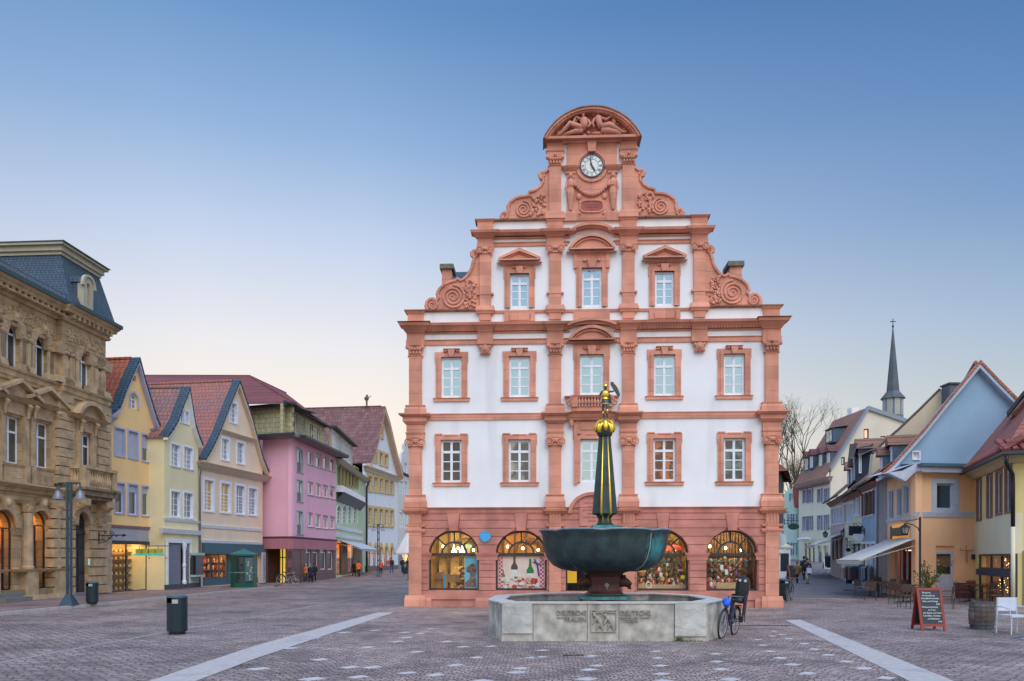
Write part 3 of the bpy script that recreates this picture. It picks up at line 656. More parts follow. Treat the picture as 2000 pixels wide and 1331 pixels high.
# centre: arched crowns
for top, base, z1 in ((457, 487, 524), (636, 664, 693)):
    h = 45/S
    cr.box(-35/S, 35/S, -.06, 0, Z(z1), Z(base+4)); cr.stack(-h*.82, h*.82, [(Z(base+7), Z(base+3), .08, .13), (Z(base+3), Z(base), .16, .24)]); dent(cr, -h*.8, h*.8, Z(base+7), Z(base+4), .15, .04, .04)
    cr.prism([(-h, Z(base))]+segarc(0, h, Z(base-3), (base-3-top)/S)+[(h, Z(base))], -.12, 0)
    archband(cr, 0, h, Z(base-1), (base-top)/S, 6/S, -.27, 0); archband(cr, 0, h*.84, Z(base-1), (base-top-8)/S, 4/S, -.19, 0)
    cr.box(-h, h, -.27, 0, Z(base), Z(base-2.6)); cr.prism([(-6/S, Z(z1-1)), (6/S, Z(z1-1)), (9/S, Z(z1-17)), (-9/S, Z(z1-17))], -.17, 0)
    for sx in (-1, 1): cr.ell((sx*14/S, -.09, Z(z1-15)), (.06, .05, .06), 7, 5); cr.box(sx*35/S, sx*28/S, -.10, 0, Z(z1), Z(base+7)) if top == 457 else None
cr.box(-35/S, 35/S, -.05, 0, Z(626), Z(609)); cr.v = [(x, y, z-max(0, -y-.05)*(z-1.9)/29.5) for x, y, z in cr.v]; cr.build('window_crown', RED, MR)
# balcony front under the centre window and the panel below
bl = MB()
bl.stack(X(1116), X(1200), [(Z(820), Z(814), .16, .22), (Z(814), Z(807), .24, .28), (Z(807), Z(804), .30, .38), (Z(776), Z(773), .18, .22)])
bl.box(X(1120), X(1196), -.12, 0, Z(804), Z(796)); 
for q in range(9): x = X(1134)+(X(1182)-X(1134))*q/8; bl.lathe([(.035,0),(.045,.03),(.03,.08),(.06,.16),(.055,.22),(.03,.32),(.045,.36),(.04,.40)], (x, -.14, Z(796)), 8)
for a, b in ((1119,1131),(1185,1197)): bl.box(X(a), X(b), -.2, 0, Z(796), Z(775))
for sx in (-1, 1):
    bl.tube([(sx*44/S+cos(t)*.09, -.2, Z(788)+sin(t)*.09) for t in [2*pi*i/10 for i in range(10)]], .035, 5, closed=True); bl.tube([(sx*38/S, -.2, Z(775)), (sx*41/S, -.2, Z(781)), (sx*47/S, -.2, Z(787))], .05, 5)
    bl.ell((sx*40/S, -.15, Z(828)), (.10, .09, .16), 8, 6)
bl.box(X(1122), X(1194), -.05, 0, Z(858), Z(820)); bl.box(X(1136), X(1180), -.085, 0, Z(840), Z(826)); bl.box(X(1124), X(1130), -.1, 0, Z(946), Z(832)); bl.box(X(1186), X(1192), -.1, 0, Z(946), Z(832))
bl.build('balcony', RED, MR)
# arched inscription over the door
ins = MB(); ins.prism([(-41/S, Z(1003))]+[(41/S*cos(pi-pi*i/14), Z(1003)+37/S*sin(pi*i/14)) for i in range(15)]+[(41/S, Z(1003))], -.09, 0)
for i in range(14):
    a0, a1 = pi-pi*i/14, pi-pi*(i+1)/14; p = lambda a, r, q: (r/S*cos(a), Z(1003)+q/S*sin(a)); ins.prism([p(a0,46,41), p(a1,46,41), p(a1,39,35), p(a0,39,35)], -.17, 0)
ins.box(-24/S, 24/S, -.13, 0, Z(1028), Z(978)); ins.build('inscription_arch', REDG, MR)
it = MB()
for i, s_ in enumerate(('WIE DIE ALTE', 'MVNZ', 'AN DIESEM ORT', 'ERBAVT', 'WARD SIE NEV', 'ANNO')): text_mb(it, s_, 0, -.13, Z(985+i*7), .10, .004)
it.build('inscription_lettering', plain('dark_letter_red', (.16,.06,.045)), MR)
# --- clock bay
ck = MB(); ck.box(X(1110), X(1206), -.06, 0, Z(427), Z(276)); ck.build('clock_panel', RED, MR)
zc = Z(327)
ring = MB()
for r_, w_, y_ in ((31, 5, .12), (25, 4, .10)):
    n = 40
    for i in range(n):
        a0, a1 = 2*pi*i/n, 2*pi*(i+1)/n
        ring.prism([(r_/S*cos(a0), zc+r_/S*sin(a0)), (r_/S*cos(a1), zc+r_/S*sin(a1)), ((r_-w_)/S*cos(a1), zc+(r_-w_)/S*sin(a1)), ((r_-w_)/S*cos(a0), zc+(r_-w_)/S*sin(a0))], -y_, -.05)
ring.prism([(-7/S, Z(301)), (7/S, Z(301)), (9/S, Z(278)), (-9/S, Z(278))], -.22, -.05); ring.build('clock_surround', RED, MR)
R = 22/S
fc = MB(); n = 40; fc.prism([(R*cos(2*pi*i/n), zc+R*sin(2*pi*i/n)) for i in range(n)], -.11, -.05)
fo = fc.build('clock_face', plain('clock_dial', (.72,.76,.70), .5), MR)
km = plain('clock_blue_black', (.015,.022,.05), .5); nm = MB()
for i in range(n): a0, a1 = 2*pi*i/n, 2*pi*(i+1)/n; nm.prism([(q*cos(a), zc+q*sin(a)) for q, a in ((R*1.05,a0),(R*1.05,a1),(R*.95,a1),(R*.95,a0))], -.135, -.05); nm.prism([(q*cos(a), zc+q*sin(a)) for q, a in ((R*.60,a0),(R*.60,a1),(R*.575,a1),(R*.575,a0))], -.118, -.105)
ROM = ['XII','I','II','III','IIII','V','VI','VII','VIII','IX','X','XI']
for h_ in range(12):
    st_ = len(nm.v); text_mb(nm, ROM[h_], 0, 0, -.05, .15, .004, sx=.75)
    a = -2*pi*h_/12; nm.xf(Matrix.Translation((0, -.113, zc)) @ Matrix.Rotation(-a, 4, 'Y') @ Matrix.Translation((0, 0, R*.77)), st_)
nm.build('numerals', km, fo)
for an, ln, wd, yy in ((-12, .86, .020, -.135), (149, .62, .030, -.128)):
    a = radians(an); hd = MB(); hd.prism([(-wd, -.1), (wd, -.1), (wd*1.1, R*ln*.7), (0, R*ln), (-wd*1.1, R*ln*.7)], -.006, .006); hd.xf(Matrix.Translation((0, yy, zc)) @ Matrix.Rotation(a, 4, 'Y')); hd.build('clock_hand', km, fo)
# garland, caryatids, oval cartouche
gd = MB()
for i in range(15):
    t = i/14*2-1; gd.ell((t*31/S, -.12, Z(366)+(t*t-1)*.34), (.06, .07, .055+.03*(1-t*t)), 7, 5)
for sx in (-1, 1):
    x = sx*41/S
    gd.stack(x-.10, x+.10, [(Z(326), Z(322), .20, .24), (Z(332), Z(326), .12, .20), (Z(338), Z(332), .10, .10)])
    gd.ell((x, -.16, Z(347)), (.085, .09, .11), 9, 6)                       # head
    gd.tube([(x, -.15, Z(352)), (x, -.14, Z(360)), (x-sx*.01, -.14, Z(370)), (x, -.13, Z(382)), (x, -.12, Z(396)), (x, -.1, Z(412))], [.05, .15, .13, .16, .11, .05], 8)
    gd.tube([(x-sx*.14, -.18, Z(359)), (x-sx*.17, -.24, Z(368)), (x+sx*.04, -.28, Z(367))], [.055, .05, .035], 6); gd.tube([(x+sx*.14, -.18, Z(359)), (x+sx*.17, -.2, Z(372)), (x+sx*.08, -.22, Z(382))], [.055, .05, .035], 6)
    gd.stack(x-.12, x+.12, [(Z(430), Z(418), .13, .10), (Z(418), Z(411), .1, .06)])
    gd.ell((sx*25/S, -.1, Z(386)), (.1, .06, .12), 8, 5); gd.ell((sx*23/S, -.08, Z(397)), (.05, .04, .05), 7, 5); gd.ell((sx*23/S, -.08, Z(419)), (.05, .04, .05), 7, 5)
pts = [(cos(2*pi*i/20), sin(2*pi*i/20)) for i in range(20)]
sq = lambda v: (abs(v)**.6)*(1 if v > 0 else -1)
gd.tube([(sq(a)*23/S, -.08, Z(405)+sq(b)*11.5/S) for a, b in pts], .035, 6, closed=True); gd.build('relief', RED, MR)
ct = MB(); ct.prism([(sq(a)*22/S, Z(405)+sq(b)*10.5/S) for a, b in pts], -.075, -.05); ct.build('cartouche', mat('deep_red_stone', (.36,.10,.075), .8), MR)
ct = MB(); text_mb(ct, 'NOVA ET AMPLA', 0, -.077, Z(403.5), .085, .003); text_mb(ct, 'MONETA ANNO', 0, -.077, Z(408), .07, .003); text_mb(ct, '1874', 0, -.077, Z(412), .06, .003); ct.build('cartouche_lettering', plain('dark_letter_red', (.16,.06,.045)), MR)
# --- top entablature and pediment
tp = MB(); tp.stack(X(1076), X(1240), [(Z(276), Z(272), .13, .17), (Z(272), Z(266), .17, .22)])
tp.stack(X(1110), X(1206), [(Z(277), Z(273), .17, .20)])
for o_, i_, y_ in ((0, 5, .42), (5, 10, .34), (10, 13, .24)): archband(tp, 0, (93-o_)/S, Z(267)-y_*.56, (60-o_)/S, (i_-o_)/S*1.15, -y_, .35, 26)
tp.box(X(1068), X(1248), -.36, .35, Z(269)-.2, Z(264)-.2); tp.build('pediment', RED, MR)
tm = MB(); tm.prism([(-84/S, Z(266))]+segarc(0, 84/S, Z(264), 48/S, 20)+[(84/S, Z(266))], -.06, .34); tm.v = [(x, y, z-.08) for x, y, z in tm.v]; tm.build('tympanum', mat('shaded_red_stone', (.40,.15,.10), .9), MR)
cpx = MB(); archband(cpx, 0, 95/S, Z(268)-.25, 62/S, 2.2/S, -.46, .38, 26); cpx.build('pediment_coping', REDC, MR)
fg = MB()
def limb(p, r, n=7): fg.tube([((a-1158)/S, -.06-d, Z(b)) for a, b, d in p], r, n)
# bearded river figure on the left, goddess on the right
fg.ell((X(1141), -.22, Z(222)), (.085, .1, .11), 9, 6); fg.ell((X(1141), -.28, Z(227)), (.05, .06, .08), 7, 5)
limb([(1141,228,.12),(1142,234,.14),(1143,243,.14),(1139,251,.12)], [.07,.17,.15,.14]); limb([(1138,250,.14),(1125,246,.22),(1115,242,.24),(1108,250,.2),(1096,260,.14),(1088,262,.1)], [.13,.11,.09,.08,.06,.04]); limb([(1140,253,.12),(1126,256,.16),(1112,259,.14),(1100,263,.1)], [.12,.1,.07,.05])
limb([(1136,233,.14),(1127,228,.16),(1124,236,.2),(1119,244,.2)], [.07,.055,.05,.035]); limb([(1149,234,.14),(1155,242,.16),(1150,250,.2)], [.07,.055,.04]); limb([(1135,228,.12),(1120,242,.12),(1104,255,.1)], [.03,.03,.03], 5)
fg.ell((X(1169), -.22, Z(218)), (.08, .1, .105), 9, 6); limb([(1169,225,.12),(1170,231,.14),(1172,240,.14),(1177,249,.12)], [.06,.15,.12,.14]); limb([(1177,249,.14),(1192,246,.2),(1202,251,.18),(1216,258,.12),(1224,259,.1)], [.14,.12,.09,.06,.04]); limb([(1176,254,.12),(1190,256,.15),(1204,259,.14),(1214,262,.1)], [.13,.12,.1,.06])
limb([(1175,230,.14),(1186,235,.16),(1193,229,.16),(1197,231,.16)], [.06,.05,.045,.035]); limb([(1164,231,.14),(1159,240,.16),(1162,249,.18)], [.06,.05,.04]); fg.ell((X(1200), -.15, Z(237)), (.1, .07, .15), 8, 6)
for q in range(22): a = X(random.uniform(1140, 1215)); fg.ell((a, -.12, Z(random.uniform(255, 264))), (random.uniform(.05, .11), .07, random.uniform(.04, .07)), 7, 5)
for q in range(16): t = random.uniform(-1, 1); fg.ell((t*1.35, -.09, Z(258)+.72*(1-t*t)), (.09, .05, .05), 6, 4)
fg.v = [(x, y, z-.12) for x, y, z in fg.v]; fg.build('pediment_sculpture', RED, MR, smooth=True)
# --- scroll gables (volutes)
def spiral(mb, cx, cz, R, turns, sgn, y, r, ph=0, n=18):
    pts = []
    for i in range(int(turns*n)+1):
        t = i/n; rr = R*(1-t/turns*.88); a = ph+sgn*2*pi*t; pts.append((cx+rr*cos(a), y, cz+rr*sin(a)))
    mb.tube(pts, [r*(1-.5*i/len(pts)) for i in range(len(pts))], 6)
def vol(mir):
    f = (lambda p: mx(p)) if mir else (lambda p: p); sg = -1 if mir else 1
    low = [(940,602),(838,602),(836,594),(838,586),(843,581),(850,580),(857,584),(861,578),(858,572),(862,562),(872,552),(884,547),(894,545),(897,541),(904,545),(912,541),(920,532),(926,520),(929,506),(931,501),(926,497),(925,491),(929,487),(936,487),(941,490)]
    upp = [(1076,426),(985,426),(983,420),(986,414),(991,413),(995,416),(997,409),(996,402),(1001,393),(1010,386),(1020,383),(1036,381),(1037,374),(1048,371),(1058,364),(1064,355),(1065,349),(1059,347),(1057,341),(1060,336),(1067,336),(1076,330)]
    for pl, sps in ((low, ((889,577,24,3,1),(849,592,10,2,1),(933,494,6,1.3,-1))), (upp, ((1026,408,17,2.6,1),(990,420,6,1.4,1),(1064,341,5,1.3,-1)))):
        pts = [(X(f(a)), Z(b)) for a, b in pl]; mb = MB(); mb.plate([pts], -.03, .28)
        edge = pts[1:]
        mb.tube([(a, -.04, b) for a, b in edge], .07, 6); 
        inn = [(a+sg*.0, -.035, b) for a, b in edge]
        for cx_, cz_, R_, tn, sn in sps: spiral(mb, X(f(cx_)), Z(cz_), R_/S, tn, sn*sg*-1, -.05, .055, pi/2)
        mb.build('scroll', RED, MR, smooth=False)
    for (x0, x1, y0, y1, n_) in ((912, 932, 545, 598, 60), (1040, 1068, 380, 420, 46)):
        lf = MB()
        for q in range(n_):
            t = q/n_; x = random.uniform(x0, x1); z = y0+(y1-y0)*t
            lf.ell((X(f(x)), -.07, Z(z)), (random.uniform(.03, .09), .05, random.uniform(.03, .08)), 6, 4)
        lf.build('leaf_carving', RED, MR)
vol(False); vol(True)
# --- shop windows: frames, glass, lit rooms behind
def band_ring(mb, c, z, r0, r1, rise0, rise1, y0, y1, n=16):
    for i in range(n):
        a0, a1 = pi*i/n, pi*(i+1)/n
        mb.prism([(c+r0*cos(a0), z+rise0*sin(a0)), (c+r0*cos(a1), z+rise0*sin(a1)), (c+r1*cos(a1), z+rise1*sin(a1)), (c+r1*cos(a0), z+rise1*sin(a0))], y0, y1)
FRM = plain('dark_shopfront_frame', (.035,.035,.038), .4)
WARM = mat('warm_shop_plaster', (.62,.44,.17), .8, .18, 1.3, .05, emit=.0)
WOOD = mat('oak_shelf', (.35,.19,.08), .6, .25, 4., .1)
LAMP = emis('shop_lamp_glow', (1., .78, .46), 30.)
def goods(mb, x0, x1, y, z, n, s, tall=1.):
    for i in range(n):
        x = x0+(x1-x0)*(i+.5)/n+random.uniform(-.3, .3)*s; r = s*random.uniform(.35, .55); h = s*tall*random.uniform(.8, 1.6)
        if random.random() < .5: mb.lathe([(r,0),(r,h*.6),(r*.4,h*.8),(r*.35,h)], (x, y, z), 7)
        else: mb.box(x-r, x+r, y-r*.6, y+r*.6, z, z+h*.8)
GC = [plain('goods_'+n, c, .5) for n, c in (('red',(.65,.06,.04)),('cream',(.75,.62,.42)),('amber',(.75,.38,.06)),('green',(.10,.22,.06)),('white',(.8,.78,.72)),('plum',(.28,.08,.18)),('teal',(.08,.35,.35)),('brown',(.20,.09,.04)))]
def room(parent, x0, x1, z0, z1, dep, wallm, y0=.38, em=LAMP, name='shop_interior'):
    r = MB(); t = .02
    r.box(x0-.3, x1+.3, y0+dep, y0+dep+t, z0-.05, z1+.2); r.box(x0-.32, x0-.3, y0+.02, y0+dep, z0-.05, z1+.2); r.box(x1+.3, x1+.32, y0+.02, y0+dep, z0-.05, z1+.2)
    r.box(x0-.3, x1+.3, y0+.02, y0+dep, z1+.2, z1+.22); r.box(x0-.3, x1+.3, y0+.02, y0+dep, z0-.07, z0-.05)
    o = r.build(name, wallm, parent)
    lm = MB(); lm.box(x0+.15, x1-.15, y0+.35, y0+.6, z1+.12, z1+.15); lm.build('ceiling_lamp', em, o); return o
for k, (a, b) in enumerate(AR):
    x0, x1 = X(a), X(b); c = (x0+x1)/2; r = (x1-x0)/2
    f = MB(); y0, y1 = .17, .25
    band_ring(f, c, zs, r, r-.07, ris, ris-.07, y0, y1); band_ring(f, c, zs, r*.53, r*.45, ris*.53, ris*.44, y0+.005, y1-.005)
    f.box(x0, x0+.06, y0, y1, zb, zs); f.box(x1-.06, x1, y0, y1, zb, zs); f.box(x0+.06, x1-.06, y0-.02, y1, Z(1086), Z(1081)); f.box(x0+.06, x1-.06, y0, y1, zb, zb+.08)
    for an in (90, 135, 45):
        t = radians(an); f.tube([(c+r*.5*cos(t), .21, zs+ris*.5*sin(t)), (c+r*.98*cos(t), .21, zs+ris*.98*sin(t))], .028, 4)
    fo = f.build('shop_window', FRM, MR)
    g = MB(); g.prism(archloop(x0+.02, x1-.02, zb+.02, zs, ris-.02, 16), .205, .215); g.build('pane', SHG, fo)
    wm = [WARM, mat('orange_shop_plaster', (.68,.36,.10), .8, .15, 1., .05), mat('ochre_shop_plaster', (.58,.44,.12), .8, .25, 1.5, .05), mat('brown_shop_plaster', (.42,.24,.10), .8, .3, 2., .05)][k]
    ro = room(MR, x0, x1, zb, zs+ris, 1.6, wm)
    H = zs-zb; pm_ = plain('dark_oak_post', (.10,.055,.03)); bk_ = MB()
    for q in range(5): xx = x0+.05+q*.47+(.1 if k % 2 else 0); bk_.box(xx, xx+.09, 1.75, 1.9, zb, zs+ris)
    bk_.box(x0, x1, 1.7, 1.88, zs-.1, zs+.02); band_ring(bk_, c+.3, zs+.05, .62, .52, .62, .52, 1.66, 1.74, 10); bk_.build('posts', pm_, ro)
    ch_ = MB()
    for q in range(4): xx = x0+.25+q*.5; ch_.box(xx, xx+.07, .4, 1.8, zs+ris-.05+.0, zs+ris+.08)
    ch_.build('ceiling_beams', pm_, ro)
    for q in range(3): lq = MB(); lq.ell((x0+.4+q*.62, 1.2, zs+.28-.07*q), (.05,.05,.06), 8, 5); lq.build('pendant_lamp', emis('bright_bulb', (1,.85,.6), 12), ro)
    if k == 3:
        cq = MB()
        for q in range(16): xx = x0+.1+q*.12; cq.tube([(xx, 1.5, zs-.05), (xx+.03*sin(q), 1.48, zs+.3), (xx, 1.5, zs+ris)], .05, 5)
        cq.build('curtain', mat('brown_curtain', (.22,.12,.06), .9, .3, 6), ro)
    if k == 0:
        s = MB(); s.box(x0+.1, x0+.5, .9, 1.2, zb, zb+.42); s.box(x0+.62, x0+1.1, .8, 1.1, zb+.3, zb+.6); s.box(x0+.15, x0+.45, .8, 1.1, zb+.42, zb+.7); s.box(x0+.9, x0+1.5, 1.3, 1.6, zb, zb+.5); s.build('crate', WOOD, ro)
        for q, gm in enumerate((GC[2], GC[1], GC[7])):
            m_ = MB(); 
            for z_ in (.05, .33, .58, .80): goods(m_, x0+.85+q*.16, x0+1.35, 1.0-.15*q+.2, zb+z_, 6, .09, 1.1)
            m_.build('goods', gm, ro)
        m_ = MB(); m_.box(x0+.5, x0+.57, .6, .66, zb, zb+.62); m_.build('blue_roll', plain('cyan_paint', (.02,.35,.65)), ro)
        for q in (.45, .62): l = MB(); l.lathe([(.1,0),(.09,.05),(.03,.1),(.01,.3)], (x0+q*1.95, .9, zs+.05), 10); l.build('pendant_lamp', LAMP, ro)
        # poster with rock and sky, fixed inside the pane
        px0 = x0+1.38; po = MB().box(px0, x1-.07, .26, .28, zb+.08, Z(1087)).build('poster', plain('poster_sky', (.18,.52,.66), .5), fo)
        pr = MB(); pr.prism([(px0+.02, zb+.12), (x1-.1, zb+.12), (x1-.13, zb+.35), (px0+.42, zb+.52), (x1-.1, zb+.82), (px0+.44, zb+1.0), (px0+.3, zb+1.06), (px0+.05, zb+.88), (px0+.06, zb+.74), (px0+.22, zb+.66), (px0+.2, zb+.45), (px0+.02, zb+.3)], .252, .262); pr.build('poster_rock', mat('rock_print', (.26,.15,.11), .7, .6, 9., 0), po)
        ex = MB(); ex.box(x0+1.43, x0+1.62, .5, .54, zs+.22, zs+.33); ex.build('exit_sign', emis('green_sign_glow', (.1,.9,.3), 2.2), ro)
        ex = MB(); ex.box(x0+1.5, x0+1.53, .49, .5, zs+.25, zs+.31); ex.prism([(x0+1.55, zs+.275), (x0+1.60, zs+.3), (x0+1.60, zs+.25)], .49, .5); ex.build('exit_pictogram', WFR, ro)
    if k == 1:
        p = MB(); p.box(x0+.07, x1-.07, .26, .28, zb+.08, Z(1087)); po = p.build('poster', plain('poster_peach', (.95,.68,.60), .6), fo)
        m, nt_, bs_ = newmat('red_gingham'); ch_ = N(nt_, 'ShaderNodeTexChecker'); ch_.inputs['Scale'].default_value = 13; ch_.inputs['Color1'].default_value = (.75,.03,.04,1); ch_.inputs['Color2'].default_value = (.85,.66,.74,1)
        nt_.links.new(N(nt_, 'ShaderNodeTexCoord').outputs['Object'], ch_.inputs['Vector']); nt_.links.new(ch_.outputs[0], bs_.inputs['Base Color'])
        g_ = MB(); 
        for xx in (x0+.09, x1-.27): g_.box(xx, xx+.18, .25, .262, zb+.1, Z(1088))
        g_.build('gingham_border', m, po)
        def bottle(x, z, s, mt_, lab=True):
            b_ = MB(); b_.prism([(x-s*.14, z), (x+s*.14, z), (x+s*.14, z+s*.55), (x+s*.05, z+s*.72), (x+s*.045, z+s), (x-s*.045, z+s), (x-s*.05, z+s*.72), (x-s*.14, z+s*.55)], .246, .26); b_.build('printed_bottle', mt_, po)
            MB().box(x-s*.141, x+s*.141, .243, .25, z+s*.12, z+s*.42).build('printed_label', GC[4], po)
        bottle(x0+.72, zb+.42, .92, plain('brown_glass_print', (.12,.06,.05)), True); bottle(x0+1.34, zb+.25, .98, plain('green_glass_print', (.03,.20,.05)), True); bottle(x0+.28, zb+.3, .5, plain('olive_print', (.20,.22,.05)))
        for q in range(34):
            m_ = MB(); x = x0+.33+random.random()*1.3; z = zb+.12+random.random()*.42; r_ = random.uniform(.04, .11)
            m_.prism([(x+r_*cos(2*pi*i/9), z+r_*.8*sin(2*pi*i/9)) for i in range(9)], .241-.0005*q, .25); m_.build('printed_food', [GC[0], GC[4], plain('pink_print', (.8,.3,.35)), GC[1]][q % 4], po)
        for xx, zz_, c_ in ((x0+.98, zb+.16, 'jam_red'), (x0+1.5, zb+.14, 'jam_violet')):
            j_ = MB(); j_.box(xx-.11, xx+.11, .232, .24, zz_, zz_+.22); jo = j_.build('printed_jar', plain(c_, (.45,.03,.05) if 'red' in c_ else (.12,.04,.12)), po); j_ = MB(); j_.box(xx-.09, xx+.09, .228, .232, zz_+.04, zz_+.15); j_.build('printed_label', GC[4], po); j_ = MB(); j_.prism([(xx-.15, zz_+.22), (xx+.15, zz_+.22), (xx+.1, zz_+.33), (xx-.1, zz_+.33)], .23, .238); j_.build('printed_lid', GC[0], po)
        j_ = MB(); j_.tube([(x0+1.5, .245, Z(1092)), (x0+1.62, .245, zb+.95), (x0+1.68, .245, zb+.55)], .035, 5); j_.tube([(x0+1.45, .245, zb+1.1), (x0+1.75, .245, zb+1.0)], .03, 5); j_.build('printed_ribbon', plain('violet_ribbon', (.13,.06,.28)), po)
    if k >= 2:
        s = MB()
        hg = MB(); ho = []
        for q in range(26):
            xx = x0+.12+random.random()*1.75; zz_ = zb+.2+random.random()*1.15; rr_ = random.uniform(.035, .075); hg2 = MB(); hg2.ell((xx, .42+random.random()*.2, zz_), (rr_, .03, rr_*random.uniform(.8, 1.5)), 7, 5); ho.append((hg2, q))
        for hg2, q in ho: hg2.build('ornament', [GC[4], plain('pink_print', (.8,.3,.35)), GC[0], GC[2], GC[5], GC[1]][q % 6], fo)
        for z_ in (.32, .52, .72, .92, 1.1): s.box(x0+.05, x1-.1, 1.2, 1.5, zb+z_, zb+z_+.025)
        for x_ in (.05, .65, 1.25, 1.85): s.box(x0+x_, x0+x_+.03, 1.2, 1.5, zb, zb+1.2)
        if k == 3:
            for x_, s_ in ((.5, 1), (1.2, -1)): s.tube([(x0+x_-.35*s_, .7, zb+1.2), (x0+x_+.5*s_, .7, zb+.3)], .02, 4); s.tube([(x0+x_-.1*s_, .7, zb+1.2), (x0+x_+.6*s_, .7, zb+.5)], .015, 4)
        s.build('shelving', WOOD, ro)
        for q, gm in enumerate(GC):
            m_ = MB()
            for z_ in ((.34, .54, .74, .94) if q % 2 else (.34, .74, .94, 1.12)): goods(m_, x0+.1, x1-.1, 1.1-.02*q, zb+z_, 9, .105)
            goods(m_, x0+.1, x1-.1, .6+.03*q, zb+.02, 7, .15, 1.6); goods(m_, x0+.1, x1-.1, .55+.02*q, zb+.32, 5, .10, 1.2)
            m_.build('goods', gm, ro)
        s = MB(); s.box(x0+.02, x1-.02, .5, 1.1, zb-.04, zb+.22) if k == 2 else s.box(x0+.5, x0+1.8, .5, .9, zb, zb+.3); s.build('display_table', mat('pale_wood', (.55,.38,.2), .6), ro)
        tg = MB(); [tg.box(x0+a_, x0+a_+w_, .262, .268, zb+b_, zb+b_+h_) for a_, b_, w_, h_ in (((.1,.72,.16,.13),(1.72,.45,.15,.14)) if k == 2 else ((.6,.8,.12,.2),(.78,.62,.12,.2)))]; tg.build('notice', plain('yellow_notice' if k == 2 else 'white_notice', (.85,.62,.05) if k == 2 else (.75,.8,.8)), fo)
        if k == 2:
            u_ = MB(); u_.lathe([(.42,0),(.34,.12),(.18,.19),(.01,.22)], (x1-.42, .9, zs+.12), 14); u_.build('red_parasol', plain('red_cloth', (.85,.05,.03)), ro)
            t_ = MB(); t_.tube([(x0+.52+.1*cos(t)*1., .5, zb+.2+.12*sin(t)) for t in [2*pi*i/8 for i in range(8)]], .025, 5, closed=True); t_.build('heart_ornament', GC[4], ro)
# door bay in the centre
a, b = X(1108), X(1208); f = MB(); c = 0; r = b
band_ring(f, c, zs, r, r-.07, ris, ris-.07, .2, .28); f.box(a, a+.07, .2, .28, .02, zs); f.box(b-.07, b, .2, .28, .02, zs); f.box(-.035, .035, .2, .28, .02, zs); f.box(a+.07, b-.07, .19, .28, Z(1086), Z(1081))
fo = f.build('door', FRM, MR); MB().prism(archloop(a+.02, b-.02, .04, zs, ris-.02), .235, .245).build('pane', SHG, fo)
ro = room(MR, a, b, .05, zs+ris, 2., plain('dim_shop_wall', (.10,.07,.05)), em=emis('dim_lamp', (1,.6,.2), 2.5))
MB().box(a+.05, a+.45, .6, .63, Z(1140), Z(1110)).build('yellow_sign', emis('yellow_sign_glow', (.85,.45,.03), .5), ro)
# blue plaque between the first two arches
pq = MB(); pq.prism([(X(952)+.21*cos(2*pi*i/24)*(1+.05*cos(4*pi*i/24)), Z(1048)+.22*sin(2*pi*i/24)-(.03 if i == 6 else 0)) for i in range(24)], -.13, -.07); po = pq.build('plaque', plain('blue_enamel', (.03,.32,.62), .35), MR)
pq = MB(); [text_mb(pq, s_, X(952), -.131, Z(1046+i*4.6), .07, .003) for i, s_ in enumerate(('ALTE MÜNZE', 'ANNO 1748', 'SPEYER'))]; pq.build('plaque_lettering', plain('pale_blue_letter', (.25,.6,.8)), po)
# step in front
MB().box(X(1104), X(1212), -.35, .02, .0, .12).build('door_step', GRAN, MR)

MB.par = False
# ------------------------------------------------------------------ the fountain
FY = 19.6; fc_ = AT(1181, FY); s_ = FO/FY                     # photo pixels per metre at the fountain's axis
def FZ(py): return CH-(py-HZ)/s_
FT = thing('fountain', 'octagonal stone basin fountain with bronze bowl, gilded tapering column and statuette', 'fountain', (fc_.x, fc_.y, 0))
STN = mat('grey_fountain_stone', (.41,.395,.345), .85, .38, 3.2, .4, 24, stain=((.17,.155,.125), 2.0, .45, .85))
ft = MB()
rx, ry, zt = 2.93, 2.45, .86
yf = -2.15; fx_ = lambda px: (px-1000)/FO*17.45-fc_.x
corn = [(fx_(980),yf),(fx_(1380),yf),(2.76,-.95),(2.72,1.2),(1.75,2.6),(-1.55,2.6),(-2.75,1.2),(-2.93,-.95)]
inner = [(x*.88, y*.86) for x, y in corn]
n = 8
for i in range(n):
    a, b, c, d = corn[i], corn[(i+1)%n], inner[(i+1)%n], inner[i]
    ft.prismz([a, b, c, d], 0, zt)
ft.build('basin', STN, FT)
jt = MB()
for px in (1041, 1147, 1209, 1317): x = fx_(px); jt.box(x-.008, x+.008, yf-.004, yf+.01, .02, .87)
jt.build('joint_lines', plain('dark_joint', (.15,.15,.14), .9), FT)
fs_ = mat('light_facing_stone', (.47,.475,.43), .85, .25, 3, .6, 18, stain=((.25,.27,.24), 3.5, 4., .8))
for a_, b_, z_ in ((981, 1040, .185), (1318, 1379, .12)): MB().box(fx_(a_), fx_(b_), yf-.03, yf+.01, z_, .855).build('facing_slab', fs_, FT)
cpn = MB()
for i in range(n):
    a, b, c, d = [(x*1.012, y*1.012) for x, y in (corn[i], corn[(i+1)%n])]+[(x*.985, y*.985) for x, y in (inner[(i+1)%n], inner[i])]
    cpn.prismz([a, b, c, d], zt, zt+.035)
cpn.build('basin_rim', mat('worn_rim_stone', (.50,.50,.47), .8, .2, 3, .3, 30, stain=((.20,.20,.14), 3., 1, .6)), FT)
wt = MB(); wt.prismz([(x*.99, y*.99) for x, y in inner], .62, .70); m_, nt_, bs_ = newmat('dark_water'); bs_.inputs['Base Color'].default_value = (.10,.085,.10,1); bs_.inputs['Roughness'].default_value = .25; wt.build('water', m_, FT)
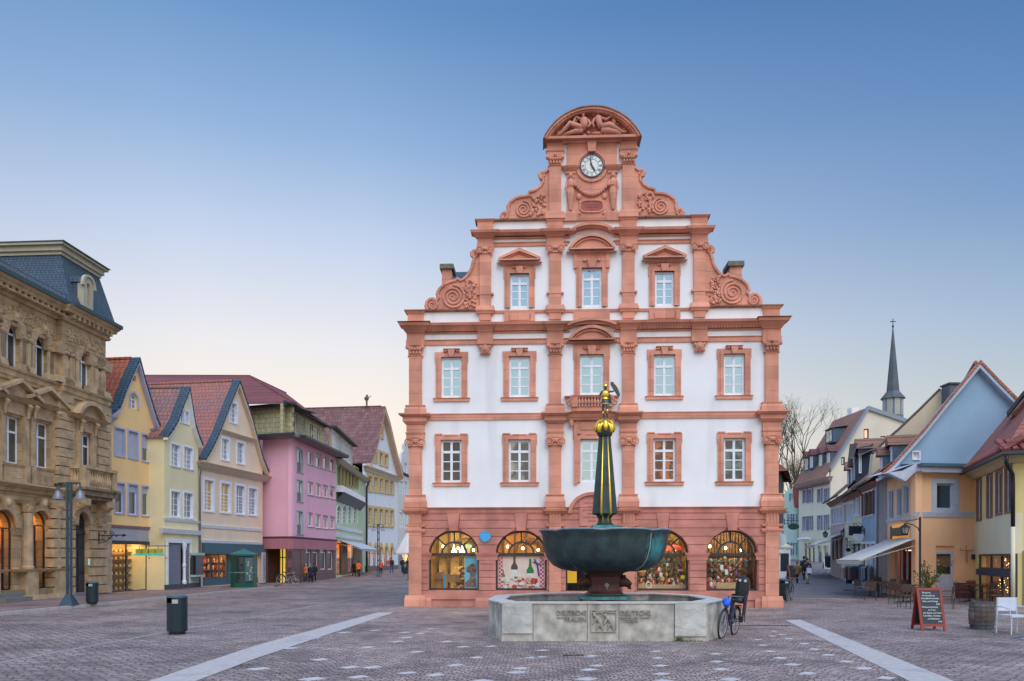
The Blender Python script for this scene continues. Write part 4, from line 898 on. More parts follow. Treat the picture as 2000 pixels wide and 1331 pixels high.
# relief panel with two bending figures and the lettering either side
LET = mat('lettering_stone', (.27,.255,.22), .9)
rp = MB(); rp.box(-.22, .36, yf-.045, yf, .22, .235); rp.box(-.22, -.205, yf-.045, yf, .235, .70); rp.box(.345, .36, yf-.045, yf, .235, .70); rp.box(-.22, .36, yf-.045, yf, .70, .715)
y = yf-.02
for q in range(22): rp.ell((-.2+.53*q/21, y, .66+random.uniform(-.02, .02)), (.03, .022, .022), 6, 4)
for x in (-.07, .18):
    rp.ell((x-.07, y, .60), (.042, .03, .042), 8, 5)
    rp.tube([(x-.05, y, .57), (x+.0, y, .53), (x+.055, y, .46), (x+.07, y, .40)], [.03, .06, .06, .05], 7); rp.tube([(x-.03, y-.01, .55), (x-.06, y-.01, .46), (x-.10, y-.01, .40)], [.025, .022, .015], 6)
    rp.tube([(x+.06, y, .40), (x+.0, y, .35), (x-.03, y, .27)], [.05, .035, .02], 6); rp.tube([(x+.07, y, .40), (x+.10, y, .33), (x+.12, y, .26)], [.05, .035, .02], 6)
rp.v = [(v[0]-.354, v[1], v[2]) for v in rp.v]
rp.build('carved_panel', mat('panel_stone', (.33,.31,.26), .9, .25, 5, .4), FT, smooth=False)
for px, al, l1, l2, la, lb in ((1146, 'RIGHT', 'DEUTSCHE', 'FRAUEN', 1087, 1101), (1211, 'LEFT', 'DEUTSCHE', 'TREUE', 1250, 1270)):
    lt = MB(); text_mb(lt, l1, fx_(px), yf-.02, .60, .155, .014, al, .9); text_mb(lt, l2, fx_(px), yf-.02, .45, .155, .014, al, .9)
    lt.box(fx_(la), fx_(lb), yf-.03, yf, .54, .553); lt.build('inscription', LET, FT)
# pedestal inside, lion heads, bowl
pd = MB()
pd.box(-.78, .78, -.5, .5, .70, .80); pd.box(-.6, .6, -.6, .6, .80, .86)
pd.lathe([(.66,.86),(.62,.93),(.50,.98),(.42,1.06),(.39,1.22),(.41,1.42),(.50,1.52),(.7,1.57)], (0,0,0), 12); pd.build('pedestal', mat('dark_red_marble', (.10,.035,.030), .5, .3, 3, .15, stain=((.18,.26,.25), 1.5, .5, .8)), FT)
bs2 = MB(); bs2.lathe([(.69,.86),(.66,.92),(.53,.96),(.50,.985)], (0,0,0), 12); bs2.box(-.79, .79, -.51, .51, .71, .79); bs2.build('pedestal_foot', VERD, FT)
for a in (pi-.15, .15):
    lh = MB(); d = Vector((cos(a), sin(a)*.9, 0)); p0 = d*.55
    P_ = lambda r, z, s=0: (d*r+Vector((-d.y, d.x, 0))*s)+Vector((0, 0, z))
    st_ = 0
    lh.tube([P_(.3, 1.28), P_(.45, 1.30), P_(.57, 1.26), P_(.68, 1.20)], [.15, .15, .115, .075], 9)
    lh.ell(tuple(P_(.46, 1.30)), (.14, .15, .15), 10, 7)
    for s2 in (-1, 1): lh.ell(tuple(P_(.50, 1.42, s2*.09)), (.04, .04, .05), 7, 5); lh.ell(tuple(P_(.64, 1.27, s2*.05)), (.022, .022, .022), 6, 4)
    lh.tube([P_(.62, 1.15), P_(.69, 1.12)], [.045, .035], 7); lh.build('lion_head', mat('oxblood_bronze', (.09,.035,.030), .5, .25, 5, .1), FT, smooth=True)
# eight-lobed bowl
prof = [(.50,1.55),(.85,1.56),(1.12,1.61),(1.34,1.72),(1.48,1.90),(1.56,2.13),(1.59,2.36),(1.61,2.50),(1.67,2.58),(1.65,2.61),(1.55,2.59),(1.47,2.48),(.3,2.40)]
bw = MB(); nn = 96
prof = [(r*1.0, z) for r, z in prof]
for r, z in prof:
    for j in range(nn):
        t = 2*pi*j/nn; lb = abs(sin(4*t+.6)); k = 1-.028*(1-lb)**2 if r > .6 else 1
        rr = r*k*(.965+.035*1); bw.v.append((rr*cos(t), rr*sin(t), z-(.03*(1-lb)**2 if z > 2.45 else 0)))
for i in range(len(prof)-1):
    for j in range(nn): bw.f.append((i*nn+j, i*nn+(j+1)%nn, (i+1)*nn+(j+1)%nn, (i+1)*nn+j))
m_ = bpy.data.materials.get('patinated_bronze').copy(); m_.name = 'bowl_bronze'
bw.build('bowl', m_, FT, smooth=True)
MB().ell((0,-.43,1.22), (.06,.06,.06), 8, 6).tube([(0,-.42,1.22),(0,-.50,1.12)], .018, 5).build('spout', plain('lime_scale', (.30,.38,.36), .8), FT)
rm_ = MB(); pts = []
for j in range(96):
    t = 2*pi*j/96; lb = abs(sin(4*t+.6)); k = 1-.028*(1-lb)**2; pts.append((1.665*k*cos(t), 1.665*k*sin(t), 2.595-.03*(1-lb)**2))
rm_.tube(pts, .026, 6, closed=True); rm_.build('bowl_rim', mat('painted_rim_highlight', (.16,.23,.27), .5, .3, 5, .1), FT, smooth=True)  # highlight along the lip painted as a paler tube
# the green run-off patches on the bowl
nt_ = m_.node_tree; L_ = nt_.links; bs_ = nt_.nodes['Principled BSDF']; src = bs_.inputs['Base Color'].links[0].from_socket
tcn = N(nt_, 'ShaderNodeTexCoord').outputs['Object']
vm = nt_.nodes.new('ShaderNodeVectorMath'); vm.operation = 'DISTANCE'; vm.inputs[1].default_value = (1.22, -1.05, 2.1)
mp_ = N(nt_, 'ShaderNodeMapping'); mp_.inputs['Scale'].default_value = (1, 1, 1); L_.new(tcn, mp_.inputs[0]); L_.new(mp_.outputs[0], vm.inputs[0])
nz = N(nt_, 'ShaderNodeTexNoise'); nz.inputs['Scale'].default_value = 6; nz.inputs['Detail'].default_value = 9
mq = N(nt_, 'ShaderNodeMapping'); mq.inputs['Scale'].default_value = (1.5, 1.5, .6); L_.new(tcn, mq.inputs[0]); L_.new(mq.outputs[0], nz.inputs['Vector'])
q_ = mth(nt_, 'MULTIPLY_ADD', vm.outputs['Value'], -2.4, 1.15); q_ = mth(nt_, 'ADD', q_, mth(nt_, 'MULTIPLY_ADD', nz.outputs[0], 2.2, -1.15))
q_ = mth(nt_, 'MINIMUM', mth(nt_, 'MAXIMUM', q_, 0), 1)
L_.new(mixc(nt_, q_, src, (.045,.27,.29)), bs_.inputs['Base Color']); bs_.inputs['Roughness'].default_value = .48
sm_ = MB()
for a in (-.92, -2.3):
    pts = []
    for r, z in prof[2:8]: pts.append((r*.985*cos(a), r*.985*sin(a), z))
    sm_.tube(pts, .012, 5)
sm_.build('lime_streak', plain('lime_scale', (.30,.38,.36), .8), FT)
# column
cl = MB(); zb_, ztp = FZ(1005), FZ(855)
cl.prismz([(-.33,-.33),(.33,-.33),(.33,.33),(-.33,.33)], 2.40, 2.72); 
cl.build('column_foot', VERD, FT)
cb_ = MB(); N4 = 8
def star(r, rin): return [((r if i % 2 == 0 else rin)*cos(2*pi*i/16+pi/8), (r if i % 2 == 0 else rin)*sin(2*pi*i/16+pi/8)) for i in range(16)]
secs = [(2.70,.30),(2.78,.19),(2.90,.165),(zb_-.02,.22),(zb_,.315),(zb_+.02,.325),(ztp,.155)]
for z, r in secs:
    for x, y in star(r*1.02, r*.88): cb_.v.append((x, y, z))
for i in range(len(secs)-1):
    for j in range(16): cb_.f.append((i*16+j, i*16+(j+1)%16, (i+1)*16+(j+1)%16, (i+1)*16+j))
cb_.f.append(tuple(6*16+j for j in range(16))); cb_.build('column', BRONZE, FT)
for k_ in (0, 1, 4, 5):
    a = -pi/2-pi/8+k_*pi/4
    g_ = MB()
    if k_ < 8: g_.tube([(r*.98*cos(a), r*.98*sin(a), z) for z, r in secs[1:5]]+[(.985*r_*cos(a), .985*r_*sin(a), z) for z, r_ in ((zb_+.02,.325),(ztp,.155))], [.020,.020,.022,.030,.030,.017], 6); g_.build('gilded_rib', GOLD, FT, smooth=True)
# gilded acanthus knop
kn = MB(); kn.lathe([(.12,ztp-.03),(.19,ztp+.06),(.22,ztp+.18),(.19,ztp+.30),(.12,ztp+.38)], n=12); kn.build('knop', BRONZE, FT, smooth=True)
for k_ in range(4):
    a = -pi/2+k_*pi/2; g_ = MB(); d = Vector((cos(a), sin(a), 0)); s2 = Vector((-sin(a), cos(a), 0)); zz_ = lambda z: Vector((0, 0, ztp+z))
    g_.tube([d*.10+zz_(.40), d*.17+zz_(.34), d*.225+zz_(.22), d*.225+zz_(.13)], [.085, .075, .06, .02], 7)
    for sg in (-1, 1): g_.tube([d*.12+s2*sg*.05+zz_(.38), d*.17+s2*sg*.12+zz_(.27), d*.16+s2*sg*.15+zz_(.15), d*.17+s2*sg*.12+zz_(.10)], [.05, .05, .04, .02], 6)
    g_.build('gilded_figure', GOLD, FT, smooth=True)
cp_ = MB(); cp_.lathe([(.10,ztp+.38),(.13,ztp+.42),(.11,ztp+.46)], n=10); cp_.build('statuette_base', GOLD, FT)

# ---- skinned figures
def skin_fig(name, joints, edges, radii, m, parent=None, sub=2, root=0):
    me = bpy.data.meshes.new(name); me.from_pydata(joints, edges, []); me.update()
    if m: me.materials.append(m)
    o = bpy.data.objects.new(name, me); COL.objects.link(o)
    if parent is not None: o.parent = parent
    md = o.modifiers.new('skin', 'SKIN'); md.use_smooth_shade = True; md.use_x_symmetry = False
    lay = me.skin_vertices[0] if me.skin_vertices else None
    if lay is None:
        bm_ = None; import bmesh; bm_ = bmesh.new(); bm_.from_mesh(me); bm_.verts.layers.skin.verify(); bm_.to_mesh(me); bm_.free(); lay = me.skin_vertices[0]
    for i, r in enumerate(radii): lay.data[i].radius = (r, r) if not isinstance(r, tuple) else r; lay.data[i].use_root = (i == root)
    s2 = o.modifiers.new('sub', 'SUBSURF'); s2.levels = s2.render_levels = sub
    return o
def human(pose, h=1.72):
    """joints of a person facing -Y (towards the viewer); pose overrides joint positions (metres for h=1.72)"""
    J = dict(pel=(0,0,.95), spi=(0,.01,1.12), che=(0,.0,1.33), nek=(0,.0,1.48), hd1=(0,-.015,1.56), hd2=(0,-.01,1.66),
             shl=(-.17,0,1.42), ell=(-.22,.03,1.14), wrl=(-.22,-.06,.90), pal=(-.22,-.09,.83), shr=(.17,0,1.42), elr=(.22,.03,1.14), wrr=(.22,-.06,.90), par=(.22,-.09,.83),
             hil=(-.10,0,.90), knl=(-.10,-.03,.50), anl=(-.10,.04,.09), tol=(-.11,-.14,.03), hir=(.10,0,.90), knr=(.10,-.03,.50), anr=(.10,.04,.09), tor=(.11,-.14,.03))
    J.update(pose); k = h/1.72; return {a: tuple(c*k for c in b) for a, b in J.items()}
BE = [('pel','spi'),('spi','che'),('che','nek'),('nek','hd1'),('hd1','hd2'),('che','shl'),('shl','ell'),('ell','wrl'),('wrl','pal'),('che','shr'),('shr','elr'),('elr','wrr'),('wrr','par'),
      ('pel','hil'),('hil','knl'),('knl','anl'),('anl','tol'),('pel','hir'),('hir','knr'),('knr','anr'),('anr','tor')]
BR = dict(pel=(.15,.11), spi=(.125,.09), che=(.15,.105), nek=.052, hd1=(.075,.085), hd2=(.078,.095), shl=.065, ell=.042, wrl=.028, pal=(.035,.02), shr=.065, elr=.042, wrr=.028, par=(.035,.02),
          hil=.095, knl=.058, anl=.040, tol=.035, hir=.095, knr=.058, anr=.040, tor=.035)
def body(J, m, name='body', parent=None, k=1., sub=2):
    keys = list(J.keys()); idx = {a: i for i, a in enumerate(keys)}
    vs = [J[a] for a in keys]; es = [(idx[a], idx[b]) for a, b in BE]; rs = [tuple(q*k for q in BR[a]) if isinstance(BR[a], tuple) else BR[a]*k for a in keys]
    for hd, wr in (('pal','wrl'), ('par','wrr')):       # five fingers on each hand
        p = Vector(J[hd]); d = (p-Vector(J[wr])).normalized(); sd = d.cross(Vector((1,0,0))); sd = sd.normalized() if sd.length > .1 else Vector((0,1,0)); ct_ = d.cross(sd)
        for q, (off, ln) in enumerate(((-.03,.065),(-.011,.08),(.009,.075),(.027,.06))):
            a = len(vs); vs += [tuple(p+sd*off*k+d*.02*k), tuple(p+sd*off*1.1*k+d*(.02+ln*.55)*k+ct_*.008*k), tuple(p+sd*off*1.1*k+d*(.02+ln*.9)*k+ct_*.03*k)]; es += [(idx[hd], a), (a, a+1), (a+1, a+2)]; rs += [.010*k, .0095*k, .008*k]
        a = len(vs); vs += [tuple(p-sd*.045*k-d*.01*k), tuple(p-sd*.06*k+d*.03*k+ct_*.015*k)]; es += [(idx[hd], a), (a, a+1)]; rs += [.012*k, .010*k]
    return skin_fig(name, vs, es, rs, m, parent, sub, idx['pel'])
# statuette: boy in gilded cuirass and helmet, shield raised on his left arm
sc_ = (FZ(754)-(ztp+.42))/1.76
Jst = human(dict(ell=(-.30,.04,1.20), wrl=(-.36,-.10,1.00), pal=(-.40,-.14,.95), elr=(.33,-.03,1.40), wrr=(.52,-.08,1.48), par=(.57,-.08,1.50), hil=(-.09,0,.90), knl=(-.13,.0,.50), anl=(-.06,.06,.10), tol=(-.09,-.08,.03), hir=(.10,-.02,.90), knr=(.08,-.20,.58), anr=(.06,-.08,.16), tor=(.08,-.24,.08)))
so_ = body(Jst, plain('blue_bronze', (.05,.075,.09), .4, .3), 'statuette', FT); so_.location = (.02, 0, ztp+.45); so_.scale = (sc_,)*3
def piece(mb, name, m, par, smooth=True): return mb.build(name, m, par, smooth)
q_ = MB(); q_.lathe([(.10,1.10),(.15,1.13),(.165,1.25),(.175,1.34),(.15,1.42),(.10,1.46)], n=14, sy=.8, sx=1.08); q_.lathe([(.20,1.02),(.13,1.12)], n=14, sy=.8, cap=False); piece(q_, 'cuirass', GOLD, so_)
q_ = MB(); q_.lathe([(.24,.78),(.22,.88),(.15,1.06)], n=16, sy=.85); piece(q_, 'tunic_skirt', plain('blue_bronze', (.05,.075,.09), .4, .3), so_); q_ = MB(); q_.lathe([(.245,.775),(.24,.81)], n=16, sy=.85); q_.lathe([(.155,1.03),(.15,1.08)], n=16, sy=.85); q_.tube([(-.13,-.05,.42),(-.13,-.09,.28)], .05, 6); q_.tube([(.08,-.2,.50),(.06,-.12,.30)], .05, 6); piece(q_, 'gilded_trim', GOLD, so_)
q_ = MB(); q_.lathe([(.16,1.66),(.13,1.68),(.12,1.73),(.08,1.79),(.01,1.82)], n=14); q_.tube([(0,.12,1.66),(0,.08,1.82),(0,-.02,1.87),(0,-.1,1.82)], .025, 5); piece(q_, 'helmet', GOLD, so_)
sh_ = [(.24,1.86),(.35,1.86),(.53,1.66),(.66,1.40),(.70,1.16),(.60,1.14),(.46,1.36),(.33,1.56),(.22,1.76)]
q_ = MB(); q_.prism(sh_, -.17, -.11); piece(q_, 'shield', plain('blue_bronze', (.05,.075,.09), .4, .3), so_, False)
q_ = MB(); q_.tube([(x, -.17, z) for x, z in sh_[1:5]], .02, 5); piece(q_, 'shield_rim', GOLD, so_)
q_ = MB(); q_.tube([(-.38,-.14,.97),(-.44,-.16,.88)], .035, 5); piece(q_, 'gilded_hand', GOLD, so_)
q_ = MB(); q_.tube([(.14,.08,1.40),(.20,.12,1.15),(.24,.10,.9),(.22,.06,.78)], [.05,.08,.08,.03], 7); piece(q_, 'cape', BRONZE, so_)
# moss at the foot of the basin
ms = MB()
for q in range(420):
    t = random.random()
    if random.random() < .3: x = random.uniform(1.3, 1.98); hh = random.uniform(.01, .06)
    else: x = random.uniform(-2.6, 2.05); hh = random.uniform(.005, .022)
    x += fc_.x; y_ = fc_.y-2.15-random.uniform(0, .05); a = random.uniform(0, 6)
    ms.add([(x, y_, .0), (x+.02*cos(a), y_+.02*sin(a), .0), (x+.02*cos(a+1), y_+.01, hh)], [(0,1,2)])
for q in range(30): x = fc_.x+1.42+random.uniform(-.05, .05); ms.add([(x, fc_.y-2.17, 0), (x+.03, fc_.y-2.18, .0), (x+random.uniform(-.05,.05), fc_.y-2.19, random.uniform(.06,.12))], [(0,1,2)])
tag(ms.build('moss', mat('moss_green', (.06,.12,.02), .9, .4, 9.)), 'green moss and weeds along the foot of the fountain basin', 'moss', kind='stuff')
# drain grating in the paving
p0 = G(1120, 1281); dg = MB(); dg.box(-.2, .2, -.05, .05, .005, .012); [dg.box(-.19+.04*i, -.17+.04*i, -.045, .045, .012, .018) for i in range(10)]
o = dg.build('drain_grate', BLK); o.location = p0; tag(o, 'dark metal drain grate in the setts in front of the fountain', 'drain')
p0 = G(1495, 1223); dg = MB(); dg.box(-1.0, .7, -.06, .06, .005, .012); [dg.box(-.98+.06*i, -.955+.06*i, -.055, .055, .012, .017) for i in range(28)]
o = dg.build('drain_channel', DKG); o.location = p0; tag(o, 'long dark drainage channel set in the paving right of the fountain', 'drain')
# ------------------------------------------------------------------ generic house kit
def FM(F): return Matrix.Translation(F.loc()) @ Matrix.Rotation(F.rz, 4, 'Z')
class House:
    def __init__(s, name, label, F, cat='house', group=None):
        s.F0 = F; s.root = thing(name, label, cat, F.loc(), F.rz, group); s.face(F)
    def face(s, F): s.F = F; s.M = FM(s.F0).inverted() @ FM(F); s.holes = []; return s
    def part(s, mb, name, m, parent=None, smooth=False, label=None):
        o = mb.build(name, m, parent or s.root, smooth, label)
        if parent is None: o.matrix_basis = s.M
        return o
    def pl(s, pts): return [s.F.uz(*p) for p in pts]
    def wall(s, outline, m, y0=0., y1=.3, name='wall'):
        mb = MB(); mb.plate([outline]+s.holes, y0, y1); return s.part(mb, name, m)
    def win(s, a, b, c, d, cols=2, rows=2, tr=None, fm=None, gm=None, rec=.12, fw=.06, trim=None, sill=None, arch=0, name='window', hole=True, blind=0, sw=.03, rect=None, v=0.):
        x0, x1, z0, z1 = rect or s.F.rect(a, b, c, d, v)
        if not rect: x1 = max(x1, s.F.u(b, rec)); x0 = min(x0, s.F.u(a, rec))
        fm = fm or WFR; gm = gm or GMID
        if arch: lp = archloop(x0, x1, z0, z1-(x1-x0)/2*arch, (x1-x0)/2*arch, 10)
        else: lp = rectloop(x0, x1, z0, z1)
        if hole: s.holes.append(lp)
        f = MB()
        if arch:
            zs_ = z1-(x1-x0)/2*arch; r = (x1-x0)/2; c_ = (x0+x1)/2
            band_ring(f, c_, zs_, r, r-fw, r*arch, (r-fw)*arch, rec, rec+.05, 10)
            f.box(x0, x0+fw, rec, rec+.05, z0, zs_); f.box(x1-fw, x1, rec, rec+.05, z0, zs_); f.box(x0+fw, x1-fw, rec, rec+.05, z0, z0+fw); f.box(x0+fw, x1-fw, rec-.01, rec+.05, zs_-fw/2, zs_+fw/2)
            if cols > 1: f.box(c_-.025, c_+.025, rec-.005, rec+.045, z0+fw, z1-fw*1.2)
            for q in range(1, rows): z = z0+(zs_-z0)*q/rows; f.box(x0+fw, x1-fw, rec+.005, rec+.045, z-sw/2, z+sw/2)
        else: mull(f, x0, x1, z0, z1, rec, fw, tr=tr, rows=rows, cols=cols, sw=sw)
        fo = s.part(f, name, fm)
        g = MB()
        if arch: g.prism(lp, rec+.02, rec+.03)
        else: g.box(x0+.01, x1-.01, rec+.02, rec+.03, z0+.01, z1-.01)
        g.build('pane', gm, fo)
        if blind: MB().box(x0+.03, x1-.03, rec-.03, rec-.012, z1-(z1-z0)*blind, z1-.02).build('roller_blind', mat('blind_slats', (.42,.44,.48), .6, .05, 3, .0), fo)
        if trim:
            w_, tm_, p_ = trim[:3]; t = MB(); e = .002
            if arch:
                t.box(x0-w_, x0-e, -p_, .1, z0, zs_); t.box(x1+e, x1+w_, -p_, .1, z0, zs_); band_ring(t, c_, zs_, r+w_, r+e, (r+w_)*arch, (r+e)*arch, -p_, .1, 10)
            else:
                i_ = .014; yb = max(rec-.004, .02); t.box(x0-w_, x0+i_, -p_, yb, z0-w_*.6, z1+w_); t.box(x1-i_, x1+w_, -p_, yb, z0-w_*.6, z1+w_); t.box(x0+i_, x1-i_, -p_, yb, z1-i_, z1+w_)
                t.box(x0+i_, x1-i_, -p_-.02, yb, z0-w_*.6, z0+i_)
            t.build('surround', tm_, fo)
        if sill: MB().fr(x0-.08, x1+.08, z0-.07, z0-.01, .03, .07).build('sill', sill, fo)
        return fo
    def band(s, p0, p1, m, name='band', proj=.06, th=None):
        """level band: p0=(px,py_top), p1=(px,py_bottom) at left end; right end px = p1[0]"""
        x0, x1 = s.F.u(p0[0]), s.F.u(p1[0]); zt, zb = s.F.z(p0[0], p0[1]), s.F.z(p0[0], p1[1])
        mb = MB(); mb.fr(x0, x1, zb, zt, proj*.6, proj); return s.part(mb, name, m)
    def gable_roof(s, prof, dep, m, verge=None, board=None, th=.12, y0=-.3, vw=.55, sh=0.):
        mb = MB(); n = len(prof)
        for i in range(n-1):
            (a, b), (c, d) = prof[i], prof[i+1]
            mb.add([(a,y0+.02,b),(c,y0+.02,d),(c+sh*dep,dep,d),(a+sh*dep,dep,b),(a,y0+.02,b-th),(c,y0+.02,d-th),(c+sh*dep,dep,d-th),(a+sh*dep,dep,b-th)], [(0,1,2,3),(7,6,5,4),(0,4,5,1),(3,2,6,7),(0,3,7,4),(1,5,6,2)])
        s.part(mb, 'roof', m)
        ri = MB(); k = max(range(n), key=lambda i: prof[i][1]); ri.tube([(prof[k][0], y0+vw, prof[k][1]+.01), (prof[k][0]+sh*dep, dep, prof[k][1]+.01)], .09, 6); s.part(ri, 'ridge_tiles', m)
        if verge:
            v = MB()
            for i in range(n-1):
                (a, b), (c, d) = prof[i], prof[i+1]
                v.add([(a,y0,b+.05),(c,y0,d+.05),(c+sh*vw,y0+vw,d+.05),(a+sh*vw,y0+vw,b+.05),(a,y0,b-.13),(c,y0,d-.13),(c+sh*vw,y0+vw,d-.02),(a+sh*vw,y0+vw,b-.02)], [(0,1,2,3),(0,4,5,1),(3,2,6,7),(4,7,6,5),(0,3,7,4),(1,5,6,2)])
            s.part(v, 'verge', verge)
        if board:
            bm_, bw_ = board; v = MB()
            for i in range(n-1):
                (a, b), (c, d) = prof[i], prof[i+1]
                v.add([(a,y0+.04,b-.12),(c,y0+.04,d-.12),(c,y0+.04,d-.12-bw_),(a,y0+.04,b-.12-bw_),(a,.0,b-.12),(c,.0,d-.12),(c,.0,d-.12-bw_),(a,.0,b-.12-bw_)], [(3,2,1,0),(4,5,6,7),(0,1,5,4),(2,3,7,6),(0,4,7,3),(1,2,6,5)])
            s.part(v, 'bargeboard', bm_)
    def shell(s, x0, x1, dep, z1, m, z0=0., back=True):
        mb = MB(); mb.box(x0, x0+.25, .3, dep, z0, z1); s.part(mb, 'side_wall', m)
        mb = MB(); mb.box(x1-.25, x1, .3, dep, z0, z1); s.part(mb, 'side_wall', m)
        if back: mb = MB(); mb.box(x0+.25, x1-.25, dep-.25, dep, z0, z1); s.part(mb, 'back_wall', m)
    def dark(s, x0, x1, z0, z1, d=1.6, ia=.3, ib=.3): s.part(MB().box(x0+ia, x1-ib, d, d+.05, z0, z1), 'interior', plain('dark_interior', (.03,.03,.035)))
    def shop(s, a, b, c, d, wm=None, em=None, divs=(), items=1, fm=None, dep=1.3, arch=0, gm=None, rect=None, shelf=5, tall=1., cols=None, isz=.1):
        x0, x1, z0, z1 = rect or s.F.rect(a, b, c, d); lp = archloop(x0, x1, z0, z1-(x1-x0)/2*arch, (x1-x0)/2*arch) if arch else rectloop(x0, x1, z0, z1)
        s.holes.append(lp); f = MB(); fm = fm or FRM; w_ = .05
        zt = z1-(x1-x0)/2*arch if arch else z1
        f.box(x0, x0+w_, .12, .18, z0, zt); f.box(x1-w_, x1, .12, .18, z0, zt); f.box(x0+w_, x1-w_, .12, .18, z0, z0+.1); f.box(x0+w_, x1-w_, .12, .18, zt-w_, zt)
        if arch: band_ring(f, (x0+x1)/2, zt, (x1-x0)/2, (x1-x0)/2-w_, (x1-x0)/2*arch, ((x1-x0)/2-w_)*arch, .12, .18)
        for q in divs: x = x0+(x1-x0)*q; f.box(x-.03, x+.03, .11, .18, z0+.1, zt-w_)
        fo = s.part(f, 'shop_window', fm); MB().prism(lp, .145, .152).build('pane', gm or SHG, fo)
        r = MB(); y0, y1 = .31, .3+dep; t = .02
        r.box(x0-.2, x1+.2, y1, y1+t, z0-.03, z1+.1); r.box(x0-.22, x0-.2, y0, y1, z0-.03, z1+.1); r.box(x1+.2, x1+.22, y0, y1, z0-.03, z1+.1); r.box(x0-.2, x1+.2, y0, y1, z1+.1, z1+.12); r.box(x0-.2, x1+.2, y0, y1, z0-.05, z0-.03)
        ro = s.part(r, 'shop_interior', wm or WARM)
        MB().box(x0+.1, x1-.1, .6, .85, z1+.03, z1+.06).build('ceiling_lamp', em or LAMP, ro)
        if items:
            sh = MB(); H = zt-z0-.2; ys_ = .3+dep*.6
            for k in range(shelf): sh.box(x0+.05, x1-.05, ys_, ys_+.3, z0+.1+H*k/shelf, z0+.125+H*k/shelf)
            sh.build('shelving', WOOD, ro)
            for q in (cols or range(8)):
                g = MB()
                for k in range(shelf): goods(g, x0+.08, x1-.08, ys_+.05+.02*q, z0+.13+H*k/shelf, max(2, int((x1-x0)/.42*items)), isz, tall)
                for k in range(shelf):
                    for i in range(max(2, int(dep/.2*items))):
                        yy = .42+(dep-.2)*(i+.5)/max(2, int(dep/.2*items))+random.uniform(-.04, .04); h_ = isz*tall*random.uniform(.8, 1.5); r_ = isz*.45
                        g.lathe([(r_,0),(r_,h_*.6),(r_*.4,h_)], (x1+.1+random.uniform(-.05, .05), yy, z0+.13+H*k/shelf), 6)
                g.build('goods', GC[q], ro)
            sh = MB()
            for k in range(shelf): sh.box(x1+.02, x1+.19, .38, .28+dep, z0+.1+H*k/shelf, z0+.125+H*k/shelf)
            sh.build('side_shelving', WOOD, ro)
        return ro
def drainpipe(H, pts, m=None, r=.05, name='drainpipe'):
    mb = MB(); mb.tube(pts, r, 7); return H.part(mb, name, m or plain('zinc', (.16,.18,.20), .45, .5), smooth=True)

# ------------------------------------------------------------------ ochre sandstone palace on the far left
OCH = mat('ochre_sandstone', (.46,.325,.18), .88, .2, 1.2, .35, 22, stain=((.24,.17,.10), 1.3, .6, .6), brick=(.9,.38,.012,'X',.22))
OCT = mat('ochre_carved_stone', (.46,.325,.185), .88, .25, 2.5, .35, 22, stain=((.22,.155,.09), 2., .6, .6))
FB = Fac(-260, 25.6, 207, 39.0, 0)
B = House('sandstone_palace', 'ornate ochre sandstone corner building with slate mansard roof and stone balcony', FB, 'building')
u, z = FB.u, FB.z
zg = .1
def upx(px): return FB.u(px)
# openings
for (a, b, c, d) in ((-75,-40,600,700),(6,30,626,724),(64,85,652,742),(152,170,687,769)): B.win(a, b, c, d, 2, 1, fm=WFR, gm=GDRK, arch=1, rec=.2 if a < 150 else -.16, fw=.08, v=0. if a < 150 else -.28)
for (a, b, c, d) in ((-75,-42,795,890),(6,33,812,905),(64,90,824,914),(153,173,848,919)): B.win(a, b, c, d, 2, 1, tr=.68, fm=WFR, gm=GDRK, rec=.2 if a < 150 else -.16, fw=.08, v=0. if a < 150 else -.28)
xg = [FB.rect(-24, 26, 996, 1166), FB.rect(54, 92, 998, 1158)]
DK = plain('dark_oak_door', (.018,.018,.022), .4)
for k, r in enumerate(xg):
    B.shop(0,0,0,0, wm=mat('orange_shop_plaster', (.68,.36,.10)), em=emis('shop_lamp_bright', (1,.55,.2), 22), rect=(r[0], r[1], .5, r[3]), arch=1, divs=(.5,) if k else (.3,.7), items=.6 if k == 0 else .4, shelf=3, isz=.16, tall=1.5, cols=(0,2,7), dep=1.6)
rd = FB.rect(143, 172, 1000, 1154, -.28); lp = archloop(rd[0], rd[1], .12, rd[3]-(rd[1]-rd[0])/2, (rd[1]-rd[0])/2); B.holes.append(lp)
uL, uR = 0, 12.95; zE = z(120, 604)
B.wall([(uL,0),(uR,0),(uR,zE),(uL,zE)], OCH, 0, .5)
B.shell(uL, uR, 12, zE, OCH); B.dark(uL, uR, 4.2, zE)
dd = MB(); dd.prism(lp, -.10, -.04); do = B.part(dd, 'door', DK)
dd = MB(); x0, x1 = rd[0], rd[1]; xm = (x0+x1)/2
for s2 in (0, 1):
    xa, xb = (x0+.08, xm-.05) if s2 == 0 else (xm+.05, x1-.08)
    for za, zb2 in ((.3,1.1),(1.25,2.3),(2.45,3.0)): dd.box(xa, xb, -.13, -.09, za, zb2)
for q in range(5): dd.tube([(xm+.35*cos(t+q), -.12, rd[3]-.75+.3*sin(t+q)) for t in (0, .5, 1)], .03, 5)
dd.box(x0, x1, -.15, -.09, 3.05, 3.2); dd.build('door_panel', plain('dark_door_relief', (.03,.032,.04), .4), do)
MB().box(x1+.02, x1+.10, -.32, -.1, 1.55, 1.85).build('intercom', emis('intercom_light', (.4,.8,.8), .5), do)
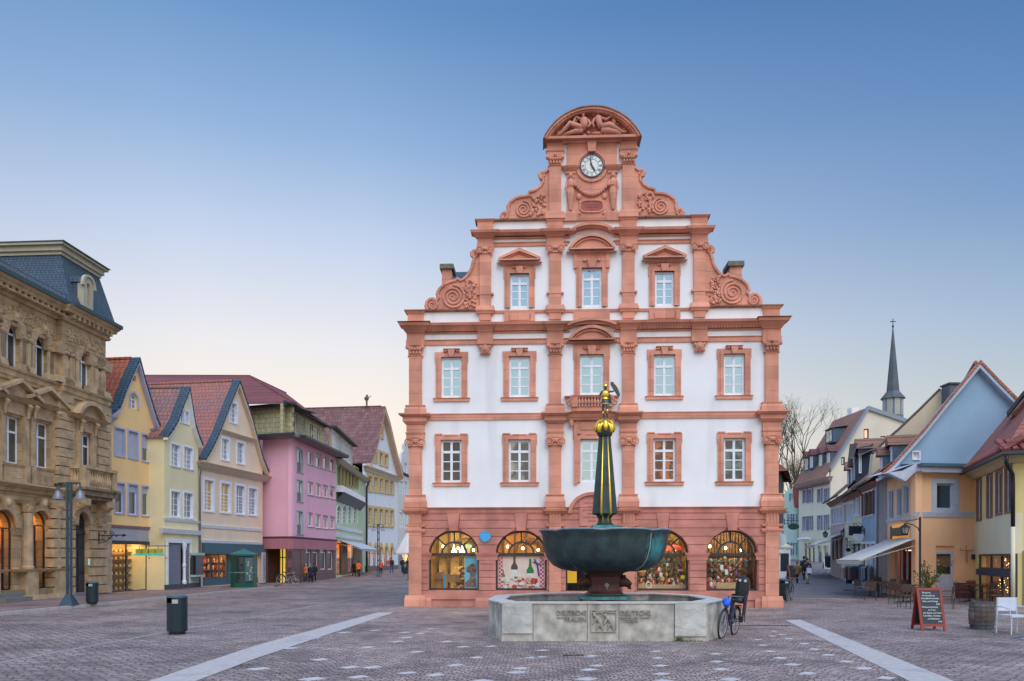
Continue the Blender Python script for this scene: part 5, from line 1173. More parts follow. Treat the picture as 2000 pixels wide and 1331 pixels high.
# string courses, frieze, cornices (the bay pushes them out again)
ub = FB.u(122, -.28); BY = .28
def course(name, lays, m=OCT, bay=True):
    mb = MB(); mb.stack(uL, ub-.02, lays); B.part(mb, name, m)
    if bay: mb = MB(); mb.ks = .35; mb.stack(ub, uR, [(a, b2, c+BY, d+BY) for a, b2, c, d in lays]); B.part(mb, name, m)
zs1 = z(60, 743); zs2 = z(60, 952); zf = z(60, 640)
course('storey_band', [(zs1-.28, zs1-.12, .08, .12), (zs1-.12, zs1+.12, .16, .2), (zs1+.12, zs1+.22, .26, .3)])
course('ground_cornice', [(zs2-.28, zs2-.1, .1, .15), (zs2-.1, zs2+.02, .25, .42), (zs2+.02, zs2+.1, .45, .45)])
course('frieze', [(zE-1.75, zE-1.62, .1, .16), (zE-.62, zE-.5, .12, .2)])
course('cornice', [(zE-.26, zE-.12, .42, .48), (zE-.12, zE, .52, .64)])
bk = MB(); x = uL+.2
while x < uR-.1: o = BY if x > ub else 0; bk.box(x-.07, x+.07, -.42-o, 0, zE-.46, zE-.27); x += .36
B.part(bk, 'cornice_brackets', OCT)
dn = MB(); dent(dn, uL, uR, zE-.62+.12+.0, zE-.44, .25+BY, .07, .07); B.part(dn, 'dentils', OCT)
def lumps(mb, x0, x1, z0, z1, n, y=-.04, s=.08):
    for _ in range(n): mb.ell((random.uniform(x0, x1), y, random.uniform(z0, z1)), (random.uniform(.5, 1)*s, s*.6, random.uniform(.5, 1)*s), 6, 4)
fr_ = MB(); lumps(fr_, uL+6, ub-.3, zE-1.4, zE-.9, 420, -.02, .075); B.part(fr_, 'carved_frieze', OCT); fr_ = MB(); lumps(fr_, ub+.3, uR-.2, zE-1.4, zE-.9, 230, -.02-BY, .075)
B.part(fr_, 'carved_frieze', OCT)
# the bay: slab skin in front of the wall with the same openings
by = MB(); hs = [h for h in B.holes if h[0][0] > ub]
by.plate([[(ub, 0), (uR, 0), (uR, zE-.3), (ub, zE-.3)]]+hs, -BY, -.005); B.part(by, 'bay_wall', OCH)
# pilasters of the upper storeys
for px in (-55, -15, 0, 43, 55, 96, 106, 125, 138, 184, 199):
    xx = upx(px); o = BY if px > 122 else 0; xx = FB.u(px, -o); mb = MB(); w_ = .17
    z0_, z1_ = zs1+.25, zE-1.75; mb.box(xx-w_, xx+w_, -.10-o, 0, z0_, z1_-.3); mb.fr(xx-w_, xx+w_, z0_, z0_+.3, .16+o, .11+o); mb.fr(xx-w_, xx+w_, z1_-.45, z1_, .13+o, .2+o)
    for sx in (-1, 1): mb.ell((xx+sx*.17, -.17-o, z1_-.2), (.05, .04, .06), 7, 5)
    for q in range(5): mb.ell((xx+(q-2)*.07, -.15-o, z1_-.33), (.035, .03, .07), 6, 4)
    B.part(mb, 'pilaster', OCT)
for px in (132, 190):
    xx = FB.u(px+1, -BY); mb = MB(); mb.box(xx-.17, xx+.17, -BY-.02, -BY, zs1+.9, zE-2.3); lumps(mb, xx-.12, xx+.12, zs1+1., zE-2.4, 46, -BY-.03, .065); B.part(mb, 'carved_panel', OCT)
# window surrounds and pediments
for k, (a, b, c, d) in enumerate(((-75,-40,600,700),(6,30,626,724),(64,85,652,742),(152,170,687,769))):
    x0, x1, z0, z1 = FB.rect(a, b, c, d, -BY if k == 3 else 0); x1 = max(x1, FB.u(b, .2 if k < 3 else -.16)); o = BY if k == 3 else 0; mb = MB(); r = (x1-x0)/2; xc = (x0+x1)/2
    band_ring(mb, xc, z1-r, r+.28, r+.02, r+.28, r+.02, -.14-o, -o); mb.box(x0-.26, x0-.02, -.1-o, -o, z0, z1-r); mb.box(x1+.02, x1+.26, -.1-o, -o, z0, z1-r); mb.prism([(xc-.1,z1),(xc+.1,z1),(xc+.16,z1+.4),(xc-.16,z1+.4)], -.26-o, -o); mb.ell((xc, -.26-o, z1+.22), (.09, .06, .13), 7, 5)
    B.part(mb, 'window_surround', OCT)
for k, (a, b, c, d) in enumerate(((-75,-42,795,890),(6,33,812,905),(64,90,824,914),(153,173,848,919))):
    x0, x1, z0, z1 = FB.rect(a, b, c, d, -BY if k == 3 else 0); x1 = max(x1, FB.u(b, .2 if k < 3 else -.16)); o = BY if k == 3 else 0; mb = MB(); xc = (x0+x1)/2; hw = (x1-x0)/2+(.42 if k < 3 else .34)
    for sx in (-1, 1): mb.box(xc+sx*(hw-.15), xc+sx*(hw-.4), -.16-o, -o, z0, z1+.1); mb.tube([(xc+sx*(hw-.27), -.2-o, z1+.0), (xc+sx*(hw-.27), -.22-o, z1+.3), (xc+sx*(hw-.27), -.34-o, z1+.5), (xc+sx*(hw-.27), -.2-o, z1+.62)], [.06,.08,.11,.08], 7)
    mb.box(xc-hw+.15, xc+hw-.15, -.1-o, -o, z1+.1, z1+.62); mb.fr(xc-hw, xc+hw, z1+.62, z1+.78, .2+o, .42+o)
    if k < 3: mb.prism([(xc-hw-.3, z1+.78), (xc+hw+.3, z1+.78), (xc, z1+1.4)], -.22-o, -o); [mb.prism([(xc+sx*(hw+.38), z1+.78), (xc+sx*(hw+.38), z1+.92), (xc, z1+1.58), (xc, z1+1.42)], -.48-o, -o) for sx in (-1, 1)]
    else:
        archband(mb, xc, hw+.3, z1+.8, .75, .2, -.5-o, -o); mb.prism([(xc-hw-.2, z1+.78)]+segarc(xc, hw+.1, z1+.78, .6)+[(xc+hw+.2, z1+.78)], -.2-o, -o)
    lumps(mb, xc-hw+.3, xc+hw-.3, z1+.2, z1+.55, 40, -.10-o, .045)
    B.part(mb, 'window_pediment', OCT)
    mb = MB(); mb.box(x0-.1, x1+.1, -.12-o, -o, z0-.75, z0-.1); mb.fr(x0-.2, x1+.2, z0-.12, z0-.02, .15+o, .2+o); lumps(mb, x0, x1, z0-.6, z0-.25, 40, -.12-o, .045)
    for xx in (x0-.5, x1+.5): mb.box(xx-.2, xx+.2, -.2-o, -o, z0-.95, z0)
    B.part(mb, 'apron', OCT)
# ground floor: arches, half columns on pedestals, quoins
for r in xg:
    mb = MB(); xc = (r[0]+r[1])/2; h = (r[1]-r[0])/2; zsp = r[3]-h
    for w_, p_ in ((.42,.1),(.26,.18)): band_ring(mb, xc, zsp, h+w_, h+.01, h+w_, h+.01, -p_, 0, 16)
    mb.prism([(xc-.14, r[3]), (xc+.14, r[3]), (xc+.22, r[3]+.55), (xc-.22, r[3]+.55)], -.34, 0); mb.ell((xc, -.34, r[3]+.3), (.16, .12, .18), 7, 5)
    for sx in (-1, 1): mb.fr(xc+sx*h-.02 if sx > 0 else xc-h-.4, xc+sx*h+.4 if sx > 0 else xc-h+.02, zsp-.3, zsp, .06, .14); 
    B.part(mb, 'arch_moulding', OCT)
for px in (-30, 47, 102):
    xx = upx(px); mb = MB(); zc_ = z(px, 985 if px > 90 else 984 if px > 0 else 960)
    zc_ = zs2-.75
    mb.box(xx-.34, xx+.34, -.42, 0, .1, 1.3); mb.fr(xx-.34, xx+.34, 1.3, 1.42, .42, .5); mb.fr(xx-.34, xx+.34, .1, .3, .5, .46)
    mb.lathe([(.24,1.42),(.26,1.5),(.22,1.56),(.21,zc_-.45),(.18,zc_-.4),(.23,zc_-.36),(.28,zc_-.1),(.34,zc_)], (xx, -.16, 0), 12); mb.fr(xx-.3, xx+.3, zc_, zc_+.14, .2, .3)
    for sx in (-1, 1): mb.ell((xx+sx*.22, -.32, zc_-.1), (.06, .05, .07), 7, 5)
    B.part(mb, 'half_column', OCT)
for (pa, pb) in ((112, 134), (182, 206)):
    mb = MB(); xa, xb = FB.u(pa, -BY), min(uR, FB.u(pb, -BY)); k = 0; zq = .15
    while zq < zs2-.5: mb.fr(xa+.03*(k % 2), xb-.03*(k % 2), zq+.02, zq+.40, .10+BY*(pa > 120 or 1), .10+BY); zq += .44; k += 1
    B.part(mb, 'quoins', OCT)
mb = MB(); zq = zs2+.3; k = 0
for (pa, pb) in ((122, 131), (197, 206)):
    zq = zs2+.3
    mb = MB()
    while zq < zs1-.5: mb.fr(FB.u(pa, -BY)+.05*(k%2), min(uR, FB.u(pb, -BY)), zq, zq+.38, .09+BY, .09+BY); zq += .42; k += 1
    B.part(mb, 'upper_quoins', OCT)
mb = MB(); h = (rd[1]-rd[0])/2; band_ring(mb, (rd[0]+rd[1])/2, rd[3]-h, h+.3, h+.01, h+.3, h+.01, -.12-BY, -BY, 14); B.part(mb, 'door_arch', OCT)
mb = MB(); mb.box(uL, upx(131), -.34, 0, .0, .55); B.part(mb, 'plinth', mat('plinth_stone', (.26,.20,.12), .9, .2, 3, .4))
mb = MB(); mb.box(upx(-30), upx(24), -.9, -.35, .1, .28); mb.box(upx(-30), upx(18), -.62, -.35, .28, .45); B.part(mb, 'steps', mat('grey_step', (.18,.18,.18)))
MB_ = MB(); MB_.box(rd[0]-.2, rd[1]+.2, -.6, .3, .1, .26); B.part(MB_, 'door_step', mat('grey_step', (.18,.18,.18)))
# balcony over the door
x0, x1 = 10.02, 12.55; zb_ = zs2+.02; pr = 1.1
mb = MB(); mb.box(x0, x1, -pr, 0, zb_-.18, zb_+.08); mb.box(x0-.1, x1+.1, -pr-.12, 0, zb_+.08, zb_+.2); mb.box(x0+.1, x1-.1, -pr+.15, 0, zb_-.34, zb_-.18)
bo = B.part(mb, 'balcony', mat('weathered_balcony_stone', (.25,.185,.11), .9, .3, 3, .4, stain=((.06,.065,.045), 3, .8, .9)))
mb = MB()
for xx in (x0+.15, x1-.15): mb.box(xx-.15, xx+.15, -pr-.02, -pr+.28, zb_+.2, zb_+1.05)
mb.box(x0, x1, -pr-.06, -pr+.26, zb_+1.05, zb_+1.2); mb.box(x0, x0+.26, -pr, -.3, zb_+1.05, zb_+1.2); mb.build('parapet', OCT, bo)
bp = [(.09,0),(.06,.05),(.05,.1),(.10,.25),(.11,.35),(.06,.55),(.045,.7),(.08,.78),(.09,.85)]
mb = MB(); n = 9
for q in range(n): mb.lathe(bp, (x0+.5+(x1-x0-1.)*q/(n-1), -pr+.1, zb_+.2), 8)
for q in range(3): mb.lathe(bp, (x0+.13, -pr+.42+q*.15, zb_+.2), 8)
mb.build('balusters', OCT, bo)
for xx in (x0+.3, x1-.3):
    mb = MB(); mb.plate([[(0,0),(0,-1.3),(.2,-1.2),(.22,-.8),(.35,-.55),(.55,-.45),(.78,-.3),(.8,0)]], -.2, .2)
    mb.tube([(.52+.18*cos(t)*(1-t/14), -.22, -.25+.18*sin(t)*(1-t/14)) for t in [q*.5 for q in range(24)]], .04, 5); mb.tube([(.16+.12*cos(t), -.22, -.95+.12*sin(t)) for t in [q*.5 for q in range(13)]], .04, 5)
    mb.xf(Matrix.Translation((xx, -BY, zb_-.34)) @ Matrix.Rotation(-pi/2, 4, 'Z')); B.part(mb, 'scroll_console', OCT)
# gutter, mansard roofs, dormer
SLB = tiles('mansard_slate_side', (.045,.075,.105), (.06,.10,.135), 'X', .2, .13, patch=.35); SLY = tiles('mansard_slate_front', (.045,.075,.105), (.06,.10,.135), 'Y', .2, .13, patch=.35)
mb = MB(); mb.box(uL, ub, -.72, -.3, zE, zE+.15); mb.box(ub-.15, uR+.32, -.72-BY, -.3, zE, zE+.17); mb.box(uR+.01, uR+.32, -.3, 6, zE, zE+.17); B.part(mb, 'gutter', plain('verdigris_gutter', (.05,.09,.10), .6, .3))
mb = MB(); zr = zE+.16; mb.add([(uL,-.4,zr),(ub+1,-.4,zr),(ub+1,2.,zr+.7),(uL,2.,zr+.7),(uL,8,zr+.9),(ub+1,8,zr+.9)], [(0,1,2,3),(3,2,5,4)]); B.part(mb, 'roof', SLB)
mb = MB()
for q in range(60): xx = ub-.15-q*.16; mb.box(xx-.02, xx+.02, -.52, -.50, zr, zr+.34)
mb.box(ub-10, ub, -.53, -.49, zr+.32, zr+.35); mb.box(ub-10, ub, -.53, -.49, zr+.12, zr+.15); B.part(mb, 'snow_guard', plain('zinc', (.16,.18,.20), .45, .5))
p1, p2 = ub-.1, uR+.2; q1, q2 = FB.u(118, .5), FB.u(196, .5)-.12; zt = 16.25-FB.z0
mb = MB()
def mans(mb, yy0, yy1, xa, xb, za, xc_, xd, zb2, y2, y3):
    mb.add([(xa,yy0,za),(xb,yy0,za),(xb,yy1,za),(xa,yy1,za),(xc_,y2,zb2),(xd,y2,zb2),(xd,y3,zb2),(xc_,y3,zb2)], [(0,1,5,4),(1,2,6,5),(2,3,7,6),(3,0,4,7),(4,5,6,7)])
mb.add([(p1,-.7,zr),(p2,-.7,zr),(q2,.5,zt),(q1,.5,zt)], [(0,1,2,3)]); B.part(mb, 'mansard_front', SLB)
mb = MB(); mb.add([(p1,-.7,zr),(q1,.5,zt),(q1,8,zt),(p1,9,zr)], [(0,1,2,3)]); mb.add([(p2,-.7,zr),(q2,.5,zt),(q2,8,zt),(p2,9,zr)], [(3,2,1,0)]); B.part(mb, 'mansard_side', SLY)
mb = MB(); 
for za, zb2, e in ((zt-.06, zt+.1, .08), (zt+.1, zt+.34, .18), (zt+.34, zt+.46, .32)): mb.box(q1-e, q2+e, .5-e, 8.5, za, zb2)
B.part(mb, 'roof_cornice', plain('cream_roof_trim', (.42,.38,.27), .8)); mb = MB(); mb.box(q1-.36, q2+.36, .1, 8.5, zt+.46, zt+.5); B.part(mb, 'roof_flashing', plain('verdigris_gutter', (.05,.09,.10), .6, .3))
xc = FB.u(163, -.5); mb = MB(); hw = .37; zd = zr+.1
mb.plate([archloop(xc-hw, xc+hw, zd, zd+1.15, hw*.9), archloop(xc-hw+.24, xc+hw-.24, zd+.15, zd+1.1, (hw-.24)*.9)], -.75, -.45)
dm_ = B.part(mb, 'dormer', plain('cream_roof_trim', (.42,.38,.27), .8)); mb = MB(); band_ring(mb, xc, zd+1.15, hw+.12, hw, hw+.08, hw*.9, -.82, -.68); mb.box(xc-hw-.14, xc-hw, -.82, -.68, zd+1.0, zd+1.15); mb.box(xc+hw, xc+hw+.14, -.82, -.68, zd+1.0, zd+1.15); mb.build('dormer_arch', plain('cream_roof_trim', (.42,.38,.27), .8), dm_)
mb = MB(); band_ring(mb, xc, zd+1.15, hw+.06, hw, hw+.03, hw*.9, -.68, .6); mb.build('dormer_hood', SLY, dm_); MB().box(xc-hw, xc-hw+.1, -.45, .6, zd, zd+1.2).box(xc+hw-.1, xc+hw, -.45, .6, zd, zd+1.2).build('dormer_side', SLY, dm_)
mb = MB(); mull(mb, xc-hw+.24, xc+hw-.24, zd+.15, zd+1.35, -.6, .06, tr=.7, rows=1); do = mb.build('dormer_window', WFR, dm_); MB().box(xc-hw+.26, xc+hw-.26, -.58, -.57, zd+.17, zd+1.33).build('pane', GDRK, do)

# ------------------------------------------------------------------ three gabled houses
SLV = tiles('verge_slate', (.045,.075,.10), (.055,.095,.13), 'Y', .3, .15, patch=.2)
LIL = plain('lilac_window_trim', (.42,.42,.56), .8)
def px_prof(F, pts, v=0): return [F.uz(a, b, v) for a, b in pts]
FO_ = Fac(206, 39.6, 304, 43.9, .0)
O = House('gabled_house', 'orange yellow plaster house with curved gable and lilac window frames beside the palace', FO_, group='gabled houses in the left row')
ORW = mat('orange_plaster', (.88,.58,.25), .9, .06, .7, .12, 40)
gr = px_prof(FO_, [(206.5,808),(226,792),(238,759),(251,728),(264.5,700),(275,740),(286,776),(298,815),(308,838)])
for a, b, c, d, bl in ((224,239,837,891,1.),(250.5,265,843,896,1.),(277,291,850,902,.5),(224,239,944,1003,.3),(250.5,265,947,1006,.25),(277,290,951,1008,.25)): O.win(a, b, c, d, 1, 1, gm=GDRK, trim=(.08, LIL, .03), rec=.12, blind=bl if bl < 1 else .97)
O.win(254, 264.5, 768, 798, 2, 2, arch=1., trim=(.12, LIL, .03), gm=GMID); O.win(257, 262, 731, 744, 1, 1, arch=1., gm=GDRK, fm=plain('ochre_vent', (.4,.25,.08)))
uW = FO_.W; z1 = FO_.z(255, 1029)
O.wall(gout(0, uW, z1, gr), ORW)
O.shell(0, uW, 10, gr[0][1]-.2, ORW); O.dark(0, uW, z1+.3, gr[0][1]-.3)
O.gable_roof(gr, 11, tiles('orange_pantiles', (.52,.14,.06), (.42,.11,.05), 'Y', .3, .34, patch=.3), SLV, (LIL, .22))
O.holes = []; O.shop(219, 291, 1060, 1157, wm=mat('amber_shop_wall', (.55,.38,.12)), divs=(.42,), items=1.1, shelf=6, cols=(1,2,1,2,3,7), isz=.11, dep=1.1, em=emis('shop_lamp_mid', (1,.66,.28), 16))
GRP = mat('grey_lilac_plaster', (.40,.39,.43), .85, .1, 1.5, .15)
O.wall(rectloop(0, uW, 0, z1-.08), GRP, name='ground_floor_wall'); O.part(MB().fr(0, uW, z1-.09, z1+.04, .06, .13), 'band', plain('pinkish_band', (.38,.22,.22), .8))
x0, x1, za, zb2 = FO_.rect(219, 291, 1057, 1064); O.part(MB().box(x0, x1, -.06, 0, za, zb2), 'shutter_box', DKG)
for sx in (0, .3): O.part(MB().fr(-.0+uW*(0 if sx == 0 else .97), uW*(.03 if sx == 0 else 1), zb2-.0, zb2+.01, .02, .02), 'edge', GRP) if 0 else None
for q, x in ((0, .12), (1, uW-.12)): O.part(MB().fr(x-.1, x+.1, gr[0][1]-.42, gr[0][1]-.15, .12, .35), 'eave_console', LIL)

FC = Fac(321, 43.2, 387, 47.3, .0)
C = House('gabled_house', 'narrow pale yellow gabled house with slate edged roof and white windows', FC, group='gabled houses in the left row')
CRW = mat('pale_yellow_plaster', (.82,.71,.42), .9, .06, .7, .12, 40)
gr = px_prof(FC, [(318.5,851),(330,836),(339,820),(350,790),(362.5,757),(368,792),(374,829),(381,851),(388,868)])
C.win(352.5, 357, 802, 825, 1, 1, trim=(.1, WFR, .03), gm=GMID); C.win(360, 364.5, 803, 827, 1, 1, trim=(.1, WFR, .03), gm=GMID)
for a, b, c, d in ((334,347.5,868,911),(359,372.5,874,916)): C.win(a, b, c, d, 2, 3, tr=.66, trim=(.1, WFR, .03), gm=GMID, sill=WFR)
for a, b, c, d in ((334,347.5,960,1010),(359,372.5,963,1012)): C.win(a, b, c, d, 2, 4, trim=(.1, WFR, .03), gm=GDRK)
uW = FC.W; x0, x1, za, zb2 = FC.rect(328, 371, 1061, 1144); C.holes.append(rectloop(x0, x1, .35, zb2))
C.wall(gout(0, uW, 0, gr), CRW); C.dark(0, uW, .4, gr[0][1]-.3)
C.shell(0, uW, 10, gr[0][1]-.1, CRW); C.gable_roof(gr, 12, tiles('mottled_tiles', (.42,.16,.10), (.26,.14,.12), 'Y', .26, .26, patch=.55, cp=(.11,.13,.16)), SLV, (WFR, .12))
C.part(MB().box(x0+.02, x0+(x1-x0)*.6, .05, .1, .35, zb2-.02), 'shutter', mat('grey_shutter', (.22,.23,.27), .7, .05, 2, .1, brick=(5,.12,.01,'X',.05)))
C.part(MB().box(x1-(x1-x0)*.2, x1-.02, .05, .1, .35, zb2-.02), 'shutter', mat('grey_shutter', (.22,.23,.27)))
C.part(MB().lathe([(.12,.35),(.14,.5),(.09,.6),(.08,1.3),(.12,1.45),(.08,1.6),(.08,zb2-.5),(.14,zb2-.2),(.16,zb2)], (x0+(x1-x0)*.69, -.05, 0), 10), 'column', WFR)
t = MB(); t.box(x0-.16, x0, -.05, 0, .35, zb2+.2); t.box(x1, x1+.16, -.05, 0, 1.9, zb2+.2); t.box(x0, x1, -.05, 0, zb2, zb2+.2); C.part(t, 'shop_surround', WFR)
z1 = FC.z(355, 1017); C.part(MB().fr(.05, uW, z1-.1, z1+.06, .05, .12), 'band', WFR); z1 = FC.z(355, 1039); C.part(MB().fr(-.3, uW, z1-.14, z1+.12, .12, .2), 'band', WFR)
C.part(MB().box(-.02, uW, -.06, 0, 0, .38), 'plinth', plain('plinth_grey', (.09,.09,.095), .8))
x0, x1, za, zb2 = FC.rect(371, 387, 1085, 1123); mb = MB(); mb.box(x0, x1, -.35, -.31, za, zb2); mb.box(x0, x0+.04, -.35, 0, za, zb2); mb.box(x1-.04, x1, -.35, 0, za, zb2)
dc = C.part(MB().box(x0-.05, x1+.05, -.4, 0, za-.12, za).box(x0-.05, x1+.05, -.4, 0, zb2, zb2+.15).box(x0, x1, -.05, 0, za-1., za-.12), 'display_case', plain('green_white_case', (.4,.5,.48), .6)); mb.build('case_glass', GDRK, dc)
o = MB().box(-.45, .45, -.3, .3, 0, 1.75).box(-.47, .47, -.32, .32, 1.75, 1.82).box(-.43, .43, -.31, -.3, .2, .85).box(-.43, .43, -.31, -.3, .95, 1.65).build('utility_cabinet', plain('black_cabinet', (.022,.022,.026), .5))
p = AT(311, 43.6); o.location = (p.x, p.y, .1); o.rotation_euler = (0, 0, radians(5)); tag(o, 'tall black utility cabinet between the orange shop and the pale yellow house', 'cabinet')

FG = Fac(388, 47.5, 513, 55.6, .0)
E = House('gabled_house', 'wide beige house with tall slate edged gable, moulded cornices and dark teal shopfront', FG, group='gabled houses in the left row')
BGW = mat('beige_plaster', (.78,.61,.44), .9, .06, .7, .12, 40); BGT = plain('beige_moulding', (.60,.48,.35), .8)
gr = px_prof(FG, [(394,896),(408,872),(421,845),(441,793),(461.5,744),(474,780),(486,815),(497,856),(507,893),(516,915),(525,932)])
OC_ = glassmat('amber_reflection_glass', .3, (1,.75,.4), (.35,.2,.06))
E.win(449, 459, 787, 825, 2, 4, trim=(.14, WFR, .04))
for a, b, c, d in ((433,443.5,857,898),(463,473.5,865,905)): E.win(a, b, c, d, 2, 4, trim=(.14, WFR, .04))
for i, (a, b, c, d) in enumerate(((398.5,413,938,998),(431.5,446,944.5,1001),(461,474.5,949,1004),(486,498,954,1006))): E.win(a, b, c, d, 2, 5, tr=.62, trim=(.15, WFR, .04), gm=OC_ if i < 2 else GMID)
uW = FG.W; sh = FG.rect(396, 506, 1082, 1140)
E.holes.append(rectloop(sh[0], sh[1], .12, sh[3])); hs = E.holes
eL = gr[0]; E.wall(gout(0, uW, 0, gr), BGW)
E.dark(0, uW, 3.4, eL[1]-.3, 2.2); E.shell(0, uW, 12, eL[1]-.2, BGW)
E.gable_roof(gr, 15, tiles('mottled_tiles_red', (.46,.15,.09), (.30,.13,.11), 'Y', .26, .26, patch=.4, cp=(.13,.13,.15)), SLV, (BGT, .25))
z1 = FG.z(397, 905); E.part(MB().stack(.1, FG.u(524)-.1, [(z1-.42, z1-.3, .08, .14), (z1-.3, z1-.1, .2, .35), (z1-.1, z1, .4, .5)]), 'cornice', BGT)
z1 = FG.z(424, 838); E.part(MB().stack(FG.u(426), FG.u(490), [(z1-.2, z1-.1, .08, .14), (z1-.1, z1, .2, .3)]), 'cornice', BGT)
for py in (1027, 1057): z1 = FG.z(397, py); E.part(MB().fr(.25, uW-.25, z1-.12, z1+.06, .05, .1), 'band', WFR)
TEAL = plain('dark_teal_fascia', (.05,.12,.15), .5); z1, z2 = FG.z(397, 1059), FG.z(397, 1082); E.part(MB().box(.3, uW-.3, -.28, .0, z2, z1-.05).box(.3, uW-.3, -.32, -.28, z2, (z1+z2)/2), 'shop_fascia', TEAL)
E.holes = []; w_ = sh[1]-sh[0]
for i, (q0, q1, cols, em) in enumerate(((0, .44, (1,2,0,7), (1,.6,.25)), (.48, .60, (0,2), (1,.35,.12)), (.64, 1, (1,2,5), (1,.6,.25)))):
    E.shop(0,0,0,0, rect=(sh[0]+w_*q0+.05, sh[0]+w_*q1-.05, .15 if i == 1 else .5, sh[3]-.02), wm=mat('dim_warm_wall', (.30,.16,.07), .8, .4, 2.5), em=emis('shop_lamp_bags%d' % i, em, 13), divs=(.33,.66) if i == 0 else (), items=.7, shelf=3, isz=.17, cols=cols, fm=TEAL, dep=1.4, tall=1.3)
pst = MB(); pst.box(sh[0]+w_*.44-.05, sh[0]+w_*.48+.05, .08, .2, .12, sh[3]); pst.box(sh[0]+w_*.60-.05, sh[0]+w_*.64+.05, .08, .2, .12, sh[3]); pst.box(sh[0], sh[0]+w_*.44, .08, .2, .12, .5); pst.box(sh[0]+w_*.64, sh[1], .08, .2, .12, .5); E.part(pst, 'shopfront_frame', TEAL)
drainpipe(E, [(-.25,-.35,eL[1]-.35),(-.1,-.2,eL[1]-.9),(-.1,-.15,eL[1]-1.2),(-.1,-.15,.1)])
# ------------------------------------------------------------------ pink building
F1 = Fac(513, 56.2, 570, 55.4, .0); F2 = Fac(570, 55.4, 656, 66, .0)
P = House('pink_building', 'pink four storey corner building with hipped red tile roof and tiled attic', F2, 'building')
PKW = mat('pink_plaster', (.80,.43,.52), .9, .05, .5, .1, 40); PKD = mat('dusky_pink_plaster', (.46,.18,.21), .9, .06, .7, .12); GRA = mat('brown_granite_cladding', (.16,.09,.085), .5, .15, 6, .1, brick=(.8,.6,.008,'X',.1))
zeave = F2.z(570, 855); zb_ = F2.z(570, 1048)
for row, (c0_, d0, c1_, d1, c2_, d2, ) in enumerate(()): pass
for (a, b, c, d, t) in ((580,588,877,923,1),(601.5,609,881,908,0),(617,625,885.5,913,0),(631.5,639,890,917,0),(645.5,652,894,921,0),
                        (580,588,938,980,1),(601.5,609,941,967,0),(617,624,944.5,970,0),(631,638,947.5,972,0),(645,652,950,974.5,0),
                        (580,588,999,1044,1),(601.5,608,1001,1029,0),(616.5,623.5,1004,1031.5,0),(631,638,1007,1033,0),(645,651,1009,1033.5,0)):
    P.win(a, b, c, d, 1, 1, gm=GSKY if random.random() < .3 else GMID, rec=.12 if t else .14, trim=(.10, plain('grey_reveal', (.42,.42,.45), .7), .02) if t else None, sill=plain('grey_reveal', (.42,.42,.45), .7), fw=.09, blind=random.choice((0, 0, .3)) if not t else 0)
    if t: x0, x1, za, z3 = F2.rect(a, b, c, d); P.part(MB().box(x0, x1, .02, .05, za, za+(z3-za)*.42), 'balustrade_panel', plain('brown_panel', (.2,.13,.13), .6))
uW = F2.W; P.wall(rectloop(0, uW, zb_, zeave), PKW); P.dark(0, uW, zb_+.2, zeave, 1.6, 1.9, .3)
P.holes = []
for a, b in ((597.5,604.5),(611,619),(625.5,634),(640,648)): P.win(a, b, 1071, 1113, 1, 1, tr=.8, gm=GDRK, fm=WFR, rec=.12, fw=.06)
P.wall(rectloop(0, uW, 0, zb_-.9), GRA, name='ground_floor_wall'); P.part(MB().box(.0, uW, -.06, .3, zb_-.9, zb_-.15), 'fascia', PKD)
P.part(MB().fr(-.02, uW, zb_-.15, zb_, .06, .14), 'band', plain('dark_plum_band', (.16,.08,.10), .8))
# roof edge, attic storey, hipped roof
gz = zeave; P.part(MB().box(0, uW+.6, -.9, 0, gz-.05, gz+.08), 'eave_soffit', plain('brown_soffit', (.26,.17,.16), .8)); P.part(MB().box(-.0, uW+.6, -1.0, -.9, gz, gz+.2), 'gutter', plain('dark_gutter', (.03,.04,.05), .5))
zat = F2.z(555, 803, 1.5) ; AT_ = tiles('yellow_slate_cladding', (.50,.44,.24), (.42,.37,.21), 'X', .5, .35, patch=.35)
za0 = gz+.15; za1 = gz+2.55; P.face(F2); P.holes = []
for a, b in ((557.5,565),(574,580.5),(590,596.5),(605,611),(619,625)):
    x0 = F2.u(a+3, .8)-.3; x0 = F2.u(a+3, .8)-.35
    P.win(0,0,0,0, 1, 1, rect=(x0, x0+.75, za0+.7, za0+2.1), gm=GMID, rec=.9, fm=WFR, fw=.07, hole=False); P.holes.append(rectloop(x0, x0+.75, za0+.7, za0+2.1))
uA = F2.u(634, .8)
P.part(MB().plate([rectloop(-1.2+1.6, uA, za0, za1)]+P.holes, .8, 1.0), 'attic_wall', AT_); P.holes = []
P.part(MB().box(-.5, uW, -.95, .8, gz+.08, gz+.14), 'lower_roof', SLATE)
m2 = FM(F2); 
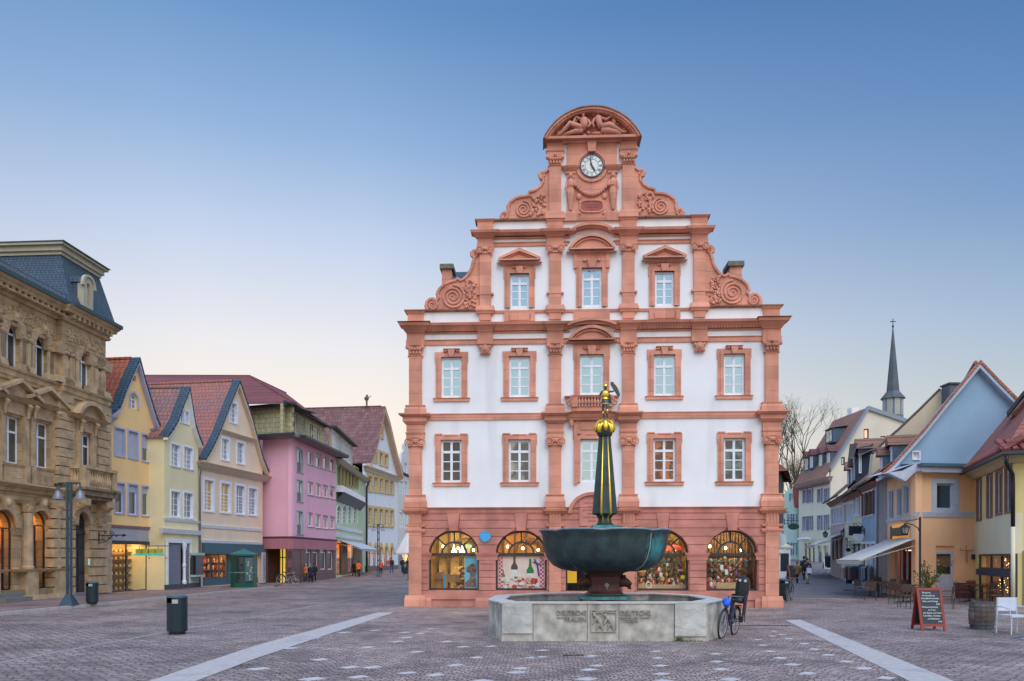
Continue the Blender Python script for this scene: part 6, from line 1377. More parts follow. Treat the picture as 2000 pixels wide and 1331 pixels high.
# front face (towards the square)
P.face(F1); w1_ = F1.W; z1f = zeave
x0 = F1.u(515); P.holes.append(rectloop(.25, 1.95, 0.02, 2.62)); P.wall(rectloop(0, w1_, 0, zb_-.9), GRA, name='ground_floor_wall'); P.holes = []
P.wall(rectloop(0, w1_, zb_, zeave), PKW); P.part(MB().box(0, w1_, -.06, .3, zb_-.9, zb_-.15), 'fascia', PKD); P.part(MB().fr(0, w1_, zb_-.15, zb_, .06, .14), 'band', plain('dark_plum_band', (.16,.08,.10), .8))
P.part(MB().box(-3, w1_+.8, -.9, 0, gz-.05, gz+.08), 'eave_soffit', plain('brown_soffit', (.26,.17,.16), .8)); P.part(MB().box(-3, w1_+.9, -1.0, -.9, gz, gz+.2), 'gutter', plain('dark_gutter', (.03,.04,.05), .5))
P.part(MB().box(-3, w1_-.5, .8, 1.0, za0, za1), 'attic_wall', AT_); P.part(MB().add([(-3,-.9,gz+.15),(w1_+.8,-.9,gz+.15),(w1_-.5,.8,gz+.5),(-3,.8,gz+.5)],[(0,1,2,3)]), 'lower_roof', SLATE)
# lit passage
r = MB(); r.box(.1, .12, .32, 1.8, 0, 2.7); r.box(.1, 2.05, 1.8, 1.82, 0, 2.7); r.box(.1, 2.05, .32, 1.8, 2.66, 2.7); r.box(2.03, 2.05, .32, 1.8, 0, 2.7); ro = P.part(r, 'passage', mat('dark_passage_wall', (.10,.05,.035), .8))
r = MB(); r.box(.95, 1.92, .8, .84, .0, 2.6); r.build('lit_wall', emis('yellow_lit_wall', (.85,.55,.06), .75), ro)
r = MB(); [r.box(a, a+.06, .7, .78, 0, 2.6) for a in (.92, 1.15, 1.88)]; r.box(.92, 1.92, .7, .78, 1.9, 1.97); r.box(1.4, 1.7, .76, .79, 1.1, 1.5); r.build('door_frame', FRM, ro)
# hipped roof over everything
P.face(F2); PT = tiles('plum_pantiles_x', (.24,.07,.065), (.19,.055,.055), 'X', .3, .36, patch=.3); PTY = tiles('plum_pantiles_y', (.24,.07,.065), (.19,.055,.055), 'Y', .3, .36, patch=.3)
def w2l(v): return FM(F2).inverted() @ Vector(v)
c_ = F1.A+F1.n*.45+F1.d*(w1_+.2-.5); d_ = F2.A+F2.n*.45+F2.d*(uA+.5)
cn_ = Vector((c_.x+.25, c_.y, za1)); Lf = Vector(F1.A.to_3d())+Vector((-9,.6,za1)); fr2 = Vector((d_.x, d_.y, za1))
rid = AT(487.5, 61.5, 735); ridL = AT(283, 62.5, 734.5); rid2 = AT(558, 72, 768)
P.part(MB().add([w2l(v) for v in (Lf, cn_, rid, ridL+Vector((-4,0,0)))], [(0,1,2,3)]), 'roof', PT)
P.part(MB().add([w2l(v) for v in (cn_, fr2, rid2, rid)], [(0,1,2,3)]), 'roof', PT)
P.part(MB().add([w2l(v) for v in (fr2, fr2+Vector((-6,3,0)), rid2)], [(0,1,2)]), 'roof', PTY)
h_ = MB(); h_.tube([w2l(cn_), w2l(rid)], .10, 6); h_.tube([w2l(rid), w2l(ridL)], .10, 6); h_.tube([w2l(rid), w2l(rid2)], .1, 6); P.part(h_, 'ridge_tiles', PTY)
P.part(MB().box(-.5, uA+.5, .3, .45, za1-.1, za1+.06), 'attic_gutter', plain('dark_gutter', (.03,.04,.05), .5))
P.face(F1); P.part(MB().box(-6, w1_, .3, .45, za1-.1, za1+.06), 'attic_gutter', plain('dark_gutter', (.03,.04,.05), .5))
P.part(MB().box(-6, w1_-.6, .5, 4, za1-.05, za1-.01), 'attic_ceiling', DKG)
for px, Y in ((287.5, 62), (505, 62)): a = MB(); 
# ------------------------------------------------------------------ green narrow house
F3 = Fac(656, 66.5, 713, 84, .0); D = House('green_house', 'narrow pale green house with bay window storeys beside the pink building', F3)
GRW = mat('pale_green_plaster', (.50,.60,.38), .9, .06, .7, .12); OLV = plain('olive_pilaster', (.40,.32,.14), .8)
zt3 = F3.z(656, 900)
for a, b in ((657.5,663),(669,674),(679.5,684),(690,694.5)): D.win(a, b, 987, 1022, 1, 3, arch=.5, gm=GMID, trim=(.15, WFR, .05))
for i in range(6): a = 659+i*6.6; D.win(a, a+4.6, 908+i*1.2, 948+i*.6, 1, 2, gm=GDRK, trim=(.12, OLV, .08))
uW = F3.W; D.holes.append(rectloop(.3, uW-2, .35, 3.3)); D.wall(rectloop(0, uW, 0, zt3), GRW); D.dark(0, uW, 3.6, zt3); D.holes = []
D.shop(0,0,0,0, rect=(.35, 3.2, .4, 3.2), wm=mat('orange_shop_plaster', (.68,.36,.10)), em=emis('orange_lamp', (1,.5,.15), 22), items=.5, shelf=4, cols=(0,7,2)); D.shop(0,0,0,0, rect=(6.2, 9.5, .4, 3.2), wm=mat('orange_shop_plaster', (.68,.36,.10)), em=emis('orange_lamp', (1,.5,.15), 22), items=.5, shelf=4, cols=(0,7,2))
D.part(MB().box(3.3, 6.1, .0, .12, .35, 3.3), 'shop_pier', GRA); D.part(MB().box(9.6, uW-2, .0, .12, .35, 3.3), 'shop_pier', GRA)
zz1 = F3.z(656, 961); D.part(MB().box(.0, F3.u(702), -.6, 0, zz1, zz1+.55), 'bay_balustrade', WFR); D.part(MB().add([(0,-.7,zz1),(F3.u(704),-.7,zz1),(F3.u(704),0,zz1-.8),(0,0,zz1-.8)],[(0,1,2,3)]), 'bay_roof', plain('grey_bay_roof', (.16,.17,.18), .8))
for py in (1030, 1046): zz = F3.z(657, py); D.part(MB().fr(0, F3.u(706), zz-.15, zz+.15, .08, .15), 'band', WFR)
D.part(MB().fr(0, uW, zt3-.2, zt3+.1, .3, .6), 'cornice', plain('cream_roof_trim', (.42,.38,.27)))
D.part(MB().add([(-1,-.6,zt3+.1),(uW,-.6,zt3+.1),(uW,5,zt3+4.4),(-1,5,zt3+4.4)],[(0,1,2,3)]), 'roof', tiles('dark_plum_tiles', (.14,.05,.055), (.20,.09,.08), 'X', .26, .3, patch=.4))
D.part(MB().box(.2, uW-6, .4, .6, zt3+.6, zt3+2.9), 'attic_wall', plain('cream_attic', (.5,.46,.34), .8)); D.part(MB().box(-.1, uW-5.6, -.1, .7, zt3+2.9, zt3+3.05), 'attic_roof', DKG)
for i in range(5): x = .6+i*1.7+(i > 1)*1.3; f = MB(); mull(f, x, x+1.15, zt3+.9, zt3+2.7, .36, .08, rows=4); fo = D.part(f, 'attic_window', WFR); MB().box(x+.05, x+1.1, .4, .41, zt3+.95, zt3+2.65).build('pane', GDRK, fo)
drainpipe(D, [(uW-.2,-.5,zt3),(uW-.2,-.2,zt3-.8),(uW-.2,-.2,.1)], plain('dark_gutter', (.03,.04,.05), .5), .12)
# ------------------------------------------------------------------ white gabled house with golden window frames
F4 = Fac(713, 84.5, 777, 97, .1); W4 = House('gabled_house', 'white gabled house with golden window frames, huge plum roof and ridge figure', F4, group='gabled houses in the left row')
GLD = plain('ochre_window_frame', (.60,.45,.22), .7)
gr = px_prof(F4, [(713,903),(722,885),(733,842),(742,794),(752,826),(762,868),(768,892),(778,925)])
W4.win(740, 745, 833, 853, 1, 3, gm=GDRK, trim=(.35, GLD, .1), fw=.1)
for a, b, c, d in ((729,733.5,880,902),(740.5,745,884,907),(750.5,755,888,910)): W4.win(a, b, c, d, 1, 3, gm=GDRK, trim=(.26, GLD, .1), fw=.1)
for i in range(5): a = 718+i*11.2-(i*i)*.12; W4.win(a, a+5, 930+i*2.3, 958+i*1.5, 2, 4, gm=GMID, trim=(.28, GLD, .1), fw=.08); W4.win(a, a+5, 992+i*1.3, 1026+i*.5, 2, 4, gm=GMID, trim=(.28, GLD, .1), fw=.08)
uW = F4.W
for i in range(5): a = 717.5+i*11.4-(i*i)*.14; x0, x1, za, zb2 = F4.rect(a, a+6.5, 1068, 1106); W4.shop(0,0,0,0, rect=(x0, x1, .9, zb2), arch=1.3, wm=mat('orange_shop_plaster', (.68,.36,.10)), em=emis('amber_lamp', (1,.6,.15), 14), items=.8, shelf=4, cols=(2,7)); mb = MB(); r = (x1-x0)/2; band_ring(mb, (x0+x1)/2, zb2-r*1.3, r+.35, r+.02, r*1.3+.5, r*1.3, -.1, 0); W4.part(mb, 'arch_surround', GLD)
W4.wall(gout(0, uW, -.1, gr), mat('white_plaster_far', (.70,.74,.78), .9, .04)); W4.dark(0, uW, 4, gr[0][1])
W4.gable_roof(gr, 26, tiles('old_plum_tiles', (.17,.065,.065), (.24,.13,.11), 'Y', .35, .4, patch=.5, cp=(.10,.045,.05)), None, (plain('peach_verge', (.6,.4,.28), .8), .5), y0=-.7)
zz = F4.z(716, 912); W4.part(MB().stack(0, uW, [(zz-.5, zz-.2, .15, .3), (zz-.2, zz, .4, .6)]), 'cornice', plain('cream_cornice', (.62,.54,.40), .8))
W4.part(MB().box(0, uW, -.05, 0, -.1, .9), 'plinth', GRA)
p = F4.uz(738, 779); fg2 = MB(); ap = gr[3]; st0 = 0
fg2.tube([(ap[0]-.3, 1.5, ap[1]), (ap[0]-.3, 1.5, ap[1]+1.2)], .12, 6); fg2.tube([(ap[0]-.3,1.5,ap[1]+1.2),(ap[0]-.4,1.5,ap[1]+1.7),(ap[0]-.1,1.5,ap[1]+2.2)], [.2,.3,.15], 7); fg2.tube([(ap[0]-.2,1.5,ap[1]+2.0),(ap[0]+.5,1.4,ap[1]+2.0),(ap[0]+1.5,1.3,ap[1]+2.7)], [.12,.08,.03], 5); fg2.tube([(ap[0]-.2,1.5,ap[1]+1.7),(ap[0]+.2,1.4,ap[1]+1.5)], .08, 5); fg2.ell((ap[0]-.05,1.5,ap[1]+2.35), (.15,.15,.17), 7, 5)
fg2.v = [((x-ap[0])*.62+ap[0]-.1, y, (z-ap[1])*.55+ap[1]) for x, y, z in fg2.v]
W4.part(fg2, 'ridge_figure', plain('grey_bronze', (.12,.13,.10), .6))
# last white house and the house with a curved gable beyond
F5 = Fac(777, 98, 812, 108, .2); V = House('gabled_house', 'pale house with scrolled gable half hidden by the corner of the white and red building', F5, group='gabled houses in the left row')
gr = px_prof(F5, [(778,920),(783,905),(785,885),(789,880),(789,868),(796,862),(800,856),(806,864)])
for i in range(4): a = 780+i*9; V.win(a, a+5, 940+i, 965+i, 2, 3, gm=GSKY, fw=.1); V.win(a, a+5, 1001+i, 1030+i, 2, 3, gm=GSKY, fw=.1)
V.win(790, 793.5, 905, 925, 2, 3, gm=GSKY, fw=.1)
V.wall(gout(0, F5.W, -.1, gr, 0), mat('cream_white_plaster', (.66,.64,.60), .9, .04))
V.dark(0, F5.W, .2, gr[0][1]); V.part(MB().add([(-1,3,gr[0][1]),(F5.W,3,gr[0][1]),(F5.W,7,gr[0][1]+4.5),(-1,7,gr[0][1]+4.5)],[(0,1,2,3)]), 'roof', tiles('orange_tiles_far', (.42,.15,.08), (.36,.12,.07), 'X', .3, .4)); V.part(MB().add([(-8,-.2,gr[0][1]-1),(-.5,-.2,gr[0][1]-1),(-.5,5,gr[0][1]+4),(-8,5,gr[0][1]+4)],[(0,1,2,3)]), 'roof', tiles('orange_tiles_far', (.42,.15,.08), (.36,.12,.07)))
V.part(MB().stack(0, F5.W, [(F5.z(780, 925), F5.z(780, 921), .1, .3)]), 'cornice', DKG)
x0 = .3; V.part(MB().box(.2, F5.W, -.06, 0, 0, 3.6), 'shopfront', plain('blue_grey_shop', (.22,.24,.30), .6)); V.part(MB().box(2.2, 7, -.1, -.05, .8, 3.0), 'lit_shop_window', emis('lit_shop_glow', (1.,.7,.25), .8))
# ------------------------------------------------------------------ right-hand side of the square
# big cream house at the end (street face + huge gable wall)
K1 = Fac(1560, 88, 1622, 80, 1.3)
K = House('townhouse', 'cream three storey house with blue grey shutters and four small gabled dormers', K1, group='houses up the right-hand street')
CRM = mat('cream_wall', (.80,.76,.58), .9, .06, .5, .12); CRG = mat('bare_cream_gable', (.68,.63,.50), .92, .1, .35, .15, stain=((.42,.38,.30), .25, .5, .5))
SHT = plain('blue_grey_shutter', (.22,.24,.34), .7)
def shutters(H, a, b, c, d, m, w_=2.2, cols=2, rows=3, gm=None):
    x0, x1, z0, z1 = H.F.rect(a, b, c, d); fo = H.win(a, b, c, d, cols, rows, gm=gm or GMID, rec=.08, fw=.06, trim=(.08, WFR, .03))
    w_ = (x1-x0)*.5
    for s2 in (0, 1):
        mb = MB(); xa, xb = (x0-w_-.04, x0-.04) if s2 == 0 else (x1+.04, x1+w_+.04); mb.box(xa, xb, -.07, -.03, z0, z1); k = 9
        for q in range(k): z = z0+(z1-z0)*(q+.5)/k; mb.box(xa+.04, xb-.04, -.09, -.07, z-.03, z+.02)
        mb.build('shutter', m, fo)
for c, d in ((957,983),(1009,1037)):
    for i, a in enumerate((1570.5, 1581.3, 1599.5, 1612.5)): shutters(K, a, a+4.6, c-i*1.1, d-i*.6, SHT)
for i, a in enumerate((1571, 1578.5, 1586.5)): K.shop(a, a+5, 1061, 1099, arch=.8, em=emis('cool_lamp', (.9,.8,.6), 4), wm=CRM, items=.4, shelf=3, cols=(2,4))
K.win(1598, 1605, 1066, 1100, 1, 1, gm=GDRK); K.win(1610, 1618, 1066, 1100, 1, 1, gm=GDRK)
ze = K1.z(1600, 936.5); uW = K1.W
K.wall(rectloop(0, uW, -1.3, ze), CRM); K.dark(0, uW, 0, ze)
K.part(MB().fr(0, uW, ze-.5, ze, .1, .5), 'cornice', mat('striped_cornice', (.45,.36,.32), .8, .4, 9)); 
mb = MB(); [mb.box(q*.42, q*.42+.2, -.45, -.1, ze-.75, ze-.5) for q in range(int(uW/.42))]; K.part(mb, 'eave_brackets', plain('dark_brackets', (.16,.09,.10)))
mb = MB(); xa, xb = K1.u(1568), K1.u(1591); mb.tube([(xa,-.5,K1.z(1580,1053)),(xb,-.5,K1.z(1580,1053))], .16, 7); K.part(mb, 'rolled_awning', WFR)
# gable wall faces the square
K2 = Fac(1622, 80, 1830, 80, 1.3); ap = K2.uz(1695, 796); fo_ = K2.uz(1621, 917); fr_ = K2.uz(1830, 842)
K.face(K2); K.holes = []
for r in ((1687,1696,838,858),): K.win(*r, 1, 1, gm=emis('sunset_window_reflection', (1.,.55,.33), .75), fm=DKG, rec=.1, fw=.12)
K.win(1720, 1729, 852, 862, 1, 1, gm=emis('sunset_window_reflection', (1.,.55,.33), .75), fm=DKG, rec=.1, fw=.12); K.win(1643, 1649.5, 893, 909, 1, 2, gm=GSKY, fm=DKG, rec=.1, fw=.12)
K.wall([(0,-1.3),(K2.W,-1.3),fr_,ap,fo_,(0,fo_[1]-.1)] if fo_[0] > 0 else [(0,-1.3),(K2.W,-1.3),fr_,ap,(0,fo_[1]+.1)], CRG, name='gable_wall')
v = MB(); 
for p, q in ((fo_, ap), (ap, fr_)): v.add([(p[0],-.25,p[1]+.12),(q[0],-.25,q[1]+.12),(q[0],.3,q[1]+.12),(p[0],.3,p[1]+.12),(p[0],-.25,p[1]-.3),(q[0],-.25,q[1]-.3),(q[0],.3,q[1]-.3),(p[0],.3,p[1]-.3)], [(0,1,2,3),(0,4,5,1),(7,6,5,4),(3,2,6,7)])
K.part(v, 'verge', plain('grey_verge', (.24,.28,.32), .7))
# roof in world space
K.face(K1); inv = FM(K1).inverted()
def wp(F, u_, v_, z_): q = F.A+F.d*u_+F.n*v_; return inv @ Vector((q.x, q.y, z_+F.z0))
apw = Vector((K2.A.x+ap[0], 80, ap[1]+1.3)); dv = Vector((K1.A.x-K1.B.x, K1.A.y-K1.B.y, 0)); apf = apw+dv
ev0 = Vector((K1.A.x-.5, K1.A.y, ze+1.3)); ev1 = Vector((K1.B.x-.5, K1.B.y, ze+1.3)); rr0 = Vector((K2.A.x+fr_[0], 80, fr_[1]+1.3))
RT = tiles('worn_red_tiles', (.36,.18,.12), (.30,.16,.12), 'X', .3, .3, patch=.4)
K.part(MB().add([inv @ q for q in (ev0, ev1, apw, apf)], [(0,1,2,3)]).add([inv @ q for q in (apw, rr0, rr0+dv, apf)], [(0,1,2,3)]), 'roof', RT)
def dormer(H, F, px, Y, w_, h_, py, dep, rm, wm, xr=0, flat=False, name='dormer'):
    """small gabled dormer whose front looks at the street; px,py = its foot"""
    x = (px-1000)/FO*Y; zz = CH-(py-HZ)*Y/FO; mb = MB(); o0 = None
    mb.box(-w_/2, w_/2, 0, dep, 0, h_); M = FM(H.F0).inverted() @ Matrix.Translation((x, Y, zz)) @ Matrix.Rotation(F.rz, 4, 'Z')
    o = mb.build(name, wm, H.root); o.matrix_basis = M
    f = MB(); mull(f, -w_*.32, w_*.32, h_*.12, h_*.88, -.05, .06, rows=2); w2 = f.build('dormer_window', WFR, o); 
    MB().box(-w_*.3, w_*.3, -.02, -.01, h_*.14, h_*.86).build('dormer_glass', GMID, o)
    r = MB(); k = w_*.62; 
    if flat: r.add([(-k,-.25,h_),(k,-.25,h_),(k,dep+.5,h_+.6),(-k,dep+.5,h_+.6)], [(0,1,2,3)])
    else: r.add([(-k,-.25,h_-.1),(k,-.25,h_-.1),(0,-.25,h_+w_*.62),(-k,dep,h_-.1),(k,dep,h_-.1),(0,dep+.6,h_+w_*.62)], [(0,2,5,3),(1,4,5,2),(0,1,2),(3,5,4)])
    r.build('dormer_roof', rm, o); return o
SBL = mat('blue_slate_cladding', (.07,.12,.17), .7, .2, 3, .2)
for px, py, Y in ((1575.5, 921, 86.5), (1585, 917, 85), (1603, 914, 83.2), (1618.5, 911, 81.6)): dormer(K, K1, px, Y, 1.05, 1.6, py, 2.2, tiles('plum_dormer_tiles', (.19,.075,.075), (.15,.06,.06), 'Y', .3, .3), SBL)
dormer(K, K1, 1619.5, 83.5, 1.9, 1.5, 866, 3.6, RT, SBL, flat=True)
ch = MB(); p = AT(1666, 84, 812); q = inv @ p; ch.box(q.x-.5, q.x+.5, q.y-.4, q.y+.4, q.z-1.2, q.z+.8); K.part(ch, 'chimney', WFR)

# small houses at the far left of the right-hand street
g1 = Fac(1526, 92, 1557, 90, 1.5); Gh = House('townhouse', 'mint green house with teal shutters and red roof at the end of the right-hand street', g1, group='houses up the right-hand street')
MNT = mat('mint_plaster', (.55,.72,.6), .9, .06); TSH = plain('teal_shutter', (.02,.26,.27), .6)
for c, d in ((1004,1026),(1060,1084)):
    for a in (1541, 1551.5): shutters(Gh, a, a+3.5, c, d, TSH)
shutters(Gh, 1545, 1549.5, 964, 978, TSH)
pr = [g1.uz(1532, 962), g1.uz(1540, 955), g1.uz(1552, 954.5), g1.uz(1557, 990)]
Gh.wall([(0,-1.5),(g1.W,-1.5),(g1.W,g1.z(1557,991)),g1.uz(1552,956),g1.uz(1540,956),(0,g1.z(1532,970))], MNT); Gh.dark(0, g1.W, 0, 6)
Gh.part(MB().add([g1.uz(1551,951)[:1]+(-.3,)+g1.uz(1551,951)[1:], g1.uz(1563,945)[:1]+(-.3,)+g1.uz(1563,945)[1:], g1.uz(1566,994)[:1]+(-.4,)+g1.uz(1566,994)[1:], g1.uz(1556,992)[:1]+(-.4,)+g1.uz(1556,992)[1:], g1.uz(1536,952)[:1]+(3.,)+g1.uz(1536,940)[1:], g1.uz(1563,938)[:1]+(3.,)+g1.uz(1563,938)[1:]], [(3,2,1,0),(0,1,5,4)]), 'roof', tiles('bright_red_tiles', (.42,.10,.06), (.34,.08,.05), 'X', .35, .4))
g2 = Fac(1522, 60, 1535, 74, .8); G2 = House('townhouse', 'dark slate clad house edge with red tiled eave beside the white and red building', g2, group='houses up the right-hand street')
G2.wall(rectloop(0, 9, -1, g2.z(1530, 935)), mat('dark_navy_cladding', (.015,.03,.05), .7, .2)); G2.part(MB().box(0, 9, .31, 4., -1, g2.z(1530, 935)), 'side_wall', mat('dark_navy_cladding', (.015,.03,.05), .7, .2)); G2.part(MB().add([(-.4,-.7,g2.z(1528,936)),(9.3,-.7,g2.z(1528,936)),(9.3,2.,g2.z(1528,936)+2.2),(-.4,2.,g2.z(1528,936)+2.2),(-.4,4.4,g2.z(1528,936)),(9.3,4.4,g2.z(1528,936))],[(0,1,2,3),(3,2,5,4),(0,3,4),(1,5,2)]), 'roof', tiles('brick_red_tiles', (.36,.12,.08), (.28,.09,.07), 'X', .3, .35)); G2.part(MB().box(0, g2.W, -.03, .0, -.8, 3.2), 'shopfront', plain('pale_shop_paint', (.55,.6,.6)))
Bs = House('townhouse', 'beige rendered house glimpsed between the mint green house and the cream house', Fac(1557, 90.5, 1567, 90, 1.5), group='houses up the right-hand street')
Bs.wall(rectloop(0, Bs.F.W, -1.5, Bs.F.z(1560, 1000)), mat('grey_green_plaster', (.36,.42,.34), .9)); Bs.part(MB().add([(-2,-.3,Bs.F.z(1560,1000)),(Bs.F.W,-.3,Bs.F.z(1560,1000)),(Bs.F.W,3,Bs.F.z(1560,1000)+3.2),(-2,3,Bs.F.z(1560,1000)+3.2)],[(0,1,2,3)]), 'roof', tiles('bright_red_tiles', (.42,.10,.06), (.34,.08,.05), 'X', .35, .4))

# row of houses on the right: street faces from far to near
def rowhouse(name, label, pa, ya, pb, yb, pyeave, wallm, roofm, rise=3.5, dep=7, z0=None, eave=.45, gutter=True, back=0.):
    F = Fac(pa, ya, pb, yb, z0); H = House(name, label, F, group='houses up the right-hand street'); H.ze = F.z((pa+pb)/2, pyeave); H.roofm = roofm; H.wallm = wallm; H.rise = rise; H.dep = dep; H.eave = eave; return H
def finish(H, name='roof'):
    F = H.F; H.wall(rectloop(0, F.W, -1.2, H.ze), H.wallm); H.dark(0, F.W, -.5, H.ze)
    mb = MB(); mb.box(0, .2, .3, H.dep, -1.2, H.ze); H.part(mb, 'side_wall', H.wallm); mb = MB(); mb.box(F.W-.2, F.W, .3, H.dep, -1.2, H.ze); H.part(mb, 'side_wall', H.wallm)
    H.part(MB().add([(-.1,-H.eave,H.ze-.05),(F.W+.1,-H.eave,H.ze-.05),(F.W+.1,H.dep*.5,H.ze+H.rise),(-.1,H.dep*.5,H.ze+H.rise),(-.1,H.dep+.3,H.ze),(F.W+.1,H.dep+.3,H.ze)],[(0,1,2,3),(3,2,5,4)]).add([(F.W,0,H.ze-.05),(F.W,H.dep*.5,H.ze+H.rise-.05),(F.W,H.dep,H.ze-.05)],[(0,2,1)]), name, H.roofm)
    H.part(MB().tube([(0,-H.eave-.05,H.ze-.05),(F.W,-H.eave-.05,H.ze-.05)], .08, 6), 'gutter', plain('dark_gutter', (.03,.04,.05), .5))
    H.part(MB().fr(0, F.W, H.ze-.35, H.ze-.08, .08, .3), 'cornice', plain('red_brown_eave', (.24,.09,.06)))
RB = tiles('red_brown_tiles', (.30,.14,.085), (.24,.12,.085), 'X', .28, .3); WSH = plain('wine_shutter', (.13,.03,.04), .6); BSH = plain('brown_shutter', (.10,.04,.03), .6)
R1 = rowhouse('townhouse', 'narrow house with red window bands and deep eave beside the cream shuttered house', 1622, 58, 1650, 51, 974, mat('rosy_plaster', (.6,.45,.40), .9), RB)
for i in range(4): a = 1627+i*5.4; R1.win(a, a+2.6, 994-i*1.5, 1024-i*.8, 1, 3, fm=WSH, gm=GDRK, trim=(.12, WFR, .04))
for i in range(3): a = 1627+i*7.5; R1.win(a, a+4, 1050, 1094-i, 1, 1, fm=BSH, gm=GDRK, rec=.1)
finish(R1)
R2 = rowhouse('townhouse', 'pale yellow house with tall plain windows halfway up the right-hand row', 1650, 51, 1683, 45, 964, mat('pale_lemon_plaster', (.72,.70,.5), .9), RB)
for a in (1652, 1657.5, 1663): R2.win(a, a+3.5, 984, 1020, 1, 2, gm=GMID, trim=(.1, WFR, .03))
for a in (1669, 1676): R2.win(a, a+4.5, 968, 1006, 1, 2, gm=GMID, trim=(.1, WFR, .03))
R2.win(1652, 1656, 1050, 1075, 1, 2); R2.win(1667, 1682, 1062, 1100, 2, 2, fm=DKG, gm=GDRK)
finish(R2)
R3 = rowhouse('townhouse', 'blue grey house with brown louvred shutters next to the orange corner house', 1683, 45, 1711, 41, 945, mat('blue_grey_plaster', (.33,.44,.55), .9), RB, dep=8)
for a in (1687, 1694.5, 1702): shutters(R3, a, a+4, 964-(a-1687)*.35, 1009-(a-1687)*.25, BSH)
for a in (1687, 1696, 1704): R3.win(a, a+5, 1062, 1120, 1, 1, fm=WSH, gm=GDRK, trim=(.1, WFR, .03))
finish(R3)
F_ = Fac(1711, 40.9, 1735, 40.7, 0); R3.face(F_); R3.wall(rectloop(0, F_.W+.5, 0, F_.z(1720, 935)), mat('lilac_grey_plaster', (.48,.48,.54), .9), name='end_wall'); drainpipe(R3, [(.05,-.12,F_.z(1720,940)),(.05,-.12,.1)])
# steep roofs with slate dormers over the row
FS = Fac(1622, 58, 1711, 41)
for px, py, Y, w_, h_, d in ((1677, 942, 50, 1.0, 2.0, 2.5), (1668.5, 945, 52, .9, 1.8, 2.5)): dormer(R2, R2.F, px, Y, w_, h_+.2, py, d, RB, SBL)
for px, py, Y, w_, h_, d in ((1657, 955, 54, .8, 1.4, 2.), (1664, 952, 52.5, .8, 1.5, 2.)): dormer(R1, R1.F, px, Y, w_, h_, py, d, RB, SBL)
# dark gabled stair turret and tan party gable
t = House('townhouse', 'tall dark slate side gable with mottled brown tiles rising over the row', Fac(1672, 49.5, 1707, 49.3, .3), group='houses up the right-hand street')
F_ = t.F; t.wall([(0,2),(F_.W,3),F_.uz(1705,866),F_.uz(1700,870),F_.uz(1680,873),F_.uz(1676,880),F_.uz(1675,915)], mat('dark_navy_cladding', (.015,.03,.05), .7, .2), y1=.4)
x0, z0_ = F_.uz(1668, 890); x1, z1_ = F_.uz(1711, 858); 
t.part(MB().add([(x0+.2,-.5,F_.z(1670,893)),(F_.u(1706),-.5,F_.z(1700,879)),(F_.u(1716),2.2,F_.z(1710,858)),(F_.u(1676),2.2,F_.z(1676,858))],[(0,1,2,3)]).add([(F_.u(1667.5),.0,F_.z(1667,893)),(F_.u(1672),-.4,F_.z(1672,867)),(F_.u(1676),2.2,F_.z(1676,858)),(F_.u(1672),2.2,F_.z(1670,893))],[(0,1,2,3)]), 'roof', tiles('mottled_brown_tiles', (.16,.10,.09), (.10,.07,.075), 'X', .5, .35, patch=.6, cp=(.22,.2,.18)))
t.win(1677.5, 1682, 890, 925, 1, 2, hole=False, rec=-.1)
PG = House('townhouse', 'tan plastered party gable rising behind the steep blue gable', Fac(1690, 44.2, 1880, 44.2, .14), group='houses up the right-hand street'); F_ = PG.F
TAN = mat('tan_plaster', (.64,.55,.38), .92, .08, .4, .12, stain=((.42,.36,.26), .5, .5, .5))
pts = [(1702,1000),(1860,1000),(1870,800),(1852,770),(1838,762),(1800,800),(1760,838),(1728,866),(1706,888),(1702,930)]
PG.wall([F_.uz(*p) for p in pts], TAN, y1=.4); ed = [F_.uz(*p) for p in pts[4:9]]; e2 = MB(); e2.tube([(a, .1, b+.04) for a, b in ed], .10, 5); PG.part(e2, 'ridge_tiles', plain('mossy_ridge', (.10,.07,.06), .9))
PG.win(1709, 1717, 901, 914, 1, 1, gm=GDRK, fm=BSH)
dr = MB(); z_ = .0
for i, (px, py, w_, h_) in enumerate(((1722, 922, .7, .95), (1741, 909, .8, 1.15))):
    o = dormer(PG, R3.F0, px, 42.8-i*.5, w_, h_, py, 1.2+i*.5, RB, SBL)
F_ = Fac(1848, 44, 1866, 44, 0); PG.part(MB().box(PG.F.u(1839), PG.F.u(1860), -.8, .0, PG.F.z(1850, 800), PG.F.z(1850, 757)), 'chimney_box', plain('lead_grey_box', (.10,.12,.15), .6)); PG.part(MB().box(PG.F.u(1838)-.05, PG.F.u(1861), -.9, .05, PG.F.z(1850, 757), PG.F.z(1850, 754)), 'chimney_cap', DKG)

# blue gable above the orange corner house
FBg = Fac(1712, 37.0, 2040, 37.0, 0); Q = House('gabled_house', 'orange corner house with tall blue plastered gable, white frames and orange tiled verges', FBg, group=None)
F_ = FBg; BLU = mat('sky_blue_plaster', (.29,.44,.58), .9, .1, .45, .15, stain=((.20,.36,.52), .5, .5, .55))
gp = [F_.uz(*p) for p in ((1716,925),(1740,905),(1800,838),(1845,782),(1907,708),(1945,748),(1990,793),(2030,834))]
Q.win(1783, 1793, 883, 898, 1, 1, gm=plain('cream_relief', (.6,.58,.45)), trim=(.05, WFR, .03), fw=.12); Q.win(1940, 1962, 846, 872, 1, 2, trim=(.05, WFR, .03), gm=GMID, fw=.1)
Q.wall([F_.uz(1716,934), (F_.W-1, F_.z(2030,934)), (F_.W-1, gp[-1][1]-.15)]+[(a, b-.1) for a, b in gp[::-1] if a < F_.W-1.05], BLU, y1=.05)
